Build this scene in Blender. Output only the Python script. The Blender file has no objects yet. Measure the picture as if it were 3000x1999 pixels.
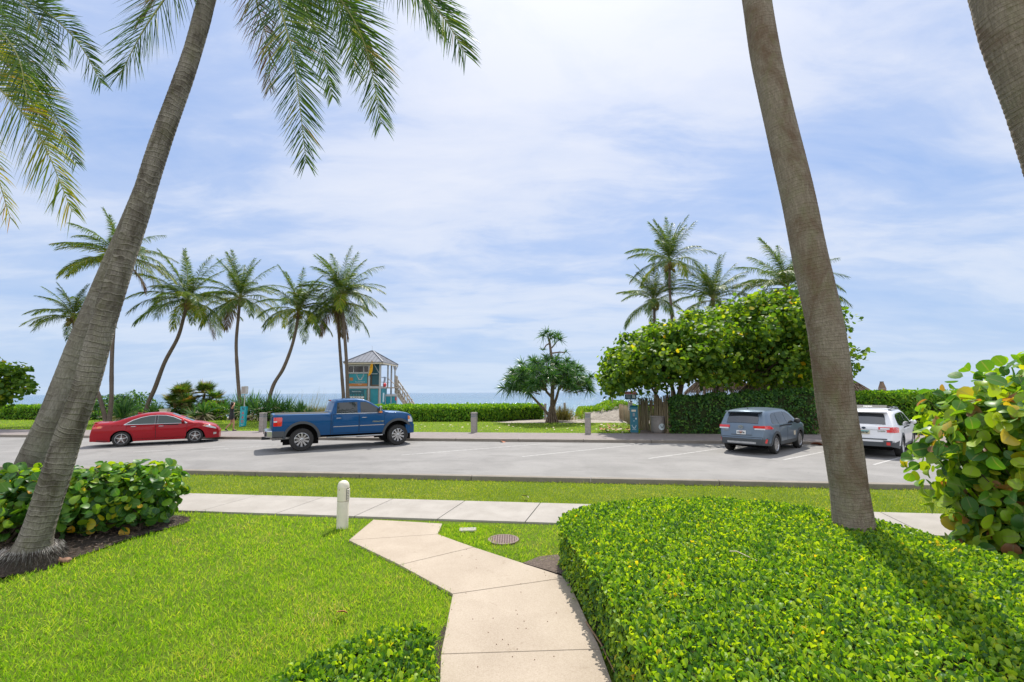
import bpy, bmesh, math, random
import numpy as np
from mathutils import Vector, Matrix, Euler

random.seed(7)
RNG = np.random.default_rng(11)
rad = math.radians
S = bpy.context.scene
COL = S.collection

# ------------------------------------------------------------------ camera
F = 1333.0; HC = 2.2; PIT = rad(5.4); ROL = 0.0056; SH = 24.5
_fw = np.array([0, math.cos(PIT), math.sin(PIT)]); _r = np.array([1.0, 0, 0]); _u = np.array([0, -math.sin(PIT), math.cos(PIT)])
_u2 = math.cos(ROL)*_u + math.sin(ROL)*_r; _r2 = math.cos(ROL)*_r - math.sin(ROL)*_u
def ray(px, py): return _fw + (px-1500)/F*_r2 + (999.5+SH-py)/F*_u2
def G(px, py, z=0.0):
    d = ray(px, py); t = (z-HC)/d[2]; p = np.array([0, 0, HC]) + t*d
    return Vector(p)
def PT(px, py, Y):
    d = ray(px, py); return Vector(np.array([0, 0, HC]) + d*Y/d[1])
cam = bpy.data.cameras.new('camera'); camo = bpy.data.objects.new('camera', cam); COL.objects.link(camo)
camo.matrix_world = Matrix([[_r2[0], _u2[0], -_fw[0], 0], [_r2[1], _u2[1], -_fw[1], 0], [_r2[2], _u2[2], -_fw[2], HC], [0, 0, 0, 1]])
cam.sensor_width = 36; cam.lens = 36*F/3000; cam.shift_y = SH/3000; cam.clip_start = 0.05; cam.clip_end = 60000
S.camera = camo
S.view_settings.view_transform = 'Standard'; S.view_settings.look = 'None'
S.view_settings.exposure = 0.32; S.view_settings.gamma = 1.0; S.view_settings.use_curve_mapping = False
S.render.resolution_x = 1024; S.render.resolution_y = 682
S.cycles.max_bounces = 6; S.cycles.diffuse_bounces = 3; S.cycles.glossy_bounces = 3; S.cycles.transmission_bounces = 4
S.cycles.transparent_max_bounces = 6; S.cycles.caustics_reflective = False; S.cycles.caustics_refractive = False

# road frame: s along the road (towards the viewer's right), q away from the viewer
AL = rad(7.8); CA, SA = math.cos(AL), math.sin(AL)
def W(s, q, z=0.0): return Vector((s*CA+q*SA, -s*SA+q*CA, z))

# ------------------------------------------------------------------ light
SUN_EL, SUN_AZ = rad(60), rad(12)
sd = Vector((math.sin(SUN_AZ)*math.cos(SUN_EL), math.cos(SUN_AZ)*math.cos(SUN_EL), math.sin(SUN_EL)))
sl = bpy.data.lights.new('sun', 'SUN'); sl.energy = 4.6; sl.angle = rad(0.5); sl.color = (1.0, 0.95, 0.86)
so = bpy.data.objects.new('sun', sl); COL.objects.link(so); so.rotation_euler = (-sd).to_track_quat('-Z', 'Y').to_euler(); so.location = (0, 0, 50)

class NT:
    """small node helper"""
    def __init__(s, tree): s.t = tree; s.n = tree.nodes; s.l = tree.links
    def new(s, typ, **kw):
        n = s.n.new(typ)
        for k, v in kw.items(): setattr(n, k, v)
        return n
    def link(s, a, b): s.l.new(a, b)
    def val(s, sock, v):
        if hasattr(v, 'is_linked') or hasattr(v, 'links'): s.l.new(v, sock)
        else: sock.default_value = v
    def math(s, op, a, b=0.0, c=0.0, clamp=False):
        n = s.new('ShaderNodeMath', operation=op); n.use_clamp = clamp
        s.val(n.inputs[0], a); s.val(n.inputs[1], b)
        if op in ('MULTIPLY_ADD', 'SMOOTHSTEP', 'COMPARE'): s.val(n.inputs[2], c)
        return n.outputs[0]
    def mix(s, f, a, b, mode='MIX'):
        n = s.new('ShaderNodeMix', data_type='RGBA', blend_type=mode)
        s.val(n.inputs[0], f); s.val(n.inputs[6], a if not isinstance(a, tuple) else (*a, 1)[:4]); s.val(n.inputs[7], b if not isinstance(b, tuple) else (*b, 1)[:4])
        return n.outputs[2]
    def ramp(s, f, stops, interp='LINEAR'):
        n = s.new('ShaderNodeValToRGB'); cr = n.color_ramp; cr.interpolation = interp
        while len(cr.elements) < len(stops): cr.elements.new(0.5)
        for e, (p, c) in zip(cr.elements, stops):
            e.position = p; e.color = (*c, 1)[:4] if isinstance(c, tuple) else (c, c, c, 1)
        s.val(n.inputs[0], f); return n.outputs[0]
    def noise(s, vec=None, scale=5.0, detail=4.0, rough=0.55, dist=0.0, out=0):
        n = s.new('ShaderNodeTexNoise'); n.inputs['Scale'].default_value = scale; n.inputs['Detail'].default_value = detail
        n.inputs['Roughness'].default_value = rough; n.inputs['Distortion'].default_value = dist
        if vec is not None: s.l.new(vec, n.inputs['Vector'])
        return n.outputs[out]
    def mapping(s, vec, loc=(0, 0, 0), rot=(0, 0, 0), scl=(1, 1, 1)):
        n = s.new('ShaderNodeMapping'); n.inputs['Location'].default_value = loc; n.inputs['Rotation'].default_value = rot; n.inputs['Scale'].default_value = scl
        s.l.new(vec, n.inputs['Vector']); return n.outputs[0]
    def attr(s, name, out='Fac'):
        n = s.new('ShaderNodeAttribute'); n.attribute_name = name; return n.outputs[out]
    def bump(s, h, strength=0.3, dist=0.02):
        n = s.new('ShaderNodeBump'); n.inputs['Strength'].default_value = strength; n.inputs['Distance'].default_value = dist
        s.l.new(h, n.inputs['Height']); return n.outputs[0]

# world: physical sky plus thin cirrus and an added white fill, mixed in by view direction
w = bpy.data.worlds.new('World'); S.world = w; w.use_nodes = True
k = NT(w.node_tree); k.n.clear()
out = k.new('ShaderNodeOutputWorld'); bg = k.new('ShaderNodeBackground'); bg.inputs[1].default_value = 0.1
sky = k.new('ShaderNodeTexSky', sky_type='NISHITA'); sky.sun_disc = False; sky.sun_elevation = SUN_EL; sky.sun_rotation = SUN_AZ
sky.altitude = 0; sky.air_density = 1.0; sky.dust_density = 1.6; sky.ozone_density = 3.5
tc = k.new('ShaderNodeTexCoord'); sep = k.new('ShaderNodeSeparateXYZ'); k.link(tc.outputs['Generated'], sep.inputs[0])
den = k.math('ADD', k.math('MAXIMUM', sep.outputs[2], 0.0), 0.16)
cmb = k.new('ShaderNodeCombineXYZ'); k.link(k.math('DIVIDE', sep.outputs[0], den), cmb.inputs[0]); k.link(k.math('DIVIDE', sep.outputs[1], den), cmb.inputs[1])
pv = cmb.outputs[0]
warp = k.noise(pv, 0.9, 3, 0.5, 0.0, 1)
vm = k.new('ShaderNodeVectorMath', operation='MULTIPLY_ADD'); k.link(warp, vm.inputs[0]); vm.inputs[1].default_value = (0.45, 0.45, 0); k.link(pv, vm.inputs[2])
m1 = k.mapping(vm.outputs[0], (3.1, 1.7, 0), (0, 0, rad(-38)), (0.62, 1.0, 1))
cd = k.new('ShaderNodeVectorMath', operation='DOT_PRODUCT'); k.link(tc.outputs['Generated'], cd.inputs[0]); cd.inputs[1].default_value = (0.06, 0.885, 0.462)
n1 = k.noise(m1, 1.15, 9, 0.58, 0.3)
m2 = k.mapping(vm.outputs[0], (0.4, 5.2, 0), (0, 0, rad(-34)), (0.8, 2.4, 1))
n2 = k.noise(m2, 2.6, 8, 0.6, 0.4)
cl = k.math('ADD', k.math('MULTIPLY', n1, 0.74), k.math('MULTIPLY', n2, 0.26))
cf = k.ramp(k.math('ADD', cl, k.math('MULTIPLY', k.math('POWER', k.math('MAXIMUM', cd.outputs['Value'], 0.0), 11.0), 0.09)), [(0.38, 0.08), (0.47, 0.32), (0.56, 0.78), (0.66, 1.0)])
dt = k.new('ShaderNodeVectorMath', operation='DOT_PRODUCT'); k.link(tc.outputs['Generated'], dt.inputs[0]); dt.inputs[1].default_value = sd
glow = k.math('POWER', k.math('MAXIMUM', dt.outputs['Value'], 0.0), 26.0)
hz = k.math('POWER', k.math('SUBTRACT', 1.0, k.math('MAXIMUM', sep.outputs[2], 0.0)), 3.8)
ccol = k.mix(glow, (6.5, 6.85, 7.9), (9.0, 9.1, 9.4))
skyc = k.mix(0.78, sky.outputs[0], (2.45, 3.95, 7.4))
mixed = k.mix(cf, skyc, ccol)
mixed = k.mix(k.math('MULTIPLY', glow, 0.26, clamp=True), mixed, (10.8, 10.8, 10.8))
mixed = k.mix(k.math('MULTIPLY', hz, 0.8), mixed, (4.6, 5.8, 7.3))
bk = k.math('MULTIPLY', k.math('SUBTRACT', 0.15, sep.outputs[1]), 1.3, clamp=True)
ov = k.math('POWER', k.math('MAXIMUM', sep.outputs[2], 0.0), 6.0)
mixed = k.mix(k.math('MULTIPLY', k.math('MAXIMUM', bk, ov), 0.7), mixed, (13.0, 13.2, 13.6))  # added white sky overhead and behind the viewer, there to lift the fill light
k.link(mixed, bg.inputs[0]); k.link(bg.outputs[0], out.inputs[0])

# ------------------------------------------------------------------ materials
def newmat(name):
    m = bpy.data.materials.new(name); m.use_nodes = True; t = NT(m.node_tree); t.n.clear()
    o = t.new('ShaderNodeOutputMaterial'); p = t.new('ShaderNodeBsdfPrincipled'); t.link(p.outputs[0], o.inputs[0])
    return m, t, p, o
def simple(name, col, rough=0.6, metal=0.0, coat=0.0, spec=0.5, var=0.0, vs=6.0, bump=0.0, bs=60.0):
    m, t, p, o = newmat(name)
    p.inputs['Roughness'].default_value = rough; p.inputs['Metallic'].default_value = metal
    p.inputs['Coat Weight'].default_value = coat; p.inputs['Coat Roughness'].default_value = 0.03; p.inputs['Specular IOR Level'].default_value = spec
    tco = t.new('ShaderNodeTexCoord')
    if var > 0:
        n = t.noise(tco.outputs['Object'], vs, 5, 0.6)
        a = tuple(c*(1-var) for c in col); b = tuple(min(1, c*(1+var)) for c in col)
        t.link(t.ramp(n, [(0.3, a), (0.7, b)]), p.inputs['Base Color'])
    else: p.inputs['Base Color'].default_value = (*col, 1)
    if bump > 0: t.link(t.bump(t.noise(tco.outputs['Object'], bs, 3, 0.6), bump, 0.01), p.inputs['Normal'])
    return m
def leafmat(name, stops, tr=0.42, tcol=(1.5, 1.45, 0.45), rough=0.38, spec=0.5, vein=None, patch=0.0):
    m, t, p, o = newmat(name)
    c = t.ramp(t.attr('rnd'), stops)
    if patch > 0:
        n = t.noise(t.new('ShaderNodeTexCoord').outputs['Object'], 1.6, 3, 0.6)
        c = t.mix(t.math('MULTIPLY', t.ramp(n, [(0.4, 0.0), (0.65, 1.0)]), patch), c, (0.30, 0.27, 0.04))
    if vein: c = t.mix(t.ramp(t.attr('vein'), [(0.88, 0.0), (1.0, 0.6)]), c, vein)
    p.inputs['Roughness'].default_value = rough; p.inputs['Specular IOR Level'].default_value = spec
    t.link(c, p.inputs['Base Color'])
    tl = t.new('ShaderNodeBsdfTranslucent'); mx = t.new('ShaderNodeMixShader'); mx.inputs[0].default_value = tr
    mul = t.mix(1.0, c, tcol, 'MULTIPLY'); t.link(mul, tl.inputs[0])
    t.link(p.outputs[0], mx.inputs[1]); t.link(tl.outputs[0], mx.inputs[2]); t.link(mx.outputs[0], o.inputs[0])
    return m

M = {}
def ground_mats():
    # concrete of the garden walk and pavement
    def concrete(name, a, b, stain, scale=1.0, dirt=0.5):
        m, t, p, o = newmat(name); g = t.new('ShaderNodeNewGeometry').outputs['Position']
        n = t.noise(g, 1.3*scale, 6, 0.62, 0.4); f = t.noise(g, 90, 3, 0.6)
        c = t.ramp(n, [(0.32, a), (0.68, b)])
        c = t.mix(t.math('MULTIPLY', t.ramp(t.noise(g, 3.7*scale, 7, 0.7, 1.2), [(0.60, 0.0), (0.74, 1.0)]), dirt), c, stain)
        c = t.mix(0.10, c, t.ramp(f, [(0.35, (0.1, 0.09, 0.08)), (0.6, (0.7, 0.66, 0.6))]))
        t.link(c, p.inputs['Base Color']); p.inputs['Roughness'].default_value = 0.85; p.inputs['Specular IOR Level'].default_value = 0.3
        t.link(t.bump(f, 0.25, 0.004), p.inputs['Normal']); return m
    M['walk'] = concrete('walk_concrete', (0.325, 0.262, 0.198), (0.39, 0.322, 0.25), (0.20, 0.145, 0.095), 1.0, 0.60)
    M['pave'] = concrete('pavement_concrete', (0.275, 0.25, 0.223), (0.35, 0.322, 0.292), (0.13, 0.12, 0.11), 1.4, 0.55)
    M['kerb'] = concrete('kerb_concrete', (0.165, 0.142, 0.115), (0.23, 0.20, 0.168), (0.06, 0.055, 0.045), 2.0, 0.6)
    # road
    m, t, p, o = newmat('road_surface'); g = t.new('ShaderNodeNewGeometry').outputs['Position']
    g2 = t.mapping(g, (0, 0, 0), (0, 0, AL), (1, 1, 1)); g3 = t.mapping(g2, (0, 0, 0), (0, 0, 0), (0.05, 0.9, 1))
    c = t.ramp(t.noise(g3, 1.0, 4, 0.6), [(0.3, (0.165, 0.158, 0.152)), (0.7, (0.215, 0.206, 0.198))])
    c = t.mix(0.42, c, t.ramp(t.noise(g, 0.55, 6, 0.65, 0.6), [(0.35, (0.115, 0.110, 0.105)), (0.65, (0.255, 0.244, 0.234))]))
    fine = t.noise(g, 120, 2, 0.6); c = t.mix(0.12, c, t.ramp(fine, [(0.35, (0.1, 0.1, 0.1)), (0.62, (0.50, 0.48, 0.46))]))
    tar = t.ramp(t.noise(t.mapping(g2, (3, 0, 0), (0, 0, 0.25), (0.25, 2.2, 1)), 1.1, 3, 0.5, 0.3), [(0.497, 0.0), (0.5, 1.0), (0.503, 0.0)])
    c = t.mix(t.math('MULTIPLY', tar, 0.6), c, (0.08, 0.08, 0.085))
    oil = t.ramp(t.noise(t.mapping(g2, (5, 2, 0), (0, 0, 0.62), (0.45, 1.1, 1)), 0.9, 7, 0.72, 0.8), [(0.56, 0.0), (0.72, 1.0)])
    c = t.mix(t.math('MULTIPLY', oil, 0.7), c, (0.11, 0.105, 0.10))
    t.link(c, p.inputs['Base Color']); p.inputs['Roughness'].default_value = 0.8; t.link(t.bump(fine, 0.3, 0.004), p.inputs['Normal']); M['road'] = m
    # worn white paint
    m, t, p, o = newmat('line_paint'); g = t.new('ShaderNodeNewGeometry').outputs['Position']
    t.link(t.ramp(t.noise(g, 9, 6, 0.7), [(0.36, (0.26, 0.25, 0.24)), (0.56, (0.46, 0.45, 0.44))]), p.inputs['Base Color']); p.inputs['Roughness'].default_value = 0.7; M['paint'] = m
    # brick pavers
    m, t, p, o = newmat('brick_pavers'); g = t.new('ShaderNodeNewGeometry').outputs['Position']
    g2 = t.mapping(g, (0, 0, 0), (0, 0, AL), (1, 1, 1))
    b = t.new('ShaderNodeTexBrick'); t.link(g2, b.inputs['Vector']); b.inputs['Scale'].default_value = 5.0; b.inputs['Mortar Size'].default_value = 0.02
    b.inputs['Color1'].default_value = (0.27, 0.222, 0.205, 1); b.inputs['Color2'].default_value = (0.235, 0.20, 0.19, 1); b.inputs['Mortar'].default_value = (0.16, 0.14, 0.13, 1)
    wv = t.new('ShaderNodeTexWave'); t.link(t.mapping(g2, (0, 0, 0), (0, 0, rad(62)), (1, 1, 1)), wv.inputs['Vector']); wv.inputs['Scale'].default_value = 0.62; wv.inputs['Distortion'].default_value = 0.0
    c = t.mix(t.math('MULTIPLY', t.ramp(wv.outputs['Fac'], [(0.45, 0.0), (0.55, 1.0)]), 0.75), b.outputs[0], (0.125, 0.105, 0.108))
    c = t.mix(0.18, c, t.ramp(t.noise(g, 2.0, 6, 0.7), [(0.3, (0.10, 0.085, 0.08)), (0.7, (0.36, 0.32, 0.30))]))
    t.link(c, p.inputs['Base Color']); p.inputs['Roughness'].default_value = 0.85; M['paver'] = m
    # sand / soil / mulch / turf base
    m, t, p, o = newmat('beach_sand'); g = t.new('ShaderNodeNewGeometry').outputs['Position']
    n = t.noise(g, 2.5, 8, 0.7, 0.5)
    t.link(t.ramp(n, [(0.3, (0.28, 0.245, 0.21)), (0.7, (0.43, 0.385, 0.34))]), p.inputs['Base Color']); p.inputs['Roughness'].default_value = 0.95
    t.link(t.bump(t.noise(g, 5, 6, 0.7), 0.9, 0.12), p.inputs['Normal']); M['sand'] = m
    m, t, p, o = newmat('dark_mulch'); g = t.new('ShaderNodeNewGeometry').outputs['Position']
    v = t.noise(t.mapping(g, (0, 0, 0), (0, 0, 0.6), (1, 2.4, 1)), 26, 5, 0.7, 1.5)
    t.link(t.ramp(v, [(0.3, (0.022, 0.015, 0.011)), (0.55, (0.06, 0.042, 0.03)), (0.75, (0.17, 0.125, 0.09))]), p.inputs['Base Color']); p.inputs['Roughness'].default_value = 0.95
    t.link(t.bump(v, 1.0, 0.04), p.inputs['Normal']); M['mulch'] = m
    m, t, p, o = newmat('pale_mulch'); g = t.new('ShaderNodeNewGeometry').outputs['Position']
    v = t.noise(t.mapping(g, (0, 0, 0), (0, 0, 0.9), (1, 2.6, 1)), 22, 5, 0.7, 1.5)
    t.link(t.ramp(v, [(0.3, (0.07, 0.05, 0.04)), (0.55, (0.20, 0.15, 0.12)), (0.75, (0.40, 0.32, 0.26))]), p.inputs['Base Color']); p.inputs['Roughness'].default_value = 0.95
    t.link(t.bump(v, 1.0, 0.04), p.inputs['Normal']); M['chip'] = m
    m, t, p, o = newmat('turf'); g = t.new('ShaderNodeNewGeometry').outputs['Position']
    n = t.noise(g, 1.1, 6, 0.65); n2 = t.noise(g, 55, 4, 0.7)
    c = t.ramp(n, [(0.3, (0.06, 0.11, 0.010)), (0.55, (0.10, 0.15, 0.016)), (0.75, (0.17, 0.19, 0.04))])
    c = t.mix(0.45, c, t.ramp(n2, [(0.35, (0.035, 0.06, 0.008)), (0.65, (0.26, 0.36, 0.04))]))
    t.link(c, p.inputs['Base Color']); p.inputs['Roughness'].default_value = 0.9; p.inputs['Specular IOR Level'].default_value = 0.1; t.link(t.bump(n2, 0.8, 0.05), p.inputs['Normal']); M['turf'] = m
    # sea
    m, t, p, o = newmat('sea_water'); g = t.new('ShaderNodeNewGeometry').outputs['Position']
    a = t.noise(t.mapping(g, (0, 0, 0), (0, 0, 0.1), (0.35, 1.0, 1)), 0.55, 5, 0.62, 0.3); b2 = t.noise(g, 0.012, 4, 0.5)
    spg = t.new('ShaderNodeSeparateXYZ'); t.link(g, spg.inputs[0])
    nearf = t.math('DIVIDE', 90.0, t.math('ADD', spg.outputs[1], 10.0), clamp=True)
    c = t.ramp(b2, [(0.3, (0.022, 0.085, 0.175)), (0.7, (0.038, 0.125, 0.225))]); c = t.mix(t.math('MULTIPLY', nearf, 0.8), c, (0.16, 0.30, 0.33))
    t.link(c, p.inputs['Base Color']); p.inputs['Roughness'].default_value = 0.12; p.inputs['Specular IOR Level'].default_value = 0.28
    t.link(t.bump(a, 0.9, 0.9), p.inputs['Normal']); M['sea'] = m
ground_mats()

M['grass'] = leafmat('grass_blades', [(0.0, (0.075, 0.20, 0.012)), (0.30, (0.18, 0.36, 0.018)), (0.66, (0.35, 0.53, 0.03)), (0.88, (0.56, 0.60, 0.10)), (0.94, (0.50, 0.38, 0.16)), (1.0, (0.66, 0.58, 0.34))], 0.46, (1.45, 1.4, 0.45), 0.6, 0.15)
M['grassdry'] = leafmat('verge_blades', [(0.0, (0.13, 0.23, 0.015)), (0.4, (0.25, 0.35, 0.025)), (0.75, (0.38, 0.45, 0.05)), (1.0, (0.56, 0.50, 0.22))], 0.44, (1.4, 1.35, 0.45), 0.6, 0.15)
M['hedge'] = leafmat('hedge_leaves', [(0.0, (0.035, 0.115, 0.024)), (0.35, (0.10, 0.225, 0.022)), (0.66, (0.23, 0.39, 0.024)), (0.93, (0.38, 0.50, 0.03)), (0.975, (0.55, 0.52, 0.03)), (1.0, (0.64, 0.46, 0.03))], 0.45, (1.9, 1.75, 0.35), 0.46, 0.35, (0.22, 0.34, 0.07))
M['grape'] = leafmat('sea_grape_leaves', [(0.0, (0.028, 0.095, 0.022)), (0.45, (0.065, 0.18, 0.022)), (0.75, (0.15, 0.30, 0.02)), (0.95, (0.29, 0.40, 0.025)), (0.982, (0.62, 0.42, 0.01)), (1.0, (0.66, 0.30, 0.012))], 0.42, (1.8, 1.7, 0.4), 0.42, 0.45, (0.20, 0.30, 0.09))
M['grapered'] = leafmat('sea_grape_turning_leaves', [(0.0, (0.035, 0.12, 0.024)), (0.32, (0.10, 0.24, 0.024)), (0.58, (0.24, 0.40, 0.024)), (0.87, (0.33, 0.45, 0.03)), (0.92, (0.50, 0.42, 0.03)), (0.965, (0.34, 0.17, 0.06)), (1.0, (0.26, 0.11, 0.07))], 0.42, (1.8, 1.65, 0.45), 0.40, 0.5, (0.30, 0.30, 0.12))
M['grapetree'] = leafmat('sea_grape_tree_leaves', [(0.0, (0.028, 0.080, 0.018)), (0.45, (0.075, 0.165, 0.022)), (0.75, (0.17, 0.28, 0.028)), (0.92, (0.31, 0.38, 0.04)), (0.965, (0.55, 0.38, 0.012)), (1.0, (0.58, 0.22, 0.015))], 0.50, (2.0, 1.8, 0.35), 0.5, 0.3)
M['darkhedge'] = leafmat('dark_hedge_leaves', [(0.0, (0.020, 0.070, 0.018)), (0.6, (0.05, 0.14, 0.024)), (1.0, (0.14, 0.27, 0.03))], 0.38, (1.6, 1.6, 0.4), 0.5, 0.3)
M['litehedge'] = leafmat('light_hedge_leaves', [(0.0, (0.06, 0.17, 0.014)), (0.6, (0.14, 0.30, 0.016)), (1.0, (0.30, 0.44, 0.03))], 0.46, (1.8, 1.7, 0.4), 0.5, 0.25)
M['dune'] = leafmat('dune_leaves', [(0.0, (0.07, 0.18, 0.012)), (0.6, (0.18, 0.33, 0.018)), (0.93, (0.32, 0.42, 0.04)), (1.0, (0.42, 0.30, 0.12))], 0.44, (1.5, 1.5, 0.45), 0.45, 0.4)
M['yucca'] = leafmat('sword_leaves', [(0.0, (0.030, 0.10, 0.030)), (0.6, (0.065, 0.18, 0.04)), (0.9, (0.15, 0.28, 0.05)), (0.95, (0.34, 0.28, 0.17)), (1.0, (0.44, 0.38, 0.27))], 0.25, (1.4, 1.5, 0.5), 0.36, 0.55)
M['fan'] = leafmat('fan_leaves', [(0.0, (0.04, 0.11, 0.022)), (0.6, (0.10, 0.20, 0.03)), (0.8, (0.22, 0.25, 0.06)), (1.0, (0.30, 0.15, 0.06))], 0.36, (1.6, 1.4, 0.5), 0.5, 0.35)
M['seaoat'] = leafmat('beach_grass', [(0.0, (0.12, 0.15, 0.03)), (0.6, (0.24, 0.22, 0.07)), (1.0, (0.36, 0.29, 0.14))], 0.35, (1.3, 1.2, 0.6), 0.6, 0.2)
M['frond'] = leafmat('palm_leaflets', [(0.0, (0.022, 0.065, 0.014)), (0.5, (0.052, 0.12, 0.018)), (0.8, (0.12, 0.20, 0.026)), (0.93, (0.28, 0.28, 0.05)), (1.0, (0.30, 0.20, 0.10))], 0.36, (1.6, 1.5, 0.35), 0.48, 0.35)
M['frondfar'] = leafmat('palm_leaflets_distant', [(0.0, (0.032, 0.078, 0.020)), (0.5, (0.075, 0.145, 0.028)), (0.82, (0.17, 0.24, 0.04)), (0.94, (0.30, 0.29, 0.08)), (1.0, (0.32, 0.23, 0.13))], 0.36, (1.7, 1.5, 0.4), 0.42, 0.35)
M['frondyel'] = leafmat('palm_leaflets_yellow', [(0.0, (0.06, 0.13, 0.012)), (0.5, (0.16, 0.23, 0.014)), (0.85, (0.36, 0.32, 0.014)), (1.0, (0.34, 0.19, 0.05))], 0.42, (1.5, 1.35, 0.3), 0.48, 0.3)
M['frondbrown'] = leafmat('palm_leaflets_dead', [(0.0, (0.13, 0.085, 0.05)), (0.6, (0.20, 0.13, 0.08)), (1.0, (0.12, 0.15, 0.04))], 0.3, (1.2, 1.0, 0.7), 0.7, 0.2)
M['pandan'] = leafmat('screw_pine_leaves', [(0.0, (0.022, 0.075, 0.030)), (0.6, (0.050, 0.14, 0.040)), (1.0, (0.13, 0.26, 0.05))], 0.34, (1.5, 1.5, 0.5), 0.35, 0.55)
M['thatch'] = leafmat('dry_thatch', [(0.0, (0.10, 0.075, 0.055)), (0.6, (0.20, 0.15, 0.115)), (1.0, (0.33, 0.27, 0.22))], 0.1, (1, 1, 1), 0.9, 0.1)
M['rachis'] = simple('frond_rib', (0.22, 0.24, 0.07), 0.5, var=0.3)
M['bark'] = simple('grey_bark', (0.17, 0.125, 0.09), 0.9, var=0.45, vs=9, bump=0.6, bs=30)
M['stem'] = simple('dark_stems', (0.075, 0.055, 0.038), 0.9, var=0.4, vs=14)
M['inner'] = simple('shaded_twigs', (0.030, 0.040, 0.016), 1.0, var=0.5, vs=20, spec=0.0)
M['fibre'] = simple('palm_fibre', (0.20, 0.12, 0.06), 0.9, var=0.5, vs=18, bump=0.8, bs=40)
M['nut'] = simple('coconut_husk', (0.20, 0.17, 0.04), 0.5, var=0.4, vs=5)

def trunkmat(name, base, light, stain, moss, ring=0.075, stain_amt=0.6, ringamt=0.5):
    m, t, p, o = newmat(name); uv = t.new('ShaderNodeUVMap').outputs[0]
    sp = t.new('ShaderNodeSeparateXYZ'); t.link(uv, sp.inputs[0])
    wob = t.noise(t.mapping(uv, (0, 0, 0), (0, 0, 0), (5, 3, 1)), 1.0, 3, 0.5)
    wob2 = t.noise(t.mapping(uv, (3, 9, 0), (0, 0, 0), (0.6, 4.5, 1)), 1.0, 3, 0.6)
    v = t.math('ADD', t.math('DIVIDE', sp.outputs[1], ring), t.math('ADD', t.math('MULTIPLY', wob, 1.3), t.math('MULTIPLY', wob2, 2.6)))
    rstr = t.ramp(t.noise(t.mapping(uv, (1, 4, 0), (0, 0, 0), (3.0, 5.0, 1)), 1.0, 3, 0.6), [(0.38, 0.15), (0.62, 1.0)])
    fr = t.math('FRACT', v)
    rg = t.ramp(fr, [(0.0, 0.25), (0.12, 0.85), (0.35, 0.62), (0.8, 0.42), (1.0, 0.25)])
    fib = t.ramp(t.noise(t.mapping(uv, (0, 0, 0), (0, 0, 0), (60, 10, 1)), 1.0, 6, 0.75, 0.4), [(0.34, 0.0), (0.66, 1.0)])
    pat = t.noise(t.mapping(uv, (0, 0, 0), (0, 0, 0), (3.0, 1.3, 1)), 1.0, 7, 0.68, 0.6)
    pat2 = t.noise(t.mapping(uv, (7, 3, 0), (0, 0, 0), (4.0, 2.2, 1)), 1.0, 7, 0.72, 0.8)
    c = t.mix(t.math('MULTIPLY_ADD', fib, 0.62, 0.22), base, light)
    c = t.mix(t.math('MULTIPLY', t.ramp(pat, [(0.44, 0.0), (0.60, 1.0)]), stain_amt), c, stain)
    c = t.mix(t.math('MULTIPLY', t.ramp(pat2, [(0.5, 0.0), (0.7, 1.0)]), 0.55), c, moss)
    c = t.mix(t.math('MULTIPLY', t.math('MULTIPLY', t.ramp(fr, [(0.0, 0.8), (0.14, 0.0), (0.80, 0.0), (1.0, 0.8)]), rstr), ringamt), c, tuple(x*0.6 for x in base))
    c = t.mix(t.math('MULTIPLY', t.math('MULTIPLY', t.ramp(fr, [(0.08, 0.0), (0.17, 1.0), (0.3, 0.0)]), rstr), ringamt*0.6), c, tuple(min(1, x*1.25) for x in light))
    t.link(c, p.inputs['Base Color']); p.inputs['Roughness'].default_value = 0.9; p.inputs['Specular IOR Level'].default_value = 0.2
    h = t.math('ADD', t.math('MULTIPLY', rg, ringamt*2.0), t.math('MULTIPLY', fib, 0.8))
    t.link(t.bump(h, 0.7, 0.020), p.inputs['Normal']); return m
M['trunkA'] = trunkmat('palm_trunk_ringed', (0.115, 0.100, 0.084), (0.36, 0.325, 0.28), (0.055, 0.043, 0.032), (0.15, 0.145, 0.075), 0.075, 0.8, 0.85)
M['trunkB'] = trunkmat('palm_trunk_weathered', (0.13, 0.115, 0.098), (0.38, 0.35, 0.31), (0.07, 0.05, 0.038), (0.17, 0.15, 0.10), 0.12, 0.5, 0.5)
M['trunkC'] = trunkmat('palm_trunk_smooth', (0.145, 0.115, 0.086), (0.37, 0.315, 0.25), (0.14, 0.085, 0.052), (0.21, 0.21, 0.11), 0.040, 0.75, 0.35)
M['trunkM'] = trunkmat('palm_trunk_distant', (0.115, 0.085, 0.068), (0.22, 0.175, 0.145), (0.07, 0.05, 0.04), (0.15, 0.12, 0.09), 0.12, 0.4, 0.4)

M['white'] = simple('white_paint', (0.42, 0.43, 0.45), 0.5, var=0.06)
M['lampwhite'] = simple('cream_bollard', (0.66, 0.61, 0.50), 0.45, var=0.12, vs=4)
M['rust'] = simple('rust_stain', (0.20, 0.11, 0.05), 0.9)
M['grey'] = simple('grey_concrete', (0.30, 0.275, 0.25), 0.85, var=0.18, vs=8, bump=0.2)
M['dkgrey'] = simple('dark_grey', (0.10, 0.105, 0.11), 0.6)
M['slot'] = simple('bollard_lens', (0.19, 0.205, 0.22), 0.3)
M['teal'] = simple('teal_paint', (0.012, 0.235, 0.30), 0.45, var=0.12, vs=3)
M['tealdk'] = simple('dark_teal', (0.010, 0.095, 0.135), 0.45, var=0.15, vs=3)
M['tealmeter'] = simple('meter_teal', (0.006, 0.115, 0.165), 0.35, var=0.06)
M['tealsign'] = simple('sign_teal', (0.010, 0.30, 0.37), 0.4)
M['orange'] = simple('orange_paint', (0.44, 0.16, 0.035), 0.5)
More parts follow.
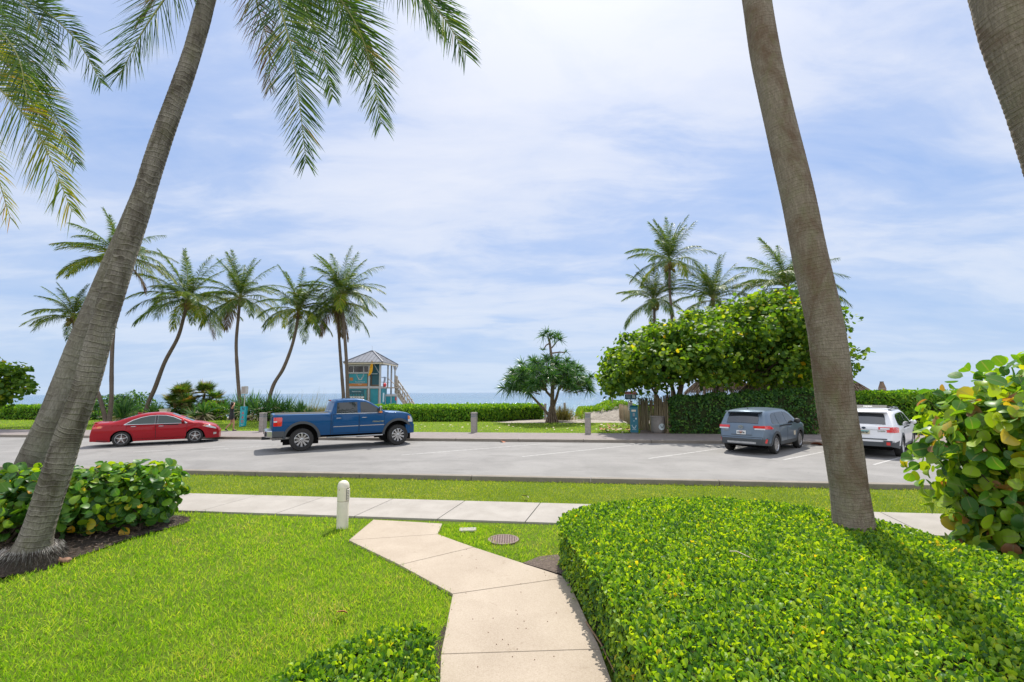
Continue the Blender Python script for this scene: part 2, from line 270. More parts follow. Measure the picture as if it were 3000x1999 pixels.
M['red'] = simple('red_sign', (0.50, 0.03, 0.035), 0.5)
M['flag'] = simple('yellow_flag', (0.80, 0.40, 0.02), 0.8)
M['brownframe'] = simple('brown_frame', (0.17, 0.115, 0.075), 0.8, var=0.2)
M['tanpanel'] = simple('tan_panel', (0.55, 0.49, 0.38), 0.7)
M['roofmetal'] = simple('roof_metal', (0.15, 0.16, 0.195), 0.6, metal=0.0, var=0.15, vs=2)
M['roofedge'] = simple('roof_trim', (0.17, 0.18, 0.20), 0.45, metal=0.3)
M['deckwood'] = simple('grey_wood', (0.42, 0.375, 0.32), 0.9, var=0.25, vs=8)
M['window'] = simple('dark_window', (0.030, 0.025, 0.024), 0.12)
M['paleblue'] = simple('pale_sticker', (0.50, 0.62, 0.68), 0.5)
M['ink'] = simple('dark_ink', (0.02, 0.035, 0.06), 0.6)
M['towel'] = simple('grey_towel', (0.20, 0.235, 0.29), 0.95)
M['alu'] = simple('sign_aluminium', (0.40, 0.40, 0.40), 0.5, metal=0.2, var=0.15, vs=10)
M['galv'] = simple('galvanised_pole', (0.42, 0.41, 0.39), 0.45, metal=0.5, var=0.15)
M['iron'] = simple('cast_iron', (0.17, 0.115, 0.10), 0.7, var=0.3, vs=20)
M['void'] = simple('drain_void', (0.006, 0.005, 0.005), 1.0, spec=0.0)
M['rock'] = simple('limestone', (0.24, 0.205, 0.16), 0.95, var=0.5, vs=5, bump=1.0, bs=12)
M['husk'] = simple('brown_stone', (0.23, 0.13, 0.085), 0.95, var=0.4, vs=20, bump=0.8, bs=50)
M['fence'] = None
m, t, p, o = newmat('fence_wood'); c = t.ramp(t.attr('rnd'), [(0.0, (0.10, 0.075, 0.045)), (0.45, (0.23, 0.175, 0.10)), (0.85, (0.36, 0.27, 0.16)), (0.95, (0.20, 0.24, 0.15)), (1.0, (0.38, 0.20, 0.11))])
g = t.new('ShaderNodeNewGeometry').outputs['Position']; c = t.mix(0.35, c, t.ramp(t.noise(t.mapping(g, scl=(20, 20, 2)), 1.0, 5, 0.6), [(0.3, (0.07, 0.05, 0.03)), (0.7, (0.42, 0.34, 0.22))]))
t.link(c, p.inputs['Base Color']); p.inputs['Roughness'].default_value = 0.9; M['fence'] = m
M['bin'] = simple('bin_concrete', (0.22, 0.20, 0.185), 0.8, var=0.12, vs=10)
M['sticker'] = simple('sticker_pale', (0.58, 0.66, 0.70), 0.5)
M['skin'] = simple('skin', (0.42, 0.22, 0.14), 0.55)
M['hair'] = simple('dark_hair', (0.015, 0.011, 0.010), 0.5)
M['dress'] = simple('black_dress', (0.012, 0.012, 0.014), 0.8)
M['shoe'] = simple('dark_shoes', (0.03, 0.03, 0.035), 0.6)
M['twig'] = simple('dry_twig', (0.24, 0.15, 0.09), 0.9)
M['deadleaf'] = simple('dead_leaf', (0.34, 0.11, 0.045), 0.7, var=0.3, vs=15)
M['palelitter'] = simple('pale_litter', (0.46, 0.40, 0.27), 0.8)
# vehicles
M['rubber'] = simple('tyre_rubber', (0.022, 0.021, 0.020), 0.8, var=0.2, vs=30)
M['plastic'] = simple('black_plastic', (0.030, 0.032, 0.034), 0.6)
M['cladding'] = simple('grey_cladding', (0.055, 0.062, 0.068), 0.6)
M['under'] = simple('underbody', (0.010, 0.010, 0.010), 0.95, spec=0.1)
M['chrome'] = simple('chrome', (0.50, 0.51, 0.53), 0.14, metal=1.0)
M['alloy'] = simple('alloy_rim', (0.46, 0.46, 0.47), 0.28, metal=0.85)
M['rimdark'] = simple('rim_recess', (0.030, 0.030, 0.032), 0.5)
M['glass'] = simple('tinted_glass', (0.012, 0.018, 0.022), 0.03, spec=1.0)
M['glass'].node_tree.nodes['Principled BSDF'].inputs['IOR'].default_value = 1.42
M['rearglass'] = simple('rear_glass', (0.015, 0.020, 0.026), 0.03, spec=0.8)
M['rearglass'].node_tree.nodes['Principled BSDF'].inputs['IOR'].default_value = 1.7
M['glasslite'] = simple('light_tint_glass', (0.035, 0.055, 0.052), 0.03, spec=0.5)
M['lens'] = simple('clear_lens', (0.62, 0.64, 0.66), 0.08, coat=1)
M['redlens'] = simple('red_lens', (0.62, 0.012, 0.012), 0.1, coat=1)
M['amber'] = simple('amber_lens', (0.70, 0.20, 0.03), 0.12, coat=1)
M['seam'] = simple('panel_gap', (0.010, 0.010, 0.012), 0.8)
M['plate'] = simple('plate_white', (0.70, 0.70, 0.68), 0.5)
M['plateteal'] = simple('plate_teal', (0.08, 0.33, 0.36), 0.5)
M['platetan'] = simple('plate_tan', (0.52, 0.46, 0.30), 0.5)
def paint(name, col, metal=0.25, rough=0.32):
    m, t, p, o = newmat(name); p.inputs['Base Color'].default_value = (*col, 1); p.inputs['Metallic'].default_value = metal
    p.inputs['Roughness'].default_value = rough; p.inputs['Coat Weight'].default_value = 0.38; p.inputs['Coat Roughness'].default_value = 0.03; p.inputs['Specular IOR Level'].default_value = 0.2
    return m
M['carred'] = paint('red_car_paint', (0.30, 0.002, 0.010), 0.1, 0.38); M['carblue'] = paint('blue_car_paint', (0.001, 0.062, 0.185), 0.2, 0.38)
M['cargrey'] = paint('slate_car_paint', (0.135, 0.18, 0.235), 0.4); M['carwhite'] = paint('white_car_paint', (0.74, 0.74, 0.76), 0.0)
# ------------------------------------------------------------------ mesh helpers
def link(name, me, parent=None, smooth=False):
    o = bpy.data.objects.new(name, me); COL.objects.link(o)
    if parent: o.parent = parent
    return o
def tag(o, label=None, cat=None, group=None, kind=None):
    if label: o['label'] = label
    if cat: o['category'] = cat
    if group: o['group'] = group
    if kind: o['kind'] = kind
    return o
def thing(name, label, cat, loc=(0, 0, 0), rz=0.0, group=None, scale=1.0):
    o = bpy.data.objects.new(name, None); COL.objects.link(o); o.location = loc; o.rotation_euler = (0, 0, rz); o.scale = (scale,)*3
    o.empty_display_size = 0.2
    return tag(o, label, cat, group)
def mesh_np(name, V, Fc, mat, attrs=None, smooth=True, uv=None):
    """V (n,3), Fc (m,k) uniform faces"""
    V = np.asarray(V, np.float32); Fc = np.asarray(Fc, np.int32); me = bpy.data.meshes.new(name)
    me.vertices.add(len(V)); me.vertices.foreach_set('co', V.ravel())
    me.loops.add(Fc.size); me.loops.foreach_set('vertex_index', Fc.ravel())
    me.polygons.add(len(Fc)); me.polygons.foreach_set('loop_start', np.arange(0, Fc.size, Fc.shape[1], dtype=np.int32))
    me.update(calc_edges=True)
    if smooth: me.polygons.foreach_set('use_smooth', np.ones(len(Fc), bool))
    for kk, a in (attrs or {}).items():
        at = me.attributes.new(kk, 'FLOAT', 'POINT'); at.data.foreach_set('value', np.asarray(a, np.float32))
    if uv is not None:
        l = me.uv_layers.new(name='UVMap'); l.data.foreach_set('uv', np.asarray(uv, np.float32)[Fc.ravel()].ravel())
    if mat is not None: me.materials.append(mat)
    return me

class MB:
    """collects solids and builds ONE mesh object"""
    def __init__(s): s.v = []; s.f = []; s.m = []; s.mats = []
    def _mi(s, mat):
        if mat not in s.mats: s.mats.append(mat)
        return s.mats.index(mat)
    def add(s, V, Fs, mat=None, T=None):
        b = len(s.v)
        for p in V:
            p = Vector(p); s.v.append(tuple(T @ p if T is not None else p))
        i = s._mi(mat) if mat else 0
        for f in Fs: s.f.append([b+q for q in f]); s.m.append(i)
        return s
    def box(s, c, d, mat=None, T=None, rz=0.0, taper=1.0):
        x, y, z = d[0]/2, d[1]/2, d[2]/2; R = Matrix.Rotation(rz, 3, 'Z'); V = []
        for sx, sy, sz in ((-1, -1, -1), (1, -1, -1), (1, 1, -1), (-1, 1, -1), (-1, -1, 1), (1, -1, 1), (1, 1, 1), (-1, 1, 1)):
            kx = taper if sz > 0 else 1.0
            V.append(Vector(c) + R @ Vector((sx*x*kx, sy*y*kx, sz*z)))
        return s.add(V, [(0, 3, 2, 1), (4, 5, 6, 7), (0, 1, 5, 4), (1, 2, 6, 5), (2, 3, 7, 6), (3, 0, 4, 7)], mat, T)
    def bar(s, a, b, wx, wy=None, mat=None, T=None):
        """square bar between two points"""
        a = Vector(a); b = Vector(b); wy = wy or wx; d = (b-a).normalized()
        up = Vector((0, 0, 1)) if abs(d.z) < 0.95 else Vector((0, 1, 0)); x = d.cross(up).normalized()*wx/2; y = d.cross(x).normalized()*wy/2
        V = [a-x-y, a+x-y, a+x+y, a-x+y, b-x-y, b+x-y, b+x+y, b-x+y]
        return s.add(V, [(0, 3, 2, 1), (4, 5, 6, 7), (0, 1, 5, 4), (1, 2, 6, 5), (2, 3, 7, 6), (3, 0, 4, 7)], mat, T)
    def tube(s, pts, radii, n=8, mat=None, cap=True, T=None):
        pts = [Vector(p) for p in pts]; nP = len(pts)
        if not hasattr(radii, '__len__'): radii = [radii]*nP
        V = []; ref = None
        for i, p in enumerate(pts):
            d = (pts[min(i+1, nP-1)]-pts[max(i-1, 0)]).normalized()
            if ref is None: ref = d.orthogonal().normalized()
            ref = (ref - d*ref.dot(d)).normalized(); b = d.cross(ref)
            for j in range(n):
                a = 2*math.pi*j/n; V.append(p + (ref*math.cos(a)+b*math.sin(a))*radii[i])
        Fs = [(i*n+j, i*n+(j+1) % n, (i+1)*n+(j+1) % n, (i+1)*n+j) for i in range(nP-1) for j in range(n)]
        if cap: Fs += [tuple(reversed(range(n))), tuple((nP-1)*n+j for j in range(n))]
        return s.add(V, Fs, mat, T)
    def lathe(s, prof, n=24, mat=None, T=None, a0=0.0, a1=2*math.pi):
        """prof: (r,z) pairs about Z"""
        full = abs(a1-a0-2*math.pi) < 1e-6; m = n if full else n+1; V = []
        for r, z in prof:
            for j in range(m):
                a = a0+(a1-a0)*j/n; V.append((r*math.cos(a), r*math.sin(a), z))
        Fs = []
        for i in range(len(prof)-1):
            for j in range(n):
                j2 = (j+1) % m if full else j+1
                Fs.append((i*m+j, i*m+j2, (i+1)*m+j2, (i+1)*m+j))
        return s.add(V, Fs, mat, T)
    def prism(s, poly, z0, z1, mat=None, T=None):
        n = len(poly); V = [(p[0], p[1], z0) for p in poly]+[(p[0], p[1], z1) for p in poly]
        Fs = [tuple(reversed(range(n))), tuple(range(n, 2*n))]+[(i, (i+1) % n, n+(i+1) % n, n+i) for i in range(n)]
        return s.add(V, Fs, mat, T)
    def ball(s, c, r, mat=None, n=10, m=7, T=None, jit=0.0, rs=None):
        V = []
        for i in range(m+1):
            for j in range(n):
                ph = math.pi*i/m; a = 2*math.pi*j/n; q = 1+(rs.uniform(-jit, jit) if rs else 0)
                V.append((c[0]+r[0]*q*math.sin(ph)*math.cos(a), c[1]+r[1]*q*math.sin(ph)*math.sin(a), c[2]+r[2]*q*math.cos(ph)))
        return s.add(V, [(i*n+j, (i+1)*n+j, (i+1)*n+(j+1) % n, i*n+(j+1) % n) for i in range(m) for j in range(n)], mat, T)
    def build(s, name, mat=None, parent=None, smooth=False, bevel=0.0, angle=35):
        me = bpy.data.meshes.new(name); me.from_pydata(s.v, [], s.f)
        bm = bmesh.new(); bm.from_mesh(me); me_i = s.m
        bm.faces.ensure_lookup_table()
        for f, i in zip(bm.faces, me_i): f.material_index = i
        bmesh.ops.remove_doubles(bm, verts=bm.verts, dist=1e-5); bmesh.ops.recalc_face_normals(bm, faces=bm.faces)
        bm.to_mesh(me); bm.free()
        for q in (s.mats or [mat]): me.materials.append(q if q else mat)
        if smooth:
            me.polygons.foreach_set('use_smooth', np.ones(len(me.polygons), bool)); me.set_sharp_from_angle(angle=rad(angle))
        o = link(name, me, parent)
        if bevel > 0:
            b = o.modifiers.new('bevel', 'BEVEL'); b.width = bevel; b.segments = 2; b.limit_method = 'ANGLE'; b.angle_limit = rad(40)
        return o

def text_mesh(txt, size, mat, name, parent, Tm, ext=0.002, bold=0.0, spacing=1.0):
    """lettering as flat solid glyphs; local x right, y up"""
    c = bpy.data.curves.new('glyphs', 'FONT'); c.body = txt; c.size = size; c.extrude = ext; c.align_x = 'CENTER'; c.align_y = 'CENTER'; c.offset = bold; c.space_character = spacing
    c.resolution_u = 3; o = bpy.data.objects.new('glyphs', c); COL.objects.link(o); bpy.context.view_layer.update()
    me = bpy.data.meshes.new_from_object(o.evaluated_get(bpy.context.evaluated_depsgraph_get())); bpy.data.objects.remove(o); bpy.data.curves.remove(c)
    me.transform(Tm); me.materials.clear(); me.materials.append(mat); me.name = name
    return link(name, me, parent)
def stroke(mb, pts, wd, mat, T, th=0.003):
    """flat ribbon along 2d points in local xy, extruded th in z"""
    n = len(pts); V = []
    for i, p in enumerate(pts):
        a = pts[max(i-1, 0)]; b = pts[min(i+1, n-1)]; d = Vector((b[0]-a[0], b[1]-a[1])).normalized(); q = Vector((-d.y, d.x))*(wd[i] if hasattr(wd, '__len__') else wd)/2
        V += [(p[0]+q.x, p[1]+q.y, 0), (p[0]-q.x, p[1]-q.y, 0), (p[0]+q.x, p[1]+q.y, th), (p[0]-q.x, p[1]-q.y, th)]
    Fs = []
    for i in range(n-1):
        a = 4*i; b = a+4; Fs += [(a+2, a+3, b+3, b+2), (a, b, b+1, a+1), (a, a+2, b+2, b), (a+1, b+1, b+3, a+3)]
    mb.add(V, Fs, mat, T)
def antlers(mb, s, mat, T, wd=0.04):
    for q in (-1, 1):
        main = [(0.02*q, -0.42), (0.16*q, -0.30), (0.34*q, -0.10), (0.46*q, 0.12), (0.48*q, 0.32), (0.42*q, 0.52)]
        stroke(mb, [(a*s, b*s) for a, b in main], [wd*s*1.6, wd*s*1.5, wd*s*1.3, wd*s, wd*s*.8, wd*s*.3], mat, T)
        for a, b in (((0.42*q, 0.04), (0.30*q, 0.20)), ((0.47*q, 0.22), (0.58*q, 0.36)), ((0.24*q, -0.20), (0.12*q, -0.02)), ((0.30*q, -0.14), (0.36*q, 0.0)), ((0.14*q, -0.31), (0.34*q, -0.30)), ((0.10*q, -0.36), (0.27*q, -0.40))):
            stroke(mb, [(a[0]*s, a[1]*s), (b[0]*s, b[1]*s)], [wd*s*1.2, wd*s*.5], mat, T)
def frame_T(o, x, y):
    """4x4 with local x,y axes along given directions and origin o"""
    x = Vector(x).normalized(); y = Vector(y).normalized(); z = x.cross(y); o = Vector(o)
    return Matrix([[x.x, y.x, z.x, o.x], [x.y, y.y, z.y, o.y], [x.z, y.z, z.z, o.z], [0, 0, 0, 1]])

# ------------------------------------------------------------------ vectorised foliage
def unit(a): return a/np.maximum(np.linalg.norm(a, axis=-1, keepdims=True), 1e-9)
def strips(base, dirn, length, width, droop, K=4, side=None, prof=None, rg=RNG, curl=None):
    """N tapered blades; returns V, F, blade index per vertex, u per vertex"""
    N = len(base); d = unit(dirn); u = np.linspace(0, 1, K)
    prof = np.interp(u, [0, .25, .7, 1], [.6, 1, .7, .06]) if prof is None else np.interp(u, np.linspace(0, 1, len(prof)), prof)
    if side is None:
        rnd = unit(rg.normal(size=(N, 3))); side = np.cross(d, rnd)
    side = unit(side - d*np.sum(side*d, axis=1, keepdims=True))
    P = base[:, None, :] + d[:, None, :]*(length[:, None]*u)[..., None]
    P[..., 2] -= droop[:, None]*length[:, None]*(u**2)[None, :]
    if curl is not None: P += curl[:, None, :]*(length[:, None]*u**2)[..., None]
    hw = (width[:, None]*prof[None, :]*0.5)[..., None]*side[:, None, :]
    V = np.stack([P-hw, P+hw], 2).reshape(-1, 3)
    i = np.arange(K-1); f = np.stack([2*i, 2*i+1, 2*i+3, 2*i+2], 1); Fc = (f[None]+(np.arange(N)*2*K)[:, None, None]).reshape(-1, 4)
    return V, Fc, np.repeat(np.arange(N), 2*K)
def leaf_template(prof, ys, fold=0.12, cup=0.0):
    V = []; 
    for yv, wv in zip(ys, prof):
        zc = -cup*(yv-0.5)**2*4
        V += [(-wv/2, yv, fold*wv+zc), (0, yv, zc), (wv/2, yv, fold*wv+zc)]
    Fc = []
    for i in range(len(ys)-1):
        a = 3*i; Fc += [(a, a+1, a+4, a+3), (a+1, a+2, a+5, a+4)]
    vein = [0, 1, 0]*len(ys)
    return np.array(V, float), np.array(Fc), np.array(vein, float)
LF_SMALL = leaf_template([0.06, 0.46, 0.56, 0.05], [0, 0.4, 0.75, 1.0], 0.16, 0.05)
LF_OVAL = leaf_template([0.05, 0.40, 0.54, 0.44, 0.04], [0, 0.28, 0.6, 0.86, 1.0], 0.14, 0.08)
LF_ROUND = leaf_template([0.16, 0.70, 0.98, 1.02, 0.80, 0.22], [0, 0.14, 0.38, 0.62, 0.86, 1.0], 0.10, 0.07)
LF_RND4 = leaf_template([0.2, 0.95, 0.95, 0.2], [0, 0.28, 0.75, 1.0], 0.10, 0.06)
def scatter(tpl, pos, nrm, ydir, size, rnd, wob=0.0, rg=RNG):
    tv, tf, vein = tpl; N = len(pos); n = unit(nrm); y = ydir - n*np.sum(ydir*n, axis=1, keepdims=True); y = unit(y); x = np.cross(y, n)
    s = size[:, None, None]; aspect = rg.uniform(0.85, 1.12, (N, 1, 1))
    curl = rg.normal(0.9, 1.1, (N, 1, 1))
    V = pos[:, None, :] + s*(tv[None, :, 0:1]*aspect*x[:, None, :] + tv[None, :, 1:2]*y[:, None, :] + tv[None, :, 2:3]*curl*n[:, None, :])
    Fc = (tf[None]+(np.arange(N)*len(tv))[:, None, None]).reshape(-1, 4)
    return V.reshape(-1, 3), Fc, np.repeat(rnd, len(tv)), np.tile(vein, N)
def foliage(name, tpl, pos, nrm, ydir, size, rnd, mat, parent=None):
    V, Fc, r, ve = scatter(tpl, pos, nrm, ydir, size, rnd)
    return link(name, mesh_np(name, V, Fc, mat, {'rnd': r, 'vein': ve}), parent)
def blades(name, base, dirn, length, width, droop, mat, K=4, parent=None, rnd=None, side=None, prof=None, curl=None, rg=RNG):
    V, Fc, idx = strips(base, dirn, length, width, droop, K, side, prof, rg, curl)
    if rnd is None: rnd = rg.random(len(base))
    return link(name, mesh_np(name, V, Fc, mat, {'rnd': rnd[idx]}), parent)
def inside(poly, P):
    """points P (n,2) in polygon"""
    x, y = P[:, 0], P[:, 1]; c = np.zeros(len(P), bool); n = len(poly); j = n-1
    for i in range(n):
        xi, yi = poly[i][0], poly[i][1]; xj, yj = poly[j][0], poly[j][1]
        hit = ((yi > y) != (yj > y)) & (x < (xj-xi)*(y-yi)/((yj-yi) if yj != yi else 1e-9)+xi); c ^= hit; j = i
    return c
def edge_dist(poly, P):
    D = np.full(len(P), 1e9); n = len(poly)
    for i in range(n):
        a = np.array(poly[i][:2]); b = np.array(poly[(i+1) % n][:2]); ab = b-a; t = np.clip(((P-a)@ab)/max(ab@ab, 1e-9), 0, 1); D = np.minimum(D, np.linalg.norm(P-(a+t[:, None]*ab), axis=1))
    return D
def fill(poly, dens, rg=RNG):
    A = np.array([p[:2] for p in poly]); lo, hi = A.min(0), A.max(0); N = int(np.prod(hi-lo)*dens); P = lo+rg.random((N, 2))*(hi-lo); return P[inside(poly, P)]
def lump(P, sc=1.0, ph=0.0):
    x, y = P[:, 0]*sc, P[:, 1]*sc
    return (np.sin(1.7*x+ph)*np.cos(1.3*y+2*ph)+0.5*np.sin(3.9*x-2.1*y+ph)+0.35*np.sin(7.3*y+5.1*x+3*ph))/1.85
def smooth_poly(poly, it=2):
    P = [Vector((p[0], p[1])) for p in poly]
    for _ in range(it):
        Q = []
        for i, a in enumerate(P):
            b = P[(i+1) % len(P)]; Q += [a*.75+b*.25, a*.25+b*.75]
        P = Q
    return [(p.x, p.y) for p in P]
def hedge(name, label, cat, poly, H, mat, tpl, size, dens_top, dens_side, up=0.9, jit=0.05, rough=0.03, group=None, core=0.10, hfun=None, rnd_pow=1.0, seed=1, z0=0.0, sidecol=0.0, kind=None, stems=True):
    """clipped hedge: leaves over the top and down the sides of a dark twig mass"""
    rg = np.random.default_rng(seed); root = thing(name, label, cat, (0, 0, 0), 0, group) if kind is None else None
    hf = hfun or (lambda P: np.full(len(P), H))
    P = fill(poly, dens_top, rg); D = edge_dist(poly, P)
    z = hf(P)-0.13*np.exp(-D/0.09)*min(1, H)+lump(P, 2.2, seed)*rough+rg.normal(0, jit*0.4, len(P))-np.abs(rg.normal(0, jit, len(P)))
    pos = [np.column_stack([P, z])]; n0 = unit(np.column_stack([rg.normal(0, 0.7, len(P)), rg.normal(0, 0.7, len(P)), np.abs(rg.normal(up*.6, .35, len(P)))])); nr = [n0]
    yd = [np.column_stack([rg.normal(0, 1, len(P)), rg.normal(0, 1, len(P)), rg.uniform(0.5, 1.8, len(P))])]
    rn = [np.clip(rg.random(len(P))**rnd_pow, 0, 1)]
    n = len(poly); A = np.array([p[:2] for p in poly], float); area = 0.5*sum(A[i][0]*A[(i+1) % n][1]-A[(i+1) % n][0]*A[i][1] for i in range(n)); sg = 1 if area > 0 else -1
    for i in range(n):
        a, b = A[i], A[(i+1) % n]; L = np.linalg.norm(b-a); m = int(L*H*dens_side)
        if m < 1: continue
        t = rg.random(m); q = a+(b-a)*t[:, None]; nn = np.array([(b-a)[1], -(b-a)[0]])/max(L, 1e-9)*sg
        hh = hf(q); zz = rg.random(m)**0.85*hh
        off = lump(np.column_stack([q.sum(1)*1.3, zz*2]), 2.0, seed+2)*rough*1.5-np.abs(rg.normal(0, jit, m))+rg.normal(0, jit*0.5, m)-0.10*np.exp(-(hh-zz)/0.08)
        q2 = q+nn*off[:, None]; pos.append(np.column_stack([q2, zz]))
        nr.append(unit(np.column_stack([nn[0]+rg.normal(0, .55, m), nn[1]+rg.normal(0, .55, m), rg.normal(0.45, .45, m)])))
        yd.append(np.column_stack([rg.normal(0, .7, m), rg.normal(0, .7, m), rg.normal(-0.1, 1, m)])); rn.append(np.clip(rg.random(m)**rnd_pow-sidecol, 0, 1))
    pos = np.vstack(pos); pos[:, 2] += z0; nr = np.vstack(nr); yd = np.vstack(yd); rn = np.concatenate(rn); rn = np.clip(rn+0.16*lump(pos[:, :2]+pos[:, 2:3]*.7, 3.1, seed)+0.10*lump(pos[:, :2], 9.0, seed+1)-.05, 0, 1-1e-3*rg.random(len(rn))); rn = np.where(rn > .955, np.where(rg.random(len(rn)) < .30, rn, .8), rn); sz = size*rg.uniform(0.6, 1.2, len(pos))
    if kind:
        return tag(foliage(name, tpl, pos, nr, yd, sz, rn, mat), label, cat, group, kind)
    foliage('foliage', tpl, pos, nr, yd, sz, rn, mat, root)
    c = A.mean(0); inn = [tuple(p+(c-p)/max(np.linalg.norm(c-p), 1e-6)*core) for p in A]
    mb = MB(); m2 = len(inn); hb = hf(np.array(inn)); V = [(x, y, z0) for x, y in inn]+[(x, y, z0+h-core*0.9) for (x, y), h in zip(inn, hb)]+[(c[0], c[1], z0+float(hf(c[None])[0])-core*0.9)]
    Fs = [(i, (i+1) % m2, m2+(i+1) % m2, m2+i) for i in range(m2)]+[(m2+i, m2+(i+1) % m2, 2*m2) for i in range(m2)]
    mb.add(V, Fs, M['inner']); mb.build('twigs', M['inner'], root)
    return root
def bez(pts, n):
    """Catmull-Rom through points"""
    P = [np.array(p, float) for p in pts]; P = [2*P[0]-P[1]]+P+[2*P[-1]-P[-2]]; out = []; m = len(P)-3
    for i in range(n):
        t = i/(n-1)*m; kx = min(int(t), m-1); f = t-kx; a, b, c, d = P[kx:kx+4]
        out.append(0.5*((2*b)+(c-a)*f+(2*a-5*b+4*c-d)*f*f+(3*b-a-3*c+d)*f**3))
    return np.array(out)
def trunk(name, pts, r0, r1, mat, parent, flare=0.0, ring=0.09, amp=0.03, sides=18, step=0.03, flh=0.4, wob=0.02, seed=0):
    C = bez(pts, 60); seg = np.linalg.norm(np.diff(C, axis=0), axis=1); L = np.concatenate([[0], np.cumsum(seg)]); n = max(int(L[-1]/step), 12)
    s = np.linspace(0, L[-1], n); Q = np.column_stack([np.interp(s, L, C[:, i]) for i in range(3)]); rg = np.random.default_rng(seed)
    T = unit(np.gradient(Q, axis=0)); ref = np.array([1.0, 0.1, 0]); V = np.zeros((n, sides+1, 3)); ang = np.linspace(0, 2*np.pi, sides+1)
    low = np.interp(s, np.linspace(0, L[-1], max(int(L[-1]/0.5), 4)), rg.normal(0, wob, max(int(L[-1]/0.5), 4)))
    for i in range(n):
        ref = ref-T[i]*np.dot(ref, T[i]); ref /= np.linalg.norm(ref); b = np.cross(T[i], ref); f = s[i]/L[-1]
        r = r0+(r1-r0)*f+flare*math.exp(-s[i]/flh); r *= 1+low[i]
        if amp: r *= 1+amp*((s[i]/ring+0.6*math.sin(s[i]*3.1)+0.35*math.sin(s[i]*7.7)) % 1.0-0.5)*-1
        V[i] = Q[i]+(np.cos(ang)[:, None]*ref+np.sin(ang)[:, None]*b)*r
    idx = np.arange(n*(sides+1)).reshape(n, sides+1); Fc = np.stack([idx[:-1, :-1], idx[:-1, 1:], idx[1:, 1:], idx[1:, :-1]], -1).reshape(-1, 4)
    uv = np.stack([np.tile(np.linspace(0, 1, sides+1), (n, 1)), np.tile(s[:, None], (1, sides+1))], -1).reshape(-1, 2)
    return link(name, mesh_np(name, V.reshape(-1, 3), Fc, mat, None, True, uv), parent)
def frond_mesh(name, ctrl, n, L, wd, droop, mat, seed=0, K=5, bare=0.10, rr=0.022, fwd=(28, 62), gap=0.0, up=(0, -1, 0.25), hang=0.0, shade=0.0):
    """a pinnate frond: tapering rib along ctrl with n leaflets a side"""
    rg = np.random.default_rng(seed); C = bez(ctrl, 40); seg = np.linalg.norm(np.diff(C, axis=0), axis=1); A = np.concatenate([[0], np.cumsum(seg)])/seg.sum()
    T = unit(np.gradient(C, axis=0)); S_ = np.zeros_like(C)
    ref = np.cross(T[0], np.array(up if up is not None else (0, 0, 1.0))); ref = ref/np.linalg.norm(ref) if np.linalg.norm(ref) > 1e-3 else np.array([1.0, 0, 0])
    for i in range(len(C)):
        ref = ref-T[i]*np.dot(ref, T[i]); ref /= np.linalg.norm(ref); S_[i] = ref
    Nn = np.cross(S_, T)
    Vs, Fs, Rs = [], [], []; base = 0
    t = np.linspace(bare, 0.995, n)+rg.normal(0, 0.25/n, n); t = np.clip(t, bare, 1)
    it = lambda X: np.column_stack([np.interp(t, A, X[:, i]) for i in range(3)])
    P, Tt, St, Nt = it(C), unit(it(T)), unit(it(S_)), unit(it(Nn))
    prof_l = np.interp(t, [bare, bare+.12, .35, .7, .92, 1], [.5, .85, 1, .82, .48, .34])
    for sgn in (-1, 1):
        keep = rg.random(n) > gap; m = keep.sum()
        ang = np.radians(np.interp(t, [bare, 1], [90-fwd[0], 90-fwd[1]])+rg.normal(0, 5, n)); lift = rg.normal(0.10, 0.10, n)
        d = St*sgn*np.sin(ang)[:, None]+Tt*np.cos(ang)[:, None]+Nt*lift[:, None]; ln = L*prof_l*rg.uniform(.88, 1.08, n)
        dr = droop*rg.uniform(.6, 1.4, n)
        d[:, 2] -= hang
        V, Fc, idx = strips(P[keep], d[keep], ln[keep], np.full(m, wd)*rg.uniform(.8, 1.15, m), dr[keep], K, side=(Tt+0.35*Nt*sgn+rg.normal(0, .25, (n, 3)))[keep], prof=np.interp(np.linspace(0, 1, K), [0, .3, .7, 1], [.55, 1, .72, .05]), rg=rg)
        rv = np.clip(rg.random(m)*0.8+0.12*rg.normal(size=m)+shade, 0, 1); Vs.append(V); Fs.append(Fc+base); Rs.append(rv[idx]); base += len(V)
    nl = base; rad_ = np.interp(np.linspace(0, 1, 40), [0, .12, 1], [rr*1.7, rr, rr*.18]); ns = 5; ang = np.arange(ns)*2*np.pi/ns
    ring = C[:, None, :]+rad_[:, None, None]*(np.cos(ang)[None, :, None]*S_[:, None, :]+np.sin(ang)[None, :, None]*Nn[:, None, :])
    Vs.append(ring.reshape(-1, 3)); ii = np.arange(39)[:, None]*ns; jj = np.arange(ns)[None, :]; j2 = (jj+1) % ns
    Fr = np.stack([ii+jj, ii+j2, ii+ns+j2, ii+ns+jj], -1).reshape(-1, 4)+base; Fs.append(Fr); Rs.append(np.full(40*ns, .5))
    me = mesh_np(name, np.vstack(Vs), np.vstack(Fs), mat, {'rnd': np.concatenate(Rs)}); me.materials.append(M['rachis'])
    mi = np.zeros(len(me.polygons), np.int32); mi[-len(Fr):] = 1; me.polygons.foreach_set('material_index', mi)
    return me
# ------------------------------------------------------------------ setting
def sheet(name, poly, z, mat, th=0.0, kind='structure'):
    mb = MB()
    if th: mb.prism([(p[0], p[1]) for p in poly], z-th, z, mat)
    else: mb.add([(p[0], p[1], z) for p in poly], [tuple(range(len(poly)))], mat)
    return tag(mb.build(name, mat), kind=kind)
def strip_poly(q0, q1, s0=-90, s1=70): return [W(s0, q0), W(s1, q0), W(s1, q1), W(s0, q1)]
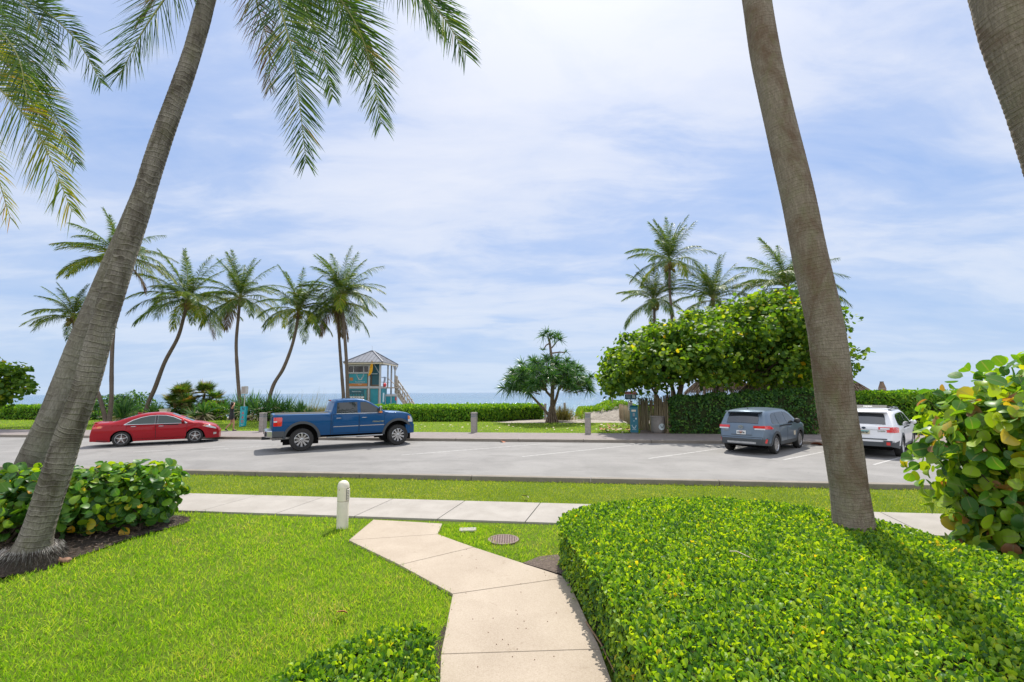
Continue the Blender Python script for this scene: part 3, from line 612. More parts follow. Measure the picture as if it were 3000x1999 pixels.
# one sheet of ground from behind the viewer to the horizon, dipping to the sea bed
def ground_z(s, q):
    if q < 41: return -0.16 + (0.10 if q > 25 else 0)
    return -0.06-min(1, (q-41)/30)*3.6
sv = [-30000, -3000, -400, -120, -60, -30, -10, 10, 30, 60, 120, 400, 3000, 30000]; qv = [-200, -40, 0, 11, 22, 25, 34, 38, 41, 45, 50, 56, 62, 71, 200, 3000, 30000]
mb = MB(); V = [W(s, q, ground_z(s, q)) for q in qv for s in sv]; n = len(sv)
mb.add(V, [(j*n+i, j*n+i+1, (j+1)*n+i+1, (j+1)*n+i) for j in range(len(qv)-1) for i in range(n-1)], M['sand']); tag(mb.build('ground', M['sand']), kind='structure')
mb = MB(); sv = [-40000, -4000, -400, 0, 400, 4000, 40000]; qv = [60, 80, 120, 300, 1500, 8000, 50000]; n = len(sv)
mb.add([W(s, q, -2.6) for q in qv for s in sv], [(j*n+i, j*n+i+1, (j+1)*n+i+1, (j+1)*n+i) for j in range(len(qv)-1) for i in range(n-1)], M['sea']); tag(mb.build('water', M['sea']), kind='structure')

Q_SN, Q_SF, Q_K0, Q_K1, Q_R1, Q_P0, Q_P1 = 7.97, 9.34, 11.60, 11.80, 21.36, 21.56, 24.76
sheet('lawn', [(-30, -8), (25, -8), W(25, Q_K0), W(-40, Q_K0)], -0.035, M['turf'])
sheet('road', strip_poly(Q_K1-0.02, Q_R1+0.02), -0.1, M['road'])
def kerb(q0, q1, z, name):
    mb = MB(); s = -90
    while s < 70: 
        a = [W(s, q0), W(s+3.0, q0), W(s+3.0, q1), W(s, q1)]; mb.prism([(p.x, p.y) for p in a], -0.3, z, M['kerb']); s += 3.012
    o = mb.build(name, M['kerb'], bevel=0.02); return tag(o, kind='structure')
kerb(Q_K0, Q_K1, 0.085, 'kerb'); kerb(Q_R1, Q_P0, 0.03, 'kerb')
sheet('sidewalk', strip_poly(Q_P0+0.004, Q_P1), 0.026, M['paver'], 0.25)
tag(bpy.data.objects['sidewalk'], kind='structure')
back = [W(-90, 24.77), W(-4.5, 24.77), W(6.1, 24.77), (9.3, 24.2), (10.0, 26.0), (9.6, 31.0), (8.6, 32.6), (5.5, 33.0), (3.2, 33.1), (1.2, 33.0), (-0.4, 33.3), (-1.6, 34.6), (-5, 36.0), W(-30, 38), W(-90, 38)]
sheet('lawn', back, 0.0, M['turf'])
chip = [(6.55, 23.75), (9.2, 23.4), (9.6, 26.5), (7.4, 26.6)]
sheet('garden_bed', chip, 0.012, M['chip'])
# pavement slabs along the near side of the street
mb = MB(); s = -24.05
while s < 22:
    mb.prism([(p.x, p.y) for p in (W(s, Q_SN), W(s+1.53, Q_SN), W(s+1.69, Q_SF), W(s+0.16, Q_SF))], -0.12, 0.0, M['pave']); s += 1.545
tag(mb.build('pavement', M['pave'], bevel=0.006), kind='structure')
# garden walk: slabs between joints
wl = [G(1085, 1529), G(1021, 1582), G(1170, 1654), G(1325, 1739), G(1290, 1915), G(1286, 1999)]; wr = [G(1297, 1533), G(1283, 1564), G(1389, 1602), G(1662, 1691), G(1760, 1900), G(1796, 1999)]
wl = [(p.x, p.y) for p in wl]+[(-0.52, 2.1), (-0.5, 0.6), (-0.5, -1.5)]; wr = [(p.x, p.y) for p in wr]+[(0.80, 2.1), (0.82, 0.6), (0.82, -1.5)]
wl[0] = (wl[0][0], W(-2.47, Q_SN-0.012).y-0.34+0.34); 
mb = MB()
for i in range(len(wl)-1):
    quad = [wl[i], wr[i], wr[i+1], wl[i+1]]; c = Vector((sum(p[0] for p in quad)/4, sum(p[1] for p in quad)/4)); g = 0.007
    q2 = []
    for p in quad: d = c-Vector(p); q2.append(tuple(Vector(p)+d.normalized()*g))
    mb.prism(list(reversed(q2)), -0.1, -0.004, M['walk'])
tag(mb.build('path', M['walk'], bevel=0.005), kind='structure')
# parking bay lines
for a, b in (((1176, 1334), (1587, 1301)), ((1530, 1338.5), (1862, 1304)), ((1900, 1344), (2130, 1312)), ((2295, 1348), (2425, 1322)), ((812, 1329), (1010, 1304)), ((1090, 1308), (1310, 1293)), ((390, 1325), (660, 1308)), ((560, 1322), (860, 1302)), ((2560, 1362), (2660, 1335))):
    p, q = G(*a, -0.1), G(*b, -0.1); d = (q-p).normalized(); nrm = Vector((-d.y, d.x, 0))*0.038; mb = MB()
    mb.add([(v.x, v.y, -0.096) for v in (p-nrm, q-nrm, q+nrm, p+nrm)], [(0, 1, 2, 3)], M['paint']); tag(mb.build('road_marking', M['paint']), kind='structure')
# planting beds
bed = [(-9.5, 5.4), (-6.7, 5.35), (-6.23, 5.72), (-6.05, 6.2), (-5.95, 6.6), (-5.92, 7.3), (-5.75, 7.75), (-5.6, 8.2), (-6.0, 8.6), (-7, 8.7), (-9.8, 9.1)]
sheet('garden_bed', smooth_poly(bed), -0.012, M['mulch'])
hp = [(0.78, 1.2), (0.80, 3.6), (0.74, 4.4), (0.66, 5.3), (0.58, 5.75), (0.60, 6.25), (0.95, 6.68), (1.55, 7.0), (2.6, 7.2), (3.6, 7.02), (4.3, 6.45), (4.75, 5.6), (4.75, 4.8), (5.3, 3.6), (5.6, 1.2)]
sheet('garden_bed', [(0.80, 0.5), (0.80, 3.7), (0.70, 5.4), (0.1, 6.16), (0.62, 6.45), (1.0, 6.75), (2.6, 7.3), (3.8, 7.0), (5.2, 6.6), (7.5, 7.0), (8.5, 6), (8, 0.5)], -0.010, M['mulch'])
sheet('garden_bed', [(0.13, 6.12), (0.66, 5.68), (0.72, 6.2), (0.6, 6.42), (0.35, 6.35)], 0.004, M['chip'])
lowp = [(-2.1, 1.6), (-1.72, 3.05), (-1.5, 3.42), (-1.22, 3.72), (-0.82, 3.98), (-0.62, 3.86), (-0.56, 3.4), (-0.58, 1.6)]
sheet('garden_bed', [(-1.4, 1.6), (-0.72, 4.1), (-0.66, 4.6), (-0.60, 4.5), (-0.56, 1.6)], -0.008, M['mulch'])

# loose bark chips on the dark bed
rg = np.random.default_rng(77); P = fill(smooth_poly(bed), 420, rg); N = len(P)
tag(blades('bark_chips', np.column_stack([P, rg.uniform(-.01, .015, N)]), np.column_stack([rg.normal(0, 1, N), rg.normal(0, 1, N), rg.uniform(-.1, .35, N)]), rg.uniform(.03, .11, N), rg.uniform(.006, .016, N), np.zeros(N), M['thatch'], 3, rnd=rg.random(N)**2.2*.8, rg=rg), kind='stuff')
# grass blades
walkpoly = wl+list(reversed(wr))
def turf(name, poly, rho, hmin, hmax, wmul, mat, holes=(), seed=3, dens_max=4200, edge=0.0):
    rg = np.random.default_rng(seed); P = fill(poly, dens_max, rg)
    D = np.hypot(P[:, 0], P[:, 1]); keep = rg.random(len(P)) < np.clip(rho/np.maximum(D, 3.4)**2, 0, dens_max)/dens_max
    # leave out what lies far outside the field of view
    keep &= np.abs(P[:, 0]) < P[:, 1]*1.35+2.0
    P = P[keep]
    for h in holes: P = P[~(inside(h, P) & ((edge_dist(h, P) > 0.022) | (rg.random(len(P)) < .4)))]
    D = np.hypot(P[:, 0], P[:, 1]); N = len(P); cl = lump(P, 1.4, 1.0)*0.5+0.5; f = np.maximum(D/4.2, 0.8)**0.62
    ln = rg.uniform(hmin, hmax, N)*(0.8+0.35*cl)*np.maximum(D/6, 1)**0.35; wd = 0.0062*f*wmul*rg.uniform(.7, 1.3, N)
    dirn = np.column_stack([rg.normal(0, .5, N), rg.normal(0, .5, N), rg.uniform(0.7, 1.4, N)])
    rnd = np.clip(rg.random(N)*0.72+0.28*(lump(P, 0.8, 4.0)*0.5+0.5)+0.10*lump(P, 2.9, 2.0)+0.12*np.maximum(lump(P, 1.9, 7.0)-.35, 0), 0, 1); base = np.column_stack([P, np.full(N, -0.036)])
    return tag(blades(name, base, dirn, ln, wd, rg.uniform(.05, .30, N), mat, 3, rnd=rnd, rg=rg), kind='stuff')
lawn_left = [(-6.1, 2.0), (0.1, 2.0), (0.1, 5), (-0.5, 8.5), (-2.40, W(-2.4, Q_SN).y+0.28), (W(-9, Q_SN).x, W(-9, Q_SN).y), (-6.6, 5)]
def below_q(P, q): return P
NEARL = [(-7.5, 1.8), (-0.45, 1.8), (-0.3, W(0, Q_SN-0.02).y), (-6.6, W(-7.6, Q_SN-0.02).y), (-7.5, 6)]
turf('grass', NEARL, 76000, 0.045, 0.085, 1.0, M['grass'], [walkpoly, smooth_poly(bed), lowp], 3, 5200)
ap = [G(1300, 1535), G(1430, 1533), G(1660, 1534), G(1668, 1640), G(1600, 1643), G(1560, 1646), G(1526, 1644), G(1391, 1600), G(1287, 1564)]
DR = G(1475, 1577); VB = G(1370, 1552)
drain_hole = [(DR.x+0.26*math.cos(a), DR.y+0.24*math.sin(a)+0.04) for a in np.linspace(0, 6.2, 18)]
vb_hole = [(VB.x-0.17, VB.y-0.07), (VB.x+0.15, VB.y-0.07), (VB.x+0.17, VB.y+0.15), (VB.x-0.15, VB.y+0.15)]
turf('grass', [(p.x, p.y) for p in ap], 62000, 0.045, 0.075, 1.0, M['grass'], [drain_hole, vb_hole], 4, 4300)
turf('grass', [W(-26, Q_SF+0.02), W(24, Q_SF+0.02), W(24, Q_K0-0.02), W(-26, Q_K0-0.02)], 78000, 0.04, 0.065, 1.0, M['grassdry'], [], 5, 900)
turf('grass', [(p[0], p[1]) for p in back], 75000, 0.05, 0.08, 1.15, M['grass'], [chip], 6, 130)

# drain grate, valve box lid, litter
t = thing('drain_grate', 'round rusty iron drain grate set in the grass beside the garden walk', 'drain grate', (DR.x, DR.y, -0.012))
mb = MB(); mb.lathe([(0.205, -0.08), (0.235, -0.08), (0.235, 0.0), (0.205, 0.0), (0.205, -0.08)], 36, M['iron']); mb.build('rim', M['iron'], t, True)
mb = MB()
for i in range(-5, 6):
    x = i*0.037; L_ = math.sqrt(max(0.207**2-x*x, 0.0)); 
    if L_ > 0.02: mb.box((x, 0, -0.012), (0.017, 2*L_, 0.02), M['iron']); mb.box((0, x, -0.014), (2*L_, 0.017, 0.02), M['iron'])
mb.build('grating', M['iron'], t); mb = MB(); mb.lathe([(0.0, -0.075), (0.206, -0.075)], 30, M['void']); mb.build('pit', M['void'], t)
mb = MB(); mb.box((VB.x, VB.y+0.03, -0.012), (0.27, 0.17, 0.03), M['pave'], rz=0.08); tag(mb.build('valve_box_lid', M['pave'], bevel=0.006), 'small pale rectangular valve box lid sunk in grass near the pavement', 'box lid')
def deadleaf(name, p, s, rz, mat, label, z=0.03, cat='leaf'):
    tv, tf, _ = LF_ROUND; mb = MB(); T = Matrix.Translation((p.x, p.y, z)) @ Euler((0.25, 0.35, rz)).to_matrix().to_4x4()
    Vt = [(x*s, (y-.5)*s*1.25, zz*s+0.04*s*math.sin(y*5)) for x, y, zz in tv]; mb.add(Vt, [tuple(f) for f in tf], mat, T); mb.add([(x, y, zz-0.004) for x, y, zz in Vt], [tuple(reversed(f)) for f in tf], mat, T)
    return tag(mb.build(name, mat, smooth=True), label, cat)
deadleaf('fallen_leaf', G(1003, 1805), 0.085, 1.9, M['deadleaf'], 'curled rusty brown fallen leaf lying on the lawn', 0.04)
deadleaf('fallen_leaf', G(1473, 1296, -0.1), 0.26, 0.4, M['deadleaf'], 'brown dead leaf lying in the road against the far kerb', -0.07)
deadleaf('fallen_leaf', G(1540, 1461), 0.12, 1.2, M['palelitter'], 'pale dry leaf lying on the grass verge by the pavement', 0.05)
deadleaf('fallen_leaf', G(2394, 1305, -0.1), 0.35, 1.2, M['deadleaf'], 'orange brown dead leaf by the kerb behind the slate crossover car', -0.06)
rs = random.Random(5)
mb = MB()
for i in range(70):
    p = G(rs.uniform(1760, 1850), rs.uniform(1244, 1268)); tv, tf, _ = LF_ROUND; s = rs.uniform(.1, .2); T = Matrix.Translation((p.x, p.y, 0.06)) @ Euler((rs.uniform(-.4, .4), rs.uniform(-.4, .4), rs.uniform(0, 6))).to_matrix().to_4x4()
    mb.add([(x*s, y*s, z*s) for x, y, z in tv], [tuple(f) for f in tf], M['deadleaf'] if i % 2 else M['palelitter'], T)
for i in range(40):
    p = G(rs.uniform(1180, 1760), rs.uniform(1246, 1264)); tv, tf, _ = LF_ROUND; s = rs.uniform(.08, .16); T = Matrix.Translation((p.x, p.y, 0.06)) @ Euler((rs.uniform(-.4, .4), rs.uniform(-.4, .4), rs.uniform(0, 6))).to_matrix().to_4x4()
    mb.add([(x*s, y*s, z*s) for x, y, z in tv], [tuple(f) for f in tf], M['palelitter'], T)
tag(mb.build('leaf_litter', M['deadleaf']), kind='stuff')
mb = MB()
for i in range(34):
    p = G(rs.uniform(1240, 1640), rs.uniform(1600, 1960)); P2 = np.array([[p.x, p.y]])
    if inside(walkpoly, P2)[0]: mb.ball((p.x, p.y, 0.0), (0.0045, 0.0045, 0.0045), M['twig'], 6, 4)
tag(mb.build('seed_litter', M['twig']), kind='stuff')
for px, py, sc, lb in ((165, 1647, 1.0, 'larger brown stone at the edge of the mulch bed'), (193, 1645, 0.72, 'smaller flat brown stone at the edge of the mulch bed')):
    p = G(px, py); mb = MB(); mb.ball((0, 0, 0.03*sc), (0.085*sc, 0.05, 0.05*sc), M['husk'], 12, 8, None, 0.18, random.Random(px)); o = mb.build('stone', M['husk'], smooth=True, angle=60); o.location = (p.x, p.y, -0.01); tag(o, lb, 'stone', 'stones on the mulch bed')

# clipped hedges near the viewer
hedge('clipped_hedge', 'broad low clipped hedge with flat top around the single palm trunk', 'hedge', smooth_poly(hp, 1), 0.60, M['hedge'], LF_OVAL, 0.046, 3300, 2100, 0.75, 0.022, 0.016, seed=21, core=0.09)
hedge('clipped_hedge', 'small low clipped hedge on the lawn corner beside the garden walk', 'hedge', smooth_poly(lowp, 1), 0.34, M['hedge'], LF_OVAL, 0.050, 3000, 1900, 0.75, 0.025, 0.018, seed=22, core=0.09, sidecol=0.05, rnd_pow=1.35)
mb = MB(); a = G(1717, 1822, 0.02); b = G(1808, 1985, 0.03); mb.tube([a, a*.5+b*.5+Vector((.01, 0, .02)), b], [.008, .007, .005], 6, M['twig']); tag(mb.build('stick', M['twig']), 'long thin dry stick lying along the foot of the clipped hedge', 'stick')
mb = MB(); mb.tube([(2.12, 4.62, .64), (2.16, 4.56, .66), (2.28, 4.42, .62)], [.006, .005, .004], 5, M['palelitter']); tag(mb.build('stick', M['twig']), 'short pale stick resting on top of the broad clipped hedge', 'stick')

def grape_shrub(name, label, vol, nleaf, size, mat, nstem, base, seed, holes=0.0, upbias=0.35, group=None, tpl=LF_ROUND, outw=0.8):
    """loose sea grape: round leaves on real stems. vol: list of (centre, radii, weight)"""
    rg = np.random.default_rng(seed); root = thing(name, label, 'shrub', (0, 0, 0), 0, group)
    wts = np.array([v[2] for v in vol], float); wts /= wts.sum(); ch = rg.choice(len(vol), nleaf, p=wts)
    C = np.array([v[0] for v in vol], float)[ch]; R = np.array([v[1] for v in vol], float)[ch]
    d = unit(rg.normal(size=(nleaf, 3))); rr = np.clip(1-np.abs(rg.normal(0, .22, nleaf)), .1, 1.05)*(1+0.10*np.sin(d[:, 0]*7+d[:, 2]*5+seed)+0.07*np.sin(d[:, 1]*11))
    pos = C+d*R*rr[:, None]; ok = pos[:, 2] > 0.06; pos, d, C, R = pos[ok], d[ok], C[ok], R[ok]
    if holes: 
        hsel = (np.sin(pos[:, 0]*4.1+seed)*np.sin(pos[:, 1]*3.7)*np.sin(pos[:, 2]*4.9+1)) > (1-holes); pos, d = pos[~hsel], d[~hsel]
    N = len(pos); nrm = unit(d*outw+np.column_stack([rg.normal(0, .5, N), rg.normal(0, .5, N), rg.normal(upbias, .5, N)]))
    yd = d+np.column_stack([rg.normal(0, .6, N), rg.normal(0, .6, N), rg.normal(-.1, .6, N)])
    foliage('foliage', tpl, pos, nrm, yd, size*rg.uniform(.55, 1.15, N), np.clip(rg.random(N), 0, 1), mat, root)
    mb = MB(); rs = random.Random(seed)
    for i in range(nstem):
        j = rs.randrange(N); tip = Vector(pos[j]); b = Vector(base[rs.randrange(len(base))])+Vector((rs.uniform(-.12, .12), rs.uniform(-.12, .12), 0)); mid = b*.45+tip*.55+Vector((rs.uniform(-.15, .15), rs.uniform(-.15, .15), rs.uniform(-.05, .2)))
        r = rs.uniform(.010, .024); mb.tube([b, b*.7+mid*.3+Vector((rs.uniform(-.1, .1), rs.uniform(-.1, .1), .05)), mid, tip], [r, r*.8, r*.55, .004], 6, M['stem'])
    mb.build('branches', M['stem'], root, True)
    return root
# waist-high sea grape hedge behind the leaning palm
gv = []
for i, (x, y) in enumerate([(-9.0, 6.95), (-8.5, 7.0), (-8.0, 7.1), (-7.5, 7.25), (-7.0, 7.4), (-6.6, 7.55), (-6.2, 7.75)]):
    gv.append(((x, y+0.15, 0.62), (0.48, 0.62, 0.44), 1.0)); gv.append(((x, y+0.1, 0.35), (0.45, 0.60, 0.34), 0.5))
hedge_pts = [(-9.2, 6.9, 0), (-8.4, 7.1, 0), (-7.7, 7.2, 0), (-7.1, 7.4, 0), (-6.6, 7.6, 0), (-6.2, 7.8, 0)]
grape_shrub('sea_grape_hedge', 'waist high sea grape hedge of large round leaves behind the leaning palm base', gv, 4600, 0.135, M['grape'], 150, hedge_pts, 31, 0.15, 0.45)
gv = [((6.55, 5.75, 1.35), (1.15, 1.2, 1.20), 2.4), ((5.98, 5.6, 1.62), (0.66, 0.7, 0.55), 0.8), ((7.1, 5.6, 1.75), (1.0, 1.0, 1.05), 1.3), ((5.95, 5.6, 0.85), (0.52, 0.6, 0.60), 0.75), ((6.05, 5.5, 0.42), (0.60, 0.8, 0.40), 0.8), ((6.8, 5.2, 0.55), (0.9, 0.8, 0.55), 1.0), ((7.8, 6.2, 1.4), (1.0, 1.1, 1.2), 0.8)]
grape_shrub('sea_grape_shrub', 'tall loose sea grape shrub with green yellow and rust coloured leaves at the pavement edge', gv, 4700, 0.165, M['grapered'], 230, [(6.4, 5.9, 0), (6.7, 5.7, 0), (7.1, 5.9, 0), (6.3, 5.6, 0)], 33, 0.30, 0.25)
# ------------------------------------------------------------------ coconut palms close to the viewer
def near_palm(label, path, Y, r0, r1, mat, flare=0.0, ring=0.09, amp=0.03, seed=1, group='tall palms around the lawn', roots=False, zbase=0.0, flh=0.16):
    pts = [PT(x, y, yy) for (x, y, yy) in path]; b = pts[0].copy()
    root = thing('coconut_palm', label, 'palm tree', (b.x, b.y, 0), 0, group); pl = [p-Vector((b.x, b.y, 0)) for p in pts]
    pl[0].z = zbase
    trunk('trunk', pl, r0, r1, mat, root, flare, ring, amp, 28, 0.016, flh, 0.018, seed)
    return root, b, pl
def near_frond(root, b, pts, n, L, wd, droop, mat, seed, **kw):
    ctrl = [np.array(PT(*p))-np.array([b.x, b.y, 0]) for p in pts]
    return link('frond', frond_mesh('frond', ctrl, n, L, wd, droop, mat, seed, **kw), root)
YA = 6.15
A, bA, pA = near_palm('leaning palm with mossy ringed trunk rising from the mulch bed', [(85, 1640, 6.20), (102, 1585, YA), (148, 1441, YA), (179, 1346, YA), (197, 1288, YA), (244, 1158, YA), (281, 1029, YA), (318, 900, YA), (395, 660, 6.2), (467, 428, 6.25), (554, 184, 6.3), (606, 0, 6.35), (650, -170, 6.4), (690, -290, 6.45)], YA, 0.158, 0.098, M['trunkA'], 0.20, 0.075, 0.035, 4)
# crown shaft fibre and the root boss with its grey rootlets
cA = pA[-1]
mb = MB(); mb.ball(tuple(cA+Vector((0, 0, -.1))), (.24, .24, .42), M['fibre'], 12, 8); mb.build('crown_fibre', M['fibre'], A, True)
rg = np.random.default_rng(8); N = 1500; a = rg.uniform(0, 2*np.pi, N); hh = rg.uniform(0.0, 0.13, N); r_ = 0.27+0.05*rg.random(N)
base = np.column_stack([np.cos(a)*r_+0.03, np.sin(a)*r_, hh+0.05]); dirn = np.column_stack([np.cos(a)*.75, np.sin(a)*.75, -rg.uniform(.5, 1.2, N)])
m_, t_, p_, o_ = newmat('rootlets'); t_.link(t_.ramp(t_.attr('rnd'), [(0, (.04, .034, .03)), (.5, (.16, .145, .13)), (1, (.46, .43, .40))]), p_.inputs['Base Color']); p_.inputs['Roughness'].default_value = .9
blades('rootlets', base, dirn, rg.uniform(.03, .09, N), np.full(N, .006), rg.uniform(0, .3, N), m_, 3, A, rnd=rg.random(N)**2*.45, rg=rg)
N = 1100; a = rg.uniform(0, 2*np.pi, N); rr_ = rg.uniform(.24, .315, N)
blades('rootlets', np.column_stack([np.cos(a)*(rr_-.02)+.02, np.sin(a)*(rr_-.02), np.full(N, .20)+rg.normal(0, .02, N)]), np.column_stack([np.cos(a)*.8, np.sin(a)*.8, np.full(N, -1.0)]), rg.uniform(.04, .075, N), np.full(N, .007), np.zeros(N), m_, 3, A, rnd=.45+.55*rg.random(N), rg=rg)
M['rootmass'] = simple('root_mass', (.045, .034, .027), 1.0, var=.6, vs=40, bump=1.0, bs=70)
mb = MB(); mb.lathe([(.36, -.03), (.34, .05), (.31, .13), (.285, .19), (.2, .21)], 24, M['rootmass'], Matrix.Translation((0.02, 0, 0))); mb.build('root_boss', M['rootmass'], A, True)
CX, CY, CZ = 700, -320, 6.45
fr = [
 ([(CX, CY, CZ), (760, -200, 6.2), (815, 0, 6.0), (862, 190, 5.9), (898, 480, 5.85)], 172, .78, .0185, 0.12, 'frond', 1, {}),
 ([(CX, CY, CZ), (800, -170, 6.6), (895, 20, 6.8), (945, 150, 6.9), (975, 285, 7.0)], 120, .58, .0185, 0.17, 'frond', 2, {}),
 ([(CX, CY, CZ), (850, -190, 6.4), (985, -20, 6.4), (1070, 135, 6.4), (1118, 365, 6.4)], 169, .80, .0185, 0.17, 'frond', 3, {}),
 ([(CX, CY, CZ), (930, -260, 6.2), (1150, -95, 6.0), (1290, 40, 5.95), (1365, 160, 5.9)], 165, .85, .0185, 0.25, 'frond', 4, {}),
 ([(CX, CY, CZ), (900, -330, 7.0), (1080, -200, 7.5), (1210, -40, 7.8), (1290, 90, 8.0)], 131, .85, .0185, 0.30, 'frond', 5, {}),
 ([(CX, CY, CZ), (720, -160, 6.9), (755, 20, 7.2), (785, 130, 7.3), (792, 265, 7.35)], 123, .62, .0185, 0.17, 'frondbrown', 6, {'shade': .1}),
 ([(CX, CY, CZ), (590, -180, 6.4), (500, -30, 6.3), (420, 90, 6.25), (350, 222, 6.2)], 150, .85, .0185, 0.25, 'frond', 7, {}),
 ([(CX, CY, CZ), (850, -160, 7.2), (1000, 0, 7.9), (1050, 90, 8.2), (1085, 190, 8.3)], 113, .7, .0185, 0.25, 'frondbrown', 10, {'shade': .5}),
 ([(CX, CY, CZ), (790, -190, 6.7), (930, -60, 7.0), (1010, 60, 7.1), (1040, 210, 7.2)], 120, .72, .0185, .2, 'frond', 14, {'shade': .1}),
 ([(CX, CY, CZ), (760, -150, 7.0), (830, -20, 7.2), (860, 90, 7.3), (868, 220, 7.4)], 110, .7, .0185, .2, 'frond', 15, {}),
 ([(CX, CY, CZ), (600, -330, 5.9), (430, -310, 5.2), (320, -250, 4.8)], 113, .8, .0185, 0.22, 'frond', 11, {}),
 ([(CX, CY, CZ), (830, -420, 5.9), (960, -420, 5.2), (1060, -340, 4.7)], 113, .8, .0185, 0.22, 'frond', 12, {}),
 ([(CX, CY, CZ), (760, -600, 6.6), (830, -760, 6.8), (930, -860, 7.0)], 113, .8, .0185, 0.17, 'frond', 13, {}),
]
for pts, n, L_, wd, dr, mt, sd_, kw in fr: near_frond(A, bA, pts, n, L_, wd, dr, M[mt], sd_, **kw)
B, bB, pB = near_palm('leaning grey palm trunk standing behind the mossy one, mostly hidden by it', [(30, 1545, 7.85), (62, 1430, 7.85), (90, 1352, 7.85), (152, 1223, 7.85), (192, 1120, 7.9), (247, 975, 7.9), (300, 850, 8.0), (345, 745, 8.0), (388, 640, 8.1), (450, 480, 8.15), (560, 180, 8.2), (612, 0, 8.25), (655, -150, 8.3)], 7.85, 0.195, 0.105, M['trunkB'], 0.10, 0.12, 0.02, 5)
for pts, n, L_, wd, dr, mt, sd_, kw in [
 ([(655, -170, 8.3), (560, -150, 8.6), (480, -40, 8.8), (410, 60, 8.9)], 113, .8, .0185, 0.28, 'frondbrown', 21, {'shade': .4}),
 ([(655, -170, 8.3), (760, -140, 8.9), (860, -20, 9.3), (905, 60, 9.4)], 113, .8, .0185, 0.28, 'frond', 22, {}),
 ([(655, -170, 8.3), (720, -280, 8.9), (800, -330, 9.3), (900, -250, 9.6)], 94, .8, .0185, 0.22, 'frond', 23, {}),
 ([(655, -170, 8.3), (600, -300, 8.0), (520, -350, 7.6), (430, -300, 7.3)], 94, .8, .0185, 0.22, 'frond', 24, {})]: near_frond(B, bB, pts, n, L_, wd, dr, M[mt], sd_, **kw)
YC = 5.6
C_, bC, pC = near_palm('tall brown palm trunk with faint rings growing out of the broad clipped hedge', [(2517, 1690, YC), (2504, 1560, YC), (2473, 1332, YC), (2450, 1196, YC), (2420, 968, YC), (2375, 764, YC), (2338, 580, YC), (2300, 420, YC), (2265, 270, YC), (2240, 150, YC), (2217, 0, YC), (2195, -180, YC), (2170, -520, YC), (2150, -1300, YC)], YC, 0.212, 0.130, M['trunkC'], 0.05, 0.045, 0.012, 6)
D_, bD, pD = near_palm('close palm trunk cut off by the photo corner, with scaly lichen spotted bark', [(3420, 1750, 3.65), (3375, 1480, 3.65), (3290, 1100, 3.65), (3196, 760, 3.65), (3130, 560, 3.65), (3102, 480, 3.65), (3042, 300, 3.65), (2975, 120, 3.65), (2941, 0, 3.65), (2900, -180, 3.65), (2850, -600, 3.65), (2800, -1900, 3.65)], 3.65, 0.215, 0.180, M['trunkC'], 0.05, 0.05, 0.03, 7)
for rt, b, pp, sd_ in ((C_, bC, pC, 40), (D_, bD, pD, 60)):
    c = pp[-1]; rs = random.Random(sd_)
    for i in range(11):
        a = i*2*math.pi/11+rs.uniform(-.2, .2); e = rs.uniform(.2, 1.0); ln = 3.6; pts = [c, c+Vector((math.cos(a)*ln*.35, math.sin(a)*ln*.35, e*ln*.4)), c+Vector((math.cos(a)*ln*.75, math.sin(a)*ln*.75, e*ln*.5)), c+Vector((math.cos(a)*ln, math.sin(a)*ln, e*ln*.3))]
        link('frond', frond_mesh('frond', pts, 50, .75, .042, .4, M['frond'], sd_+i, K=4, up=(0, 0, 1.0)), rt)
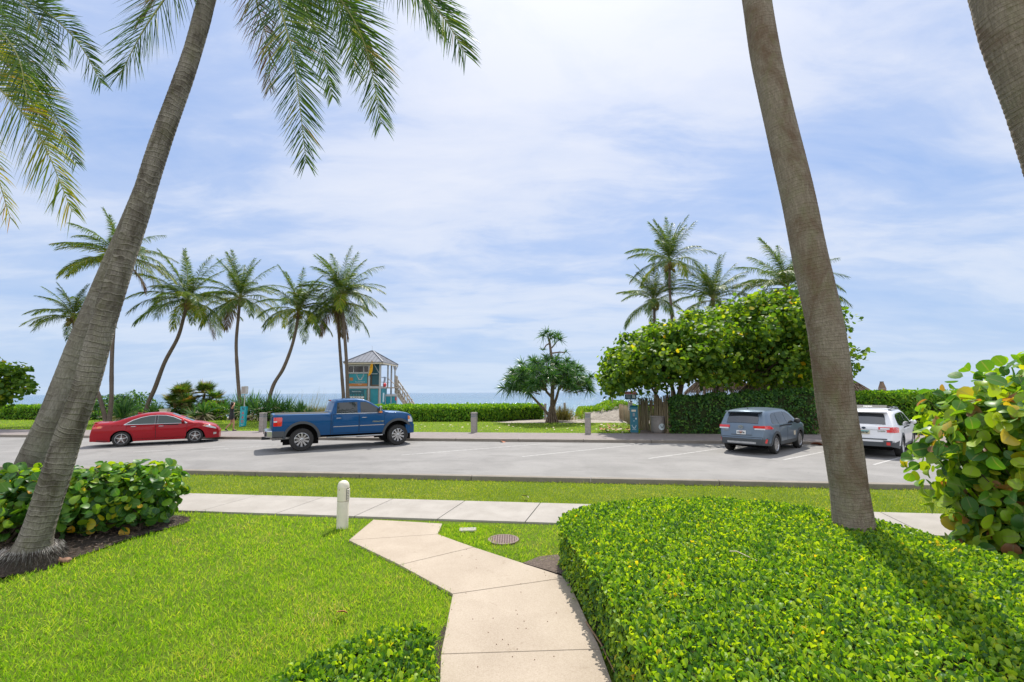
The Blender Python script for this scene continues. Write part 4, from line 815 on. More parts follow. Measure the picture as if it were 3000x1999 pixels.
# palm whose trunk stands outside the frame and whose fronds hang into it
eb = PT(-420, 1700, 6.9); eb.z = 0; ec = PT(-300, -60, 6.9)
E_ = thing('coconut_palm', 'palm out of frame whose green and yellow fronds hang into the upper corner', 'palm tree', (eb.x, eb.y, 0), 0, 'tall palms around the lawn')
trunk('trunk', [Vector((0, 0, 0)), (ec-Vector((eb.x, eb.y, 0)))*.5+Vector((-.15, 0, 0)), ec-Vector((eb.x, eb.y, 0))], .2, .15, M['trunkC'], E_, .1, .08, .02, 20, .05)
for pts, n, L_, wd, dr, mt, sd_, kw in [
 ([(-300, -60, 6.9), (-60, -50, 6.6), (110, 20, 6.4), (225, 120, 6.3), (298, 245, 6.25)], 159, .62, .0170, 0.24, 'frond', 71, {}),
 ([(-300, -60, 6.9), (-110, -60, 7.2), (20, 60, 7.3), (85, 180, 7.35), (120, 330, 7.4)], 149, .72, .0170, 0.35, 'frond', 72, {}),
 ([(-300, -60, 6.9), (-160, 80, 6.4), (-20, 240, 6.1), (110, 390, 5.95), (212, 622, 5.85)], 190, .84, .019, .30, 'frondyel', 73, {'shade': .10}),
 ([(-300, -60, 6.9), (-120, 60, 7.3), (40, 210, 7.6), (150, 320, 7.7), (225, 480, 7.8)], 149, .60, .0170, 0.21, 'frond', 74, {'shade': .15}),
 ([(-300, -60, 6.9), (-150, -20, 6.2), (-30, 60, 5.8), (50, 160, 5.6), (80, 290, 5.5)], 133, .7, .0170, 0.35, 'frond', 75, {}),
 ([(-300, -60, 6.9), (-200, 150, 6.6), (-90, 330, 6.4), (-20, 480, 6.3), (30, 640, 6.3)], 133, .6, .0170, 0.28, 'frondyel', 76, {'shade': .3}),
 ([(-300, -60, 6.9), (-140, -90, 6.6), (0, -40, 6.4), (110, 60, 6.3), (170, 190, 6.2)], 140, .66, .017, .3, 'frond', 81, {}),
 ([(-300, -60, 6.9), (-130, 20, 6.5), (0, 160, 6.3), (90, 290, 6.2), (150, 440, 6.1)], 140, .62, .017, .25, 'frond', 82, {'shade': .1}),
 ([(-300, -60, 6.9), (-480, -60, 6.9), (-650, 60, 6.9), (-760, 250, 6.9)], 113, .7, .0185, 0.22, 'frond', 77, {}),
 ([(-300, -60, 6.9), (-320, -200, 7.8), (-350, -150, 8.8), (-370, 0, 9.6)], 113, .7, .0185, 0.22, 'frond', 78, {}),
 ([(-300, -60, 6.9), (-260, -260, 6.0), (-210, -300, 5.0), (-150, -200, 4.2)], 113, .7, .0185, 0.22, 'frond', 79, {}),
 ([(-300, -60, 6.9), (-270, -320, 6.9), (-200, -520, 7.0), (-60, -600, 7.1)], 113, .7, .0185, 0.17, 'frond', 80, {})]: near_frond(E_, eb, pts, n, L_, wd, dr, M[mt], sd_, **kw)

# ------------------------------------------------------------------ palms beyond the road: shared frond meshes of several droops
def var(e0, e1, seed, mat, L=1.0, leaf=.22, wd=.0098, dr=.40, n=80, **kw):
    pts = [np.zeros(3)]; N = 6; p = np.zeros(3)
    for i in range(N):
        e = rad(e0+(e1-e0)*(i+.5)/N); p = p+np.array([math.cos(e), 0.03*math.sin(seed+i), math.sin(e)])*L/N; pts.append(p)
    return frond_mesh('frond', pts, n, leaf, wd, dr, mat, seed, K=4, bare=.14, rr=.006, up=(0, 0.02, 1.0), **kw)
FV = {'up': [var(84, 52, 101, M['frondfar'], leaf=.20, dr=.45), var(74, 34, 102, M['frondfar'], dr=.6), var(66, 10, 103, M['frondfar'], dr=.7)],
      'mid': [var(52, -12, 104, M['frondfar']), var(42, -30, 105, M['frondfar']), var(36, -20, 106, M['frondfar']), var(30, -45, 107, M['frondfar'])],
      'low': [var(12, -55, 108, M['frondfar'], dr=.6), var(2, -60, 109, M['frondyel'], dr=.6), var(-8, -62, 110, M['frondfar'], dr=.6)],
      'yel': [var(20, -40, 111, M['frondyel']), var(8, -50, 112, M['frondyel'])],
      'dead': [var(-30, -80, 113, M['frondbrown'], .85, dr=.5), var(-60, -86, 114, M['frondbrown'], .8, dr=.3)]}
def far_palm(label, path, Y, r0, r1, L, spec, seed, group, yel=0, tilt=0.0, nuts=True):
    rs = random.Random(seed); pts = [PT(x, y, Y) for x, y in path]; b = pts[0].copy(); b.z = 0
    root = thing('coconut_palm', label, 'palm tree', (b.x, b.y, 0), 0, group); pl = [p-b for p in pts]; pl[0] = Vector((0, 0, -0.3)) if pl[0].z < 0.6 else pl[0]
    r0 *= .72; r1 *= .72; L *= .90
    trunk('trunk', pl, r0, r1, M['trunkM'], root, r0*.5, .13, .03, 12, .08, .35, .03, seed); c = pl[-1]
    for cls, cnt in spec:
        cnt = int(cnt*1.15+.5)
        a0 = rs.uniform(0, 6.28)
        for i in range(cnt):
            me = rs.choice(FV[cls]); f = bpy.data.objects.new('frond', me); COL.objects.link(f); f.parent = root
            f.location = c+Vector((0, 0, rs.uniform(-.05, .2))); f.rotation_euler = (rs.uniform(-.12, .12)+tilt, rs.uniform(-.12, .12), a0+i*6.283/cnt+rs.uniform(-.25, .25)); s = L*rs.uniform(.88, 1.08); f.scale = (s, s, s)
    mb = MB(); mb.ball((c.x, c.y, c.z-.05*L), (.05*L, .05*L, .10*L), M['fibre'], 10, 7); mb.build('crown_fibre', M['fibre'], root, True)
    if nuts:
        mb = MB()
        for i in range(9): a = rs.uniform(0, 6.28); mb.ball((c.x+math.cos(a)*.3, c.y+math.sin(a)*.3, c.z-rs.uniform(.15, .6)), (.13, .13, .16), M['nut'], 8, 6)
        tag(mb.build('coconut_cluster', M['nut'], root, True))
    return root
GA, GB = 'palms in the dune planting beyond the parked cars', 'palms behind the sea grape tree'
STD = [('up', 8), ('mid', 11), ('low', 8), ('yel', 2), ('dead', 1)]
far_palm('tall straight palm half hidden behind the two leaning trunks, widest crown of the dune palms', [(318, 1245), (326, 1175), (327, 1090), (330, 1000), (338, 900), (347, 762)], 34, .20, .14, 4.4, [('up', 6), ('mid', 10), ('low', 6), ('yel', 5), ('dead', 1)], 51, GA)
far_palm('shorter bushy palm with a curved trunk beyond the leaning trunks, above the beach hedge', [(314, 1245), (303, 1205), (286, 1150), (250, 1080), (224, 1000), (214, 930)], 34, .20, .13, 3.3, [('up', 9), ('mid', 9), ('low', 4), ('yel', 5)], 52, GA)
far_palm('slanting dune palm whose trunk rises from behind the red sedan', [(418, 1225), (435, 1180), (454, 1137), (483, 1061), (521, 989), (540, 923), (549, 885)], 39, .24, .17, 5.2, STD, 53, GA, tilt=0.0)
far_palm('upright slim palm standing just behind the teal signpost', [(712, 1225), (702, 1170), (695, 1080), (692, 1008), (697, 942), (704, 876)], 38, .21, .15, 4.4, [('up', 9), ('mid', 11), ('low', 7), ('dead', 1)], 54, GA)
far_palm('curved palm leaning towards the lifeguard tower above the pickup bed', [(776, 1222), (787, 1178), (802, 1127), (830, 1080), (854, 1018), (868, 961), (875, 912)], 38, .22, .15, 4.2, [('up', 8), ('mid', 10), ('low', 7), ('yel', 2)], 55, GA)
far_palm('twin palm trunk further from the lifeguard tower with a hanging dead frond', [(1012, 1225), (1007, 1170), (1000, 1080), (994, 1000), (990, 930), (986, 900)], 40, .22, .15, 4.2, [('up', 4), ('mid', 6), ('low', 5), ('yel', 3), ('dead', 4)], 56, GA)
far_palm('twin palm trunk touching the lifeguard tower wall', [(1024, 1225), (1019, 1170), (1015, 1060), (1008, 960), (1004, 900), (1004, 868)], 39, .23, .16, 4.7, [('up', 10), ('mid', 11), ('low', 6)], 57, GA)
far_palm('tallest slender palm above the sea grape tree', [(1970, 1200), (1969, 1050), (1968, 930), (1962, 850), (1962, 770)], 33, .17, .12, 3.9, [('up', 10), ('mid', 7), ('low', 6)], 58, GB)
far_palm('short palm below the tallest one at the sea grape tree edge', [(1921, 1200), (1920, 1050), (1918, 950), (1916, 885)], 35, .18, .13, 3.5, [('up', 10), ('mid', 9), ('low', 6)], 59, GB)
far_palm('palm crown rising behind the middle of the sea grape tree', [(2092, 1200), (2090, 1050), (2088, 880)], 32, .18, .13, 3.7, [('up', 10), ('mid', 10), ('low', 5)], 60, GB, nuts=False)
far_palm('full palm crown behind the tall brown trunk and the sea grape tree', [(2318, 1200), (2314, 1050), (2308, 848)], 30, .20, .15, 4.4, [('up', 11), ('mid', 10), ('low', 6), ('dead', 1)], 61, GB, nuts=False)
# ------------------------------------------------------------------ plants across the road
def yucca(label, p, h, n, seed, group='spiky yuccas in the dune planting', dead=0.15):
    rg = np.random.default_rng(seed); root = thing('yucca', label, 'plant', (p.x, p.y, 0), 0, group)
    heads = max(2, int(h*2.2)); Bs, Ds, Ls, Ws, Dr, Rn = [], [], [], [], [], []; mb = MB()
    for i in range(heads):
        a = rg.uniform(0, 6.28); r = rg.uniform(0, .55)*h*.5; hz = rg.uniform(.05, .42)*h; c = np.array([math.cos(a)*r, math.sin(a)*r, hz]); mb.tube([(c[0]*.3, c[1]*.3, 0), tuple(c)], [.06, .05], 6, M['stem'])
        m = n//heads; e = np.radians(np.concatenate([rg.uniform(18, 88, int(m*(1-dead))), rg.uniform(-40, 10, m-int(m*(1-dead)))])); az = rg.uniform(0, 6.28, m)
        Bs.append(np.tile(c, (m, 1))+rg.normal(0, .03, (m, 3))); Ds.append(np.column_stack([np.cos(e)*np.cos(az), np.cos(e)*np.sin(az), np.sin(e)])); Ls.append(rg.uniform(.62, .98, m)*h*.72); Ws.append(rg.uniform(.055, .085, m)); Dr.append(rg.uniform(0, .22, m)*np.cos(e))
        Rn.append(np.concatenate([rg.random(int(m*(1-dead)))*.93, np.full(m-int(m*(1-dead)), .98)]))
    blades('leaves', np.vstack(Bs), np.vstack(Ds), np.concatenate(Ls), np.concatenate(Ws), np.concatenate(Dr), M['yucca'], 4, root, np.concatenate(Rn), prof=[.7, 1, .7, .04], rg=rg)
    mb.build('stems', M['stem'], root); return root
for i, (px, Y, h, n, lb) in enumerate([
    (372, 36, 2.3, 200, 'large fan of yucca blades above the red sedan rear window'), (352, 38, 1.9, 140, 'low yucca beside the shorter bushy palm trunk base'), (455, 37, 1.7, 120, 'yucca at the foot of the slanting palm'),
    (400, 41, 1.9, 120, 'yucca in front of the dark rounded shrub'), (590, 38.0, 2.0, 200, 'upright yucca just above the pale boulder'), (648, 39.5, 2.4, 150, 'tall yucca behind the walking woman'), (682, 39, 2.6, 170, 'yucca wrapped around the upright slim palm base'),
    (735, 38, 2.6, 190, 'wide yucca behind the teal signpost panel'), (762, 37.5, 2.2, 170, 'yucca behind the bollard at the truck tailgate'), (800, 37.5, 2.6, 180, 'tall yucca at the foot of the curved palm'), (845, 37.5, 2.3, 190, 'yucca above the middle of the truck bed'),
    (875, 36.5, 1.9, 150, 'yucca above the front of the truck bed'), (905, 36.5, 1.6, 110, 'small bright yucca beside the truck rear window')]):
    p = PT(px, 1200, Y); p.z = 0; yucca(lb, p, h, n, 300+i)
def fan_palmetto(label, p, spec, seed):
    rg = np.random.default_rng(seed); root = thing('palmetto', label, 'palm bush', (p.x, p.y, 0)); mb = MB()
    for k_, (dx, h, nf) in enumerate(spec):
        c = np.array([dx, rg.normal(0, .5), h]); mb.tube([(dx*.8, 0, 0), tuple(c)], [.12, .10], 7, M['fibre'])
        Bs, Ds, Ls, Sd, Rn = [], [], [], [], []
        for i in range(nf):
            az = rg.uniform(0, 6.28); e = math.radians(rg.uniform(-25, 75)); ax = np.array([math.cos(e)*math.cos(az), math.cos(e)*math.sin(az), math.sin(e)]); st = rg.uniform(.35, .75); hub = c+ax*st
            mb.tube([tuple(c), tuple(hub)], [.018, .012], 4, M['rachis']); sd_ = np.cross(ax, [0, 0, 1.0]); sd_ /= np.linalg.norm(sd_)+1e-9; up = np.cross(sd_, ax); old = rg.random() < .25
            for a in np.linspace(-1.75, 1.75, 26): Bs.append(hub); Ds.append(ax*math.cos(a)+sd_*math.sin(a)+up*.15*abs(math.sin(a))); Ls.append(rg.uniform(.75, 1.0)*(1-.18*abs(a)/1.75)); Sd.append(-ax*math.sin(a)+sd_*math.cos(a)); Rn.append((.75+.25*rg.random()) if old or e < 0.1 and rg.random() < .5 else rg.random()*.75)
        blades('fan_leaves', np.array(Bs), np.array(Ds), np.array(Ls), np.full(len(Bs), .075), rg.uniform(.05, .3, len(Bs)), M['fan'], 4, root, np.array(Rn), side=np.array(Sd), prof=[.35, 1, .7, .05], rg=rg)
    mb.build('stems', M['fibre'], root, True); return root
p = PT(558, 1200, 40.5); p.z = 0
fan_palmetto('tall clump of fan leaved palmettos with brown tinged leaves behind the red sedan hood', p, [(-.6, 2.1, 26), (.9, 2.2, 26), (-1.6, 1.4, 22), (1.9, 1.5, 24), (.1, 1.3, 22), (-2.1, .7, 20), (1.0, .7, 18), (-.8, .8, 18), (2.2, .8, 16)], 5)

def bush(name, label, vol, nleaf, size, mat, seed, cat='shrub', tpl=LF_SMALL, stems=14, group=None, up=.5):
    rg = np.random.default_rng(seed); root = thing(name, label, cat, (0, 0, 0), 0, group); wts = np.array([v[2] for v in vol], float); wts /= wts.sum(); ch = rg.choice(len(vol), nleaf, p=wts)
    C = np.array([tuple(v[0]) for v in vol], float)[ch]; R = np.array([v[1] for v in vol], float)[ch]; d = unit(rg.normal(size=(nleaf, 3))); rr = np.clip(1-np.abs(rg.normal(0, .25, nleaf)), .15, 1.0)*(1+.12*np.sin(d[:, 0]*6+seed)*np.sin(d[:, 2]*7))
    pos = C+d*R*rr[:, None]; ok = pos[:, 2] > .03; pos, d = pos[ok], d[ok]; N = len(pos)
    foliage('foliage', tpl, pos, d*.6+np.column_stack([rg.normal(0, .5, N), rg.normal(0, .5, N), rg.normal(up, .5, N)]), rg.normal(size=(N, 3)), size*rg.uniform(.6, 1.2, N), rg.random(N), mat, root)
    mb = MB(); rs = random.Random(seed)
    for i in range(stems):
        v = vol[rs.randrange(len(vol))]; c = Vector(v[0]); b = Vector((c.x+rs.uniform(-.3, .3)*v[1][0], c.y, 0)); t = c+Vector((rs.uniform(-.7, .7)*v[1][0], rs.uniform(-.7, .7)*v[1][1], rs.uniform(-.2, .7)*v[1][2])); mb.tube([b, b*.5+t*.5+Vector((rs.uniform(-.1, .1), 0, 0)), t], [.03, .02, .008], 5, M['stem'])
    mb.build('branches', M['stem'], root, True); return root
def at(px, Y, z=0.0):
    p = PT(px, 1150, Y); p.z = z; return p
bush('sea_grape_shrub', 'dark rounded sea grape shrub between the shorter palm and the slanting palm', [(at(395, 43, 1.2), (1.9, 1.2, 1.3), 2), (at(365, 43, 1.0), (1.4, 1.2, 1.1), 1), (at(330, 42, 1.1), (1.6, 1.2, 1.2), 1.3), (at(283, 41, 1.0), (1.6, 1.2, 1.25), 1)], 2600, .20, M['darkhedge'], 71, tpl=LF_RND4)
bush('green_shrub', 'bright green leafy shrub between the pale boulder and the walking woman', [(at(622, 39.2, .8), (.75, .6, .85), 2), (at(645, 39.2, .6), (.8, .6, .7), 1.5), (at(610, 39, .45), (.6, .5, .5), 1)], 900, .20, M['litehedge'], 72, tpl=LF_OVAL)
bush('green_shrub', 'low tangled shrub with pale stems under the yuccas behind the truck tailgate', [(at(790, 37, .45), (1.4, .6, .5), 2), (at(830, 37, .4), (1.3, .6, .45), 1.5), (at(740, 38.3, .45), (1.5, .6, .5), 1.5), (at(695, 39.5, .5), (1.5, .6, .55), 1.5)], 900, .18, M['darkhedge'], 73, tpl=LF_OVAL, stems=40)
bush('green_shrub', 'shaded low shrub under the palmettos behind the red sedan roof', [(at(545, 40, .6), (2.4, .8, .7), 2), (at(480, 40.5, .5), (2.0, .8, .6), 1.5), (at(430, 40, .6), (1.8, .8, .7), 1.5), (at(345, 39, .5), (2.0, .8, .6), 1.5)], 1600, .20, M['darkhedge'], 74, tpl=LF_OVAL, stems=30)
# clipped dune hedges
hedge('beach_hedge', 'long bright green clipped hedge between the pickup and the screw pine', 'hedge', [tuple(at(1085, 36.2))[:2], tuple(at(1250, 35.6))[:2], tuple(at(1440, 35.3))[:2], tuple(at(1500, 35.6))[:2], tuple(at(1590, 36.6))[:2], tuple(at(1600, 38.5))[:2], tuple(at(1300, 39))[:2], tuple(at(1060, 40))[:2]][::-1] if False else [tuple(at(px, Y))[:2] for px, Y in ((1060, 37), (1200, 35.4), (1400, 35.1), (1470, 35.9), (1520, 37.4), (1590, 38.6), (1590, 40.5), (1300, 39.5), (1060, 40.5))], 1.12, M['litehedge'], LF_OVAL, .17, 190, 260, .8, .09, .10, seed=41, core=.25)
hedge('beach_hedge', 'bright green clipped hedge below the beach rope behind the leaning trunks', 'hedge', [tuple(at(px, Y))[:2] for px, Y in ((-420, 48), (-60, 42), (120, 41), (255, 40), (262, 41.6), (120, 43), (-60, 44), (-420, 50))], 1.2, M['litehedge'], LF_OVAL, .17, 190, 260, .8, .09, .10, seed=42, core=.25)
# ground cover on the dune at the beach entrance
hm = lambda P: 0.35+0.85*np.exp(-((P[:, 0]-9.0)/2.6)**2)+0.15*np.sin(P[:, 0]*2.3)
hedge('dune_ground_cover', None, None, [tuple(at(px, Y))[:2] for px, Y in ((1690, 39.5), (1740, 38.2), (1800, 37.2), (1860, 36), (1905, 35.5), (1960, 36.5), (1960, 43), (1690, 43))], 1.0, M['dune'], LF_OVAL, .17, 200, 200, .8, .08, .10, seed=43, hfun=hm, kind='stuff')
mb = MB(); dl = [tuple(at(px, Y))[:2] for px, Y in ((1670, 38.6), (1740, 37.2), (1850, 35), (1910, 34.5), (1970, 36), (1970, 44), (1680, 44))]; c = np.mean(np.array(dl), 0); A_ = np.array(dl); hin = hm(A_*.55+c*.45)*.85
mb.add([(x, y, -.05) for x, y in dl]+[(x*.55+c[0]*.45, y*.55+c[1]*.45, h) for (x, y), h in zip(dl, hin)]+[(c[0], c[1], float(hm(c[None])[0])*.9)], [(i, (i+1) % 7, 7+(i+1) % 7, 7+i) for i in range(7)]+[(7+i, 7+(i+1) % 7, 14) for i in range(7)], M['sand']); tag(mb.build('dune', M['sand'], smooth=True, angle=80), kind='structure')
def reeds(name, pts, n, h, seed, spread, mat, w_=.025, lab=None, cat=None, group=None, kind=None, stalks=0):
    rg = np.random.default_rng(seed); pts = np.array([tuple(p) for p in pts], float); b = pts[rg.integers(0, len(pts), n)]+np.column_stack([rg.normal(0, spread, n), rg.normal(0, spread*.6, n), np.zeros(n)]); d = np.column_stack([rg.normal(.05, .28, n), rg.normal(0, .28, n), np.ones(n)])
    o = blades(name, b, d, h*rg.uniform(.45, 1.1, n), np.full(n, w_), rg.uniform(0, .35, n), mat, 4, None, rg.random(n), rg=rg); return tag(o, lab, cat, group, kind)
reeds('beach_grass', [at(1647, 36), at(1640, 36), at(1655, 36)], 900, 1.35, 81, .40, M['seaoat'], .020, 'dome of dry brown beach grass beside the screw pine and posts', 'grass clump', None)
reeds('beach_grass', [at(1700, 37.5), at(1712, 37.5)], 120, 1.3, 82, .3, M['dune'], .03, 'small tuft of upright beach grass at the dune edge', 'grass clump', None)
reeds('dune_grass', [at(px, 43+abs(px-900)*.004) for px in range(860, 1075, 14)], 2600, 1.35, 83, .6, M['seaoat'], .022, kind='stuff')
rg = np.random.default_rng(84); N = 230; xs_ = rg.uniform(840, 1075, N); b = np.array([tuple(at(x, 44)) for x in xs_]); blades_o = blades('sea_oat_stalks', b, np.column_stack([rg.normal(.18, .12, N), rg.normal(0, .1, N), np.ones(N)]), rg.uniform(1.9, 3.3, N), np.full(N, .016), rg.uniform(.02, .25, N), M['seaoat'], 5, rg=rg); tag(blades_o, kind='stuff')
reeds('dune_grass', [at(px, 47) for px in range(-420, 420, 18)], 5200, 1.55, 85, .9, M['seaoat'], .028, kind='stuff')
# beach posts and rope
def post(px, Y, top, w_, label, lean=0.0, group='weathered posts on the beach path'):
    p = at(px, Y); mb = MB(); mb.tube([(0, 0, -.4), (lean*.5, 0, top*.5), (lean, 0, top)], [w_, w_*.95, w_*.9], 8, M['deckwood']); o = mb.build('beach_post', M['deckwood'], smooth=True); o.location = p; tag(o, label, 'post', group)
post(1597, 38.5, 1.25, .11, 'weathered post standing in the beach hedge behind the screw pine limb'); post(1624, 39.5, 1.25, .11, 'weathered post hidden close behind the screw pine trunk'); post(1635, 38, 1.05, .09, 'weathered post leaning in the gap between screw pine and grass clump', .12); post(1653.5, 39, 1.3, .11, 'weathered post touching the dry beach grass dome'); post(1794, 39, 1.75, .07, 'thin dark post poking up behind the green dune')
mb = MB()
for px in (-250, 2, 110, 250): 
    p = at(px, 45.5); mb.tube([(p.x, p.y, -.3), (p.x, p.y, 1.35)], .06, 6, M['deckwood'])
pp = []
for a_, b_ in ((-250, 2), (2, 110), (110, 250)):
    for i in range(9): t = i/8; p = at(a_+(b_-a_)*t, 45.4); pp.append((p.x, p.y, 1.28-.22*4*t*(1-t)))
mb.tube(pp, .035, 5, M['tanpanel']); tag(mb.build('rope_fence', M['deckwood']), 'sagging pale rope barrier on posts behind the beach hedge', 'rope fence')
# boulder, electrical box
p = G(590, 1231); mb = MB(); mb.ball((0, 0, .28), (1.05, .6, .62), M['rock'], 18, 11, None, .10, random.Random(3)); o = mb.build('boulder', M['rock'], smooth=True, angle=50); o.location = (p.x, p.y, -.05); o.rotation_euler = (0, .10, .2); tag(o, 'pale weathered boulder on the lawn behind the red sedan hood', 'boulder')
p = at(487, 33); t = thing('utility_cabinet', 'tan utility cabinet on the lawn behind the red sedan roof', 'cabinet', tuple(p)); mb = MB(); mb.box((0, 0, .55), (.58, .35, 1.1), M['tanpanel']); mb.build('body', M['tanpanel'], t, bevel=.02); mb = MB(); mb.box((0, -.182, .55), (.46, .014, .9), M['lampwhite']); mb.build('door', M['lampwhite'], t); mb = MB(); mb.box((0, 0, 1.125), (.64, .40, .05), M['tanpanel']); mb.build('lid', M['tanpanel'], t, bevel=.01)

# ------------------------------------------------------------------ screw pine
rg = np.random.default_rng(91); pb = G(1617, 1238); Yp = pb.y; pan = thing('screw_pine', 'screw pine with an umbrella of sword leaves and a taller bare leader on top', 'tree', tuple(pb))
def pp_(px, py, dy=0.0): return PT(px, py, Yp+dy)-pb
mb = MB(); bk = M['bark']
mb.tube([(0, 0, 0), pp_(1617, 1200), pp_(1618, 1160), pp_(1620, 1110), pp_(1616, 1050), pp_(1610, 1000), pp_(1604, 985)], [.17, .155, .15, .14, .11, .08, .06], 9, bk)
for i in range(15): a = i*6.283/15; mb.tube([(.48*math.cos(a), .48*math.sin(a), -.05), (.30*math.cos(a), .30*math.sin(a), .45), (.14*math.cos(a), .14*math.sin(a), 1.15)], [.055, .05, .04], 6, bk)
LIMB = [[(1612, 1222), (1590, 1195), (1560, 1163), (1545, 1140), (1525, 1120)], [(1618, 1165), (1603, 1150), (1590, 1130), (1570, 1100)], [(1622, 1190), (1632, 1160), (1638, 1135), (1660, 1110), (1690, 1095)], [(1618, 1130), (1640, 1095), (1665, 1065)], [(1620, 1110), (1590, 1080), (1575, 1060)], [(1545, 1140), (1520, 1135), (1495, 1140)], [(1638, 1135), (1680, 1125), (1715, 1115)]]
for L in LIMB: mb.tube([pp_(x, y) for x, y in L], np.linspace(.115, .05, len(L)), 7, bk)
for L in ([(1612, 1005), (1600, 1012), (1592, 1025)], [(1618, 1035), (1640, 1032), (1655, 1033)], [(1608, 995), (1622, 988), (1634, 986)], [(1616, 1020), (1626, 1008), (1632, 1000)]): mb.tube([pp_(x, y) for x, y in L], [.06, .05, .04], 6, bk)
heads = []
for _ in range(135):
    while True:
        x, y = rg.uniform(-1, 1), rg.uniform(-1, 1)
        if x*x+y*y < 1: break
    px = 1612+x*118; dome = math.sqrt(max(0, 1-x*x*.86)); zc = rg.uniform(.12, 1); py = 1140-zc*dome*88+8*abs(x); heads.append((px, py, y*3.3*dome, 0.62))
for _ in range(34):
    x = rg.choice([-1, 1])*rg.uniform(.25, 1.0); heads.append((1612+x*112, rg.uniform(1108, 1152)-6*abs(x), rg.normal(0, 1.5), .58))
for px, py, dy in ((1478, 1138, 0), (1490, 1112, .4), (1722, 1120, 0), (1728, 1105, -.5), (1505, 1088, 0), (1700, 1085, .5), (1530, 1065, .3), (1660, 1058, -.3), (1560, 1056, 0), (1630, 1052, .2), (1598, 1050, -.4)): heads.append((px, py, dy, .66))
for px, py in ((1602, 975), (1612, 985), (1592, 985), (1634, 984), (1640, 996), (1624, 992), (1590, 1027), (1658, 1031)): heads.append((px, py, rg.normal(0, .2), .58 if py < 1000 else .40))
Bs, Ds, Ls, Rn = [], [], [], []; c0 = pp_(1618, 1135)
for px, py, dy, sc in heads:
    c = pp_(px, py, dy); m = 46 if sc > .5 else 22; ax = np.array([c.x-c0.x, c.y-c0.y, abs(c.z-c0.z)*.5+1.2]); ax /= np.linalg.norm(ax); d = unit(rg.normal(size=(m, 3))*.85+ax*.75); Bs.append(np.tile(np.array(c), (m, 1))); Ds.append(d); Ls.append(rg.uniform(.65, 1.15, m)*sc*1.25); Rn.append(rg.random(m))
    if py > 1035 and rg.random() < .45: mb.tube([c0*.4+c*.6+Vector((0, 0, -.3)), c], [.05, .035], 5, bk)
L_ = np.concatenate(Ls); blades('leaves', np.vstack(Bs), np.vstack(Ds), L_, np.full(len(L_), .05), rg.uniform(.15, .5, len(L_)), M['pandan'], 4, pan, np.concatenate(Rn), prof=[.9, 1, .6, .04], rg=rg)
mb.build('trunk', bk, pan, True)

# ------------------------------------------------------------------ sea grape trees
def grape_tree(label, Y, blobs, ncl, trunks, seed, group=None, leaf=.24, fwd=1.0):
    """blobs: px,py,rx_px,ry_px,depth radius,dy,weight; clusters of round leaves on a real limb skeleton"""
    blobs = [(b[0]-fwd*max(0, b[0]-2200)*.24, b[1]+fwd*max(0, 1150-b[1])*.10, *b[2:]) for b in blobs]; rg = np.random.default_rng(seed); sc = Y/F; base = at(blobs[0][0], Y); root = thing('sea_grape_tree', label, 'tree', tuple(base), 0, group); B0 = np.array(base)
    C = np.array([tuple(PT(b[0], b[1], Y+b[5]-1.2*fwd)) for b in blobs])-B0; R = np.array([(b[2]*sc*(1-.11*fwd), b[4]+1.1*fwd, b[3]*sc*(1-.09*fwd)) for b in blobs]); w_ = np.array([b[6] for b in blobs], float); w_ /= w_.sum(); ch = rg.choice(len(blobs), ncl, p=w_)
    d = unit(rg.normal(size=(ncl, 3))); rr = np.clip(1-np.abs(rg.normal(0, .30, ncl)), .1, 1.0); bumpy = 1+.14*np.sin(d[:, 0]*5+ch)+.10*np.sin(d[:, 2]*8+d[:, 1]*6+ch*2); cc = C[ch]+d*R[ch]*(rr*bumpy)[:, None]
    gap = np.sin(cc[:, 0]*1.9+seed)*np.sin(cc[:, 2]*2.3)*np.sin(cc[:, 1]*1.5+1) > .34; cc, d = cc[~gap], d[~gap]; n = len(cc); kl = 9; cen = cc.mean(0)
    cc = np.where((cc[:, 2:3] < 1.3), cc+np.array([0, 0, .8]), cc)
    ax = unit(d+np.array([0, 0, .35])); idx = np.repeat(np.arange(n), kl); m = n*kl; dd = unit(ax[idx]*.6+rg.normal(size=(m, 3))*.8); pos = cc[idx]+dd*rg.uniform(.10, .42, m)[:, None]; crn = rg.random(n)
    foliage('crown', LF_RND4, pos, dd*.7+np.column_stack([rg.normal(0, .5, m), rg.normal(0, .5, m), rg.normal(.55, .5, m)]), dd+rg.normal(0, .4, (m, 3)), leaf*rg.uniform(.6, 1.15, m), np.clip(.35*crn[idx]+.65*rg.random(m), 0, 1), M['grapetree'], root)
    mb = MB(); rs = random.Random(seed)
    for t in trunks:
        pts = [PT(x, y, Y+dy)-Vector(B0) for x, y, dy in t[0]]; mb.tube(pts, np.linspace(t[1], t[1]*.45, len(pts)), 8, M['bark'])
        for _ in range(t[2]):
            j = rs.randrange(n); tip = Vector(cc[j]); b = pts[-1]*.6+pts[-2]*.4; 
            if (tip-b).length > 6: tip = b+(tip-b)*.6
            mid = b*.5+tip*.5+Vector((rs.uniform(-.3, .3), rs.uniform(-.3, .3), rs.uniform(-.1, .4))); r = t[1]*.30; mb.tube([b, mid, tip], [r, r*.6, r*.2], 5, M['bark'])
    mb.build('trunk', M['bark'], root, True); return root
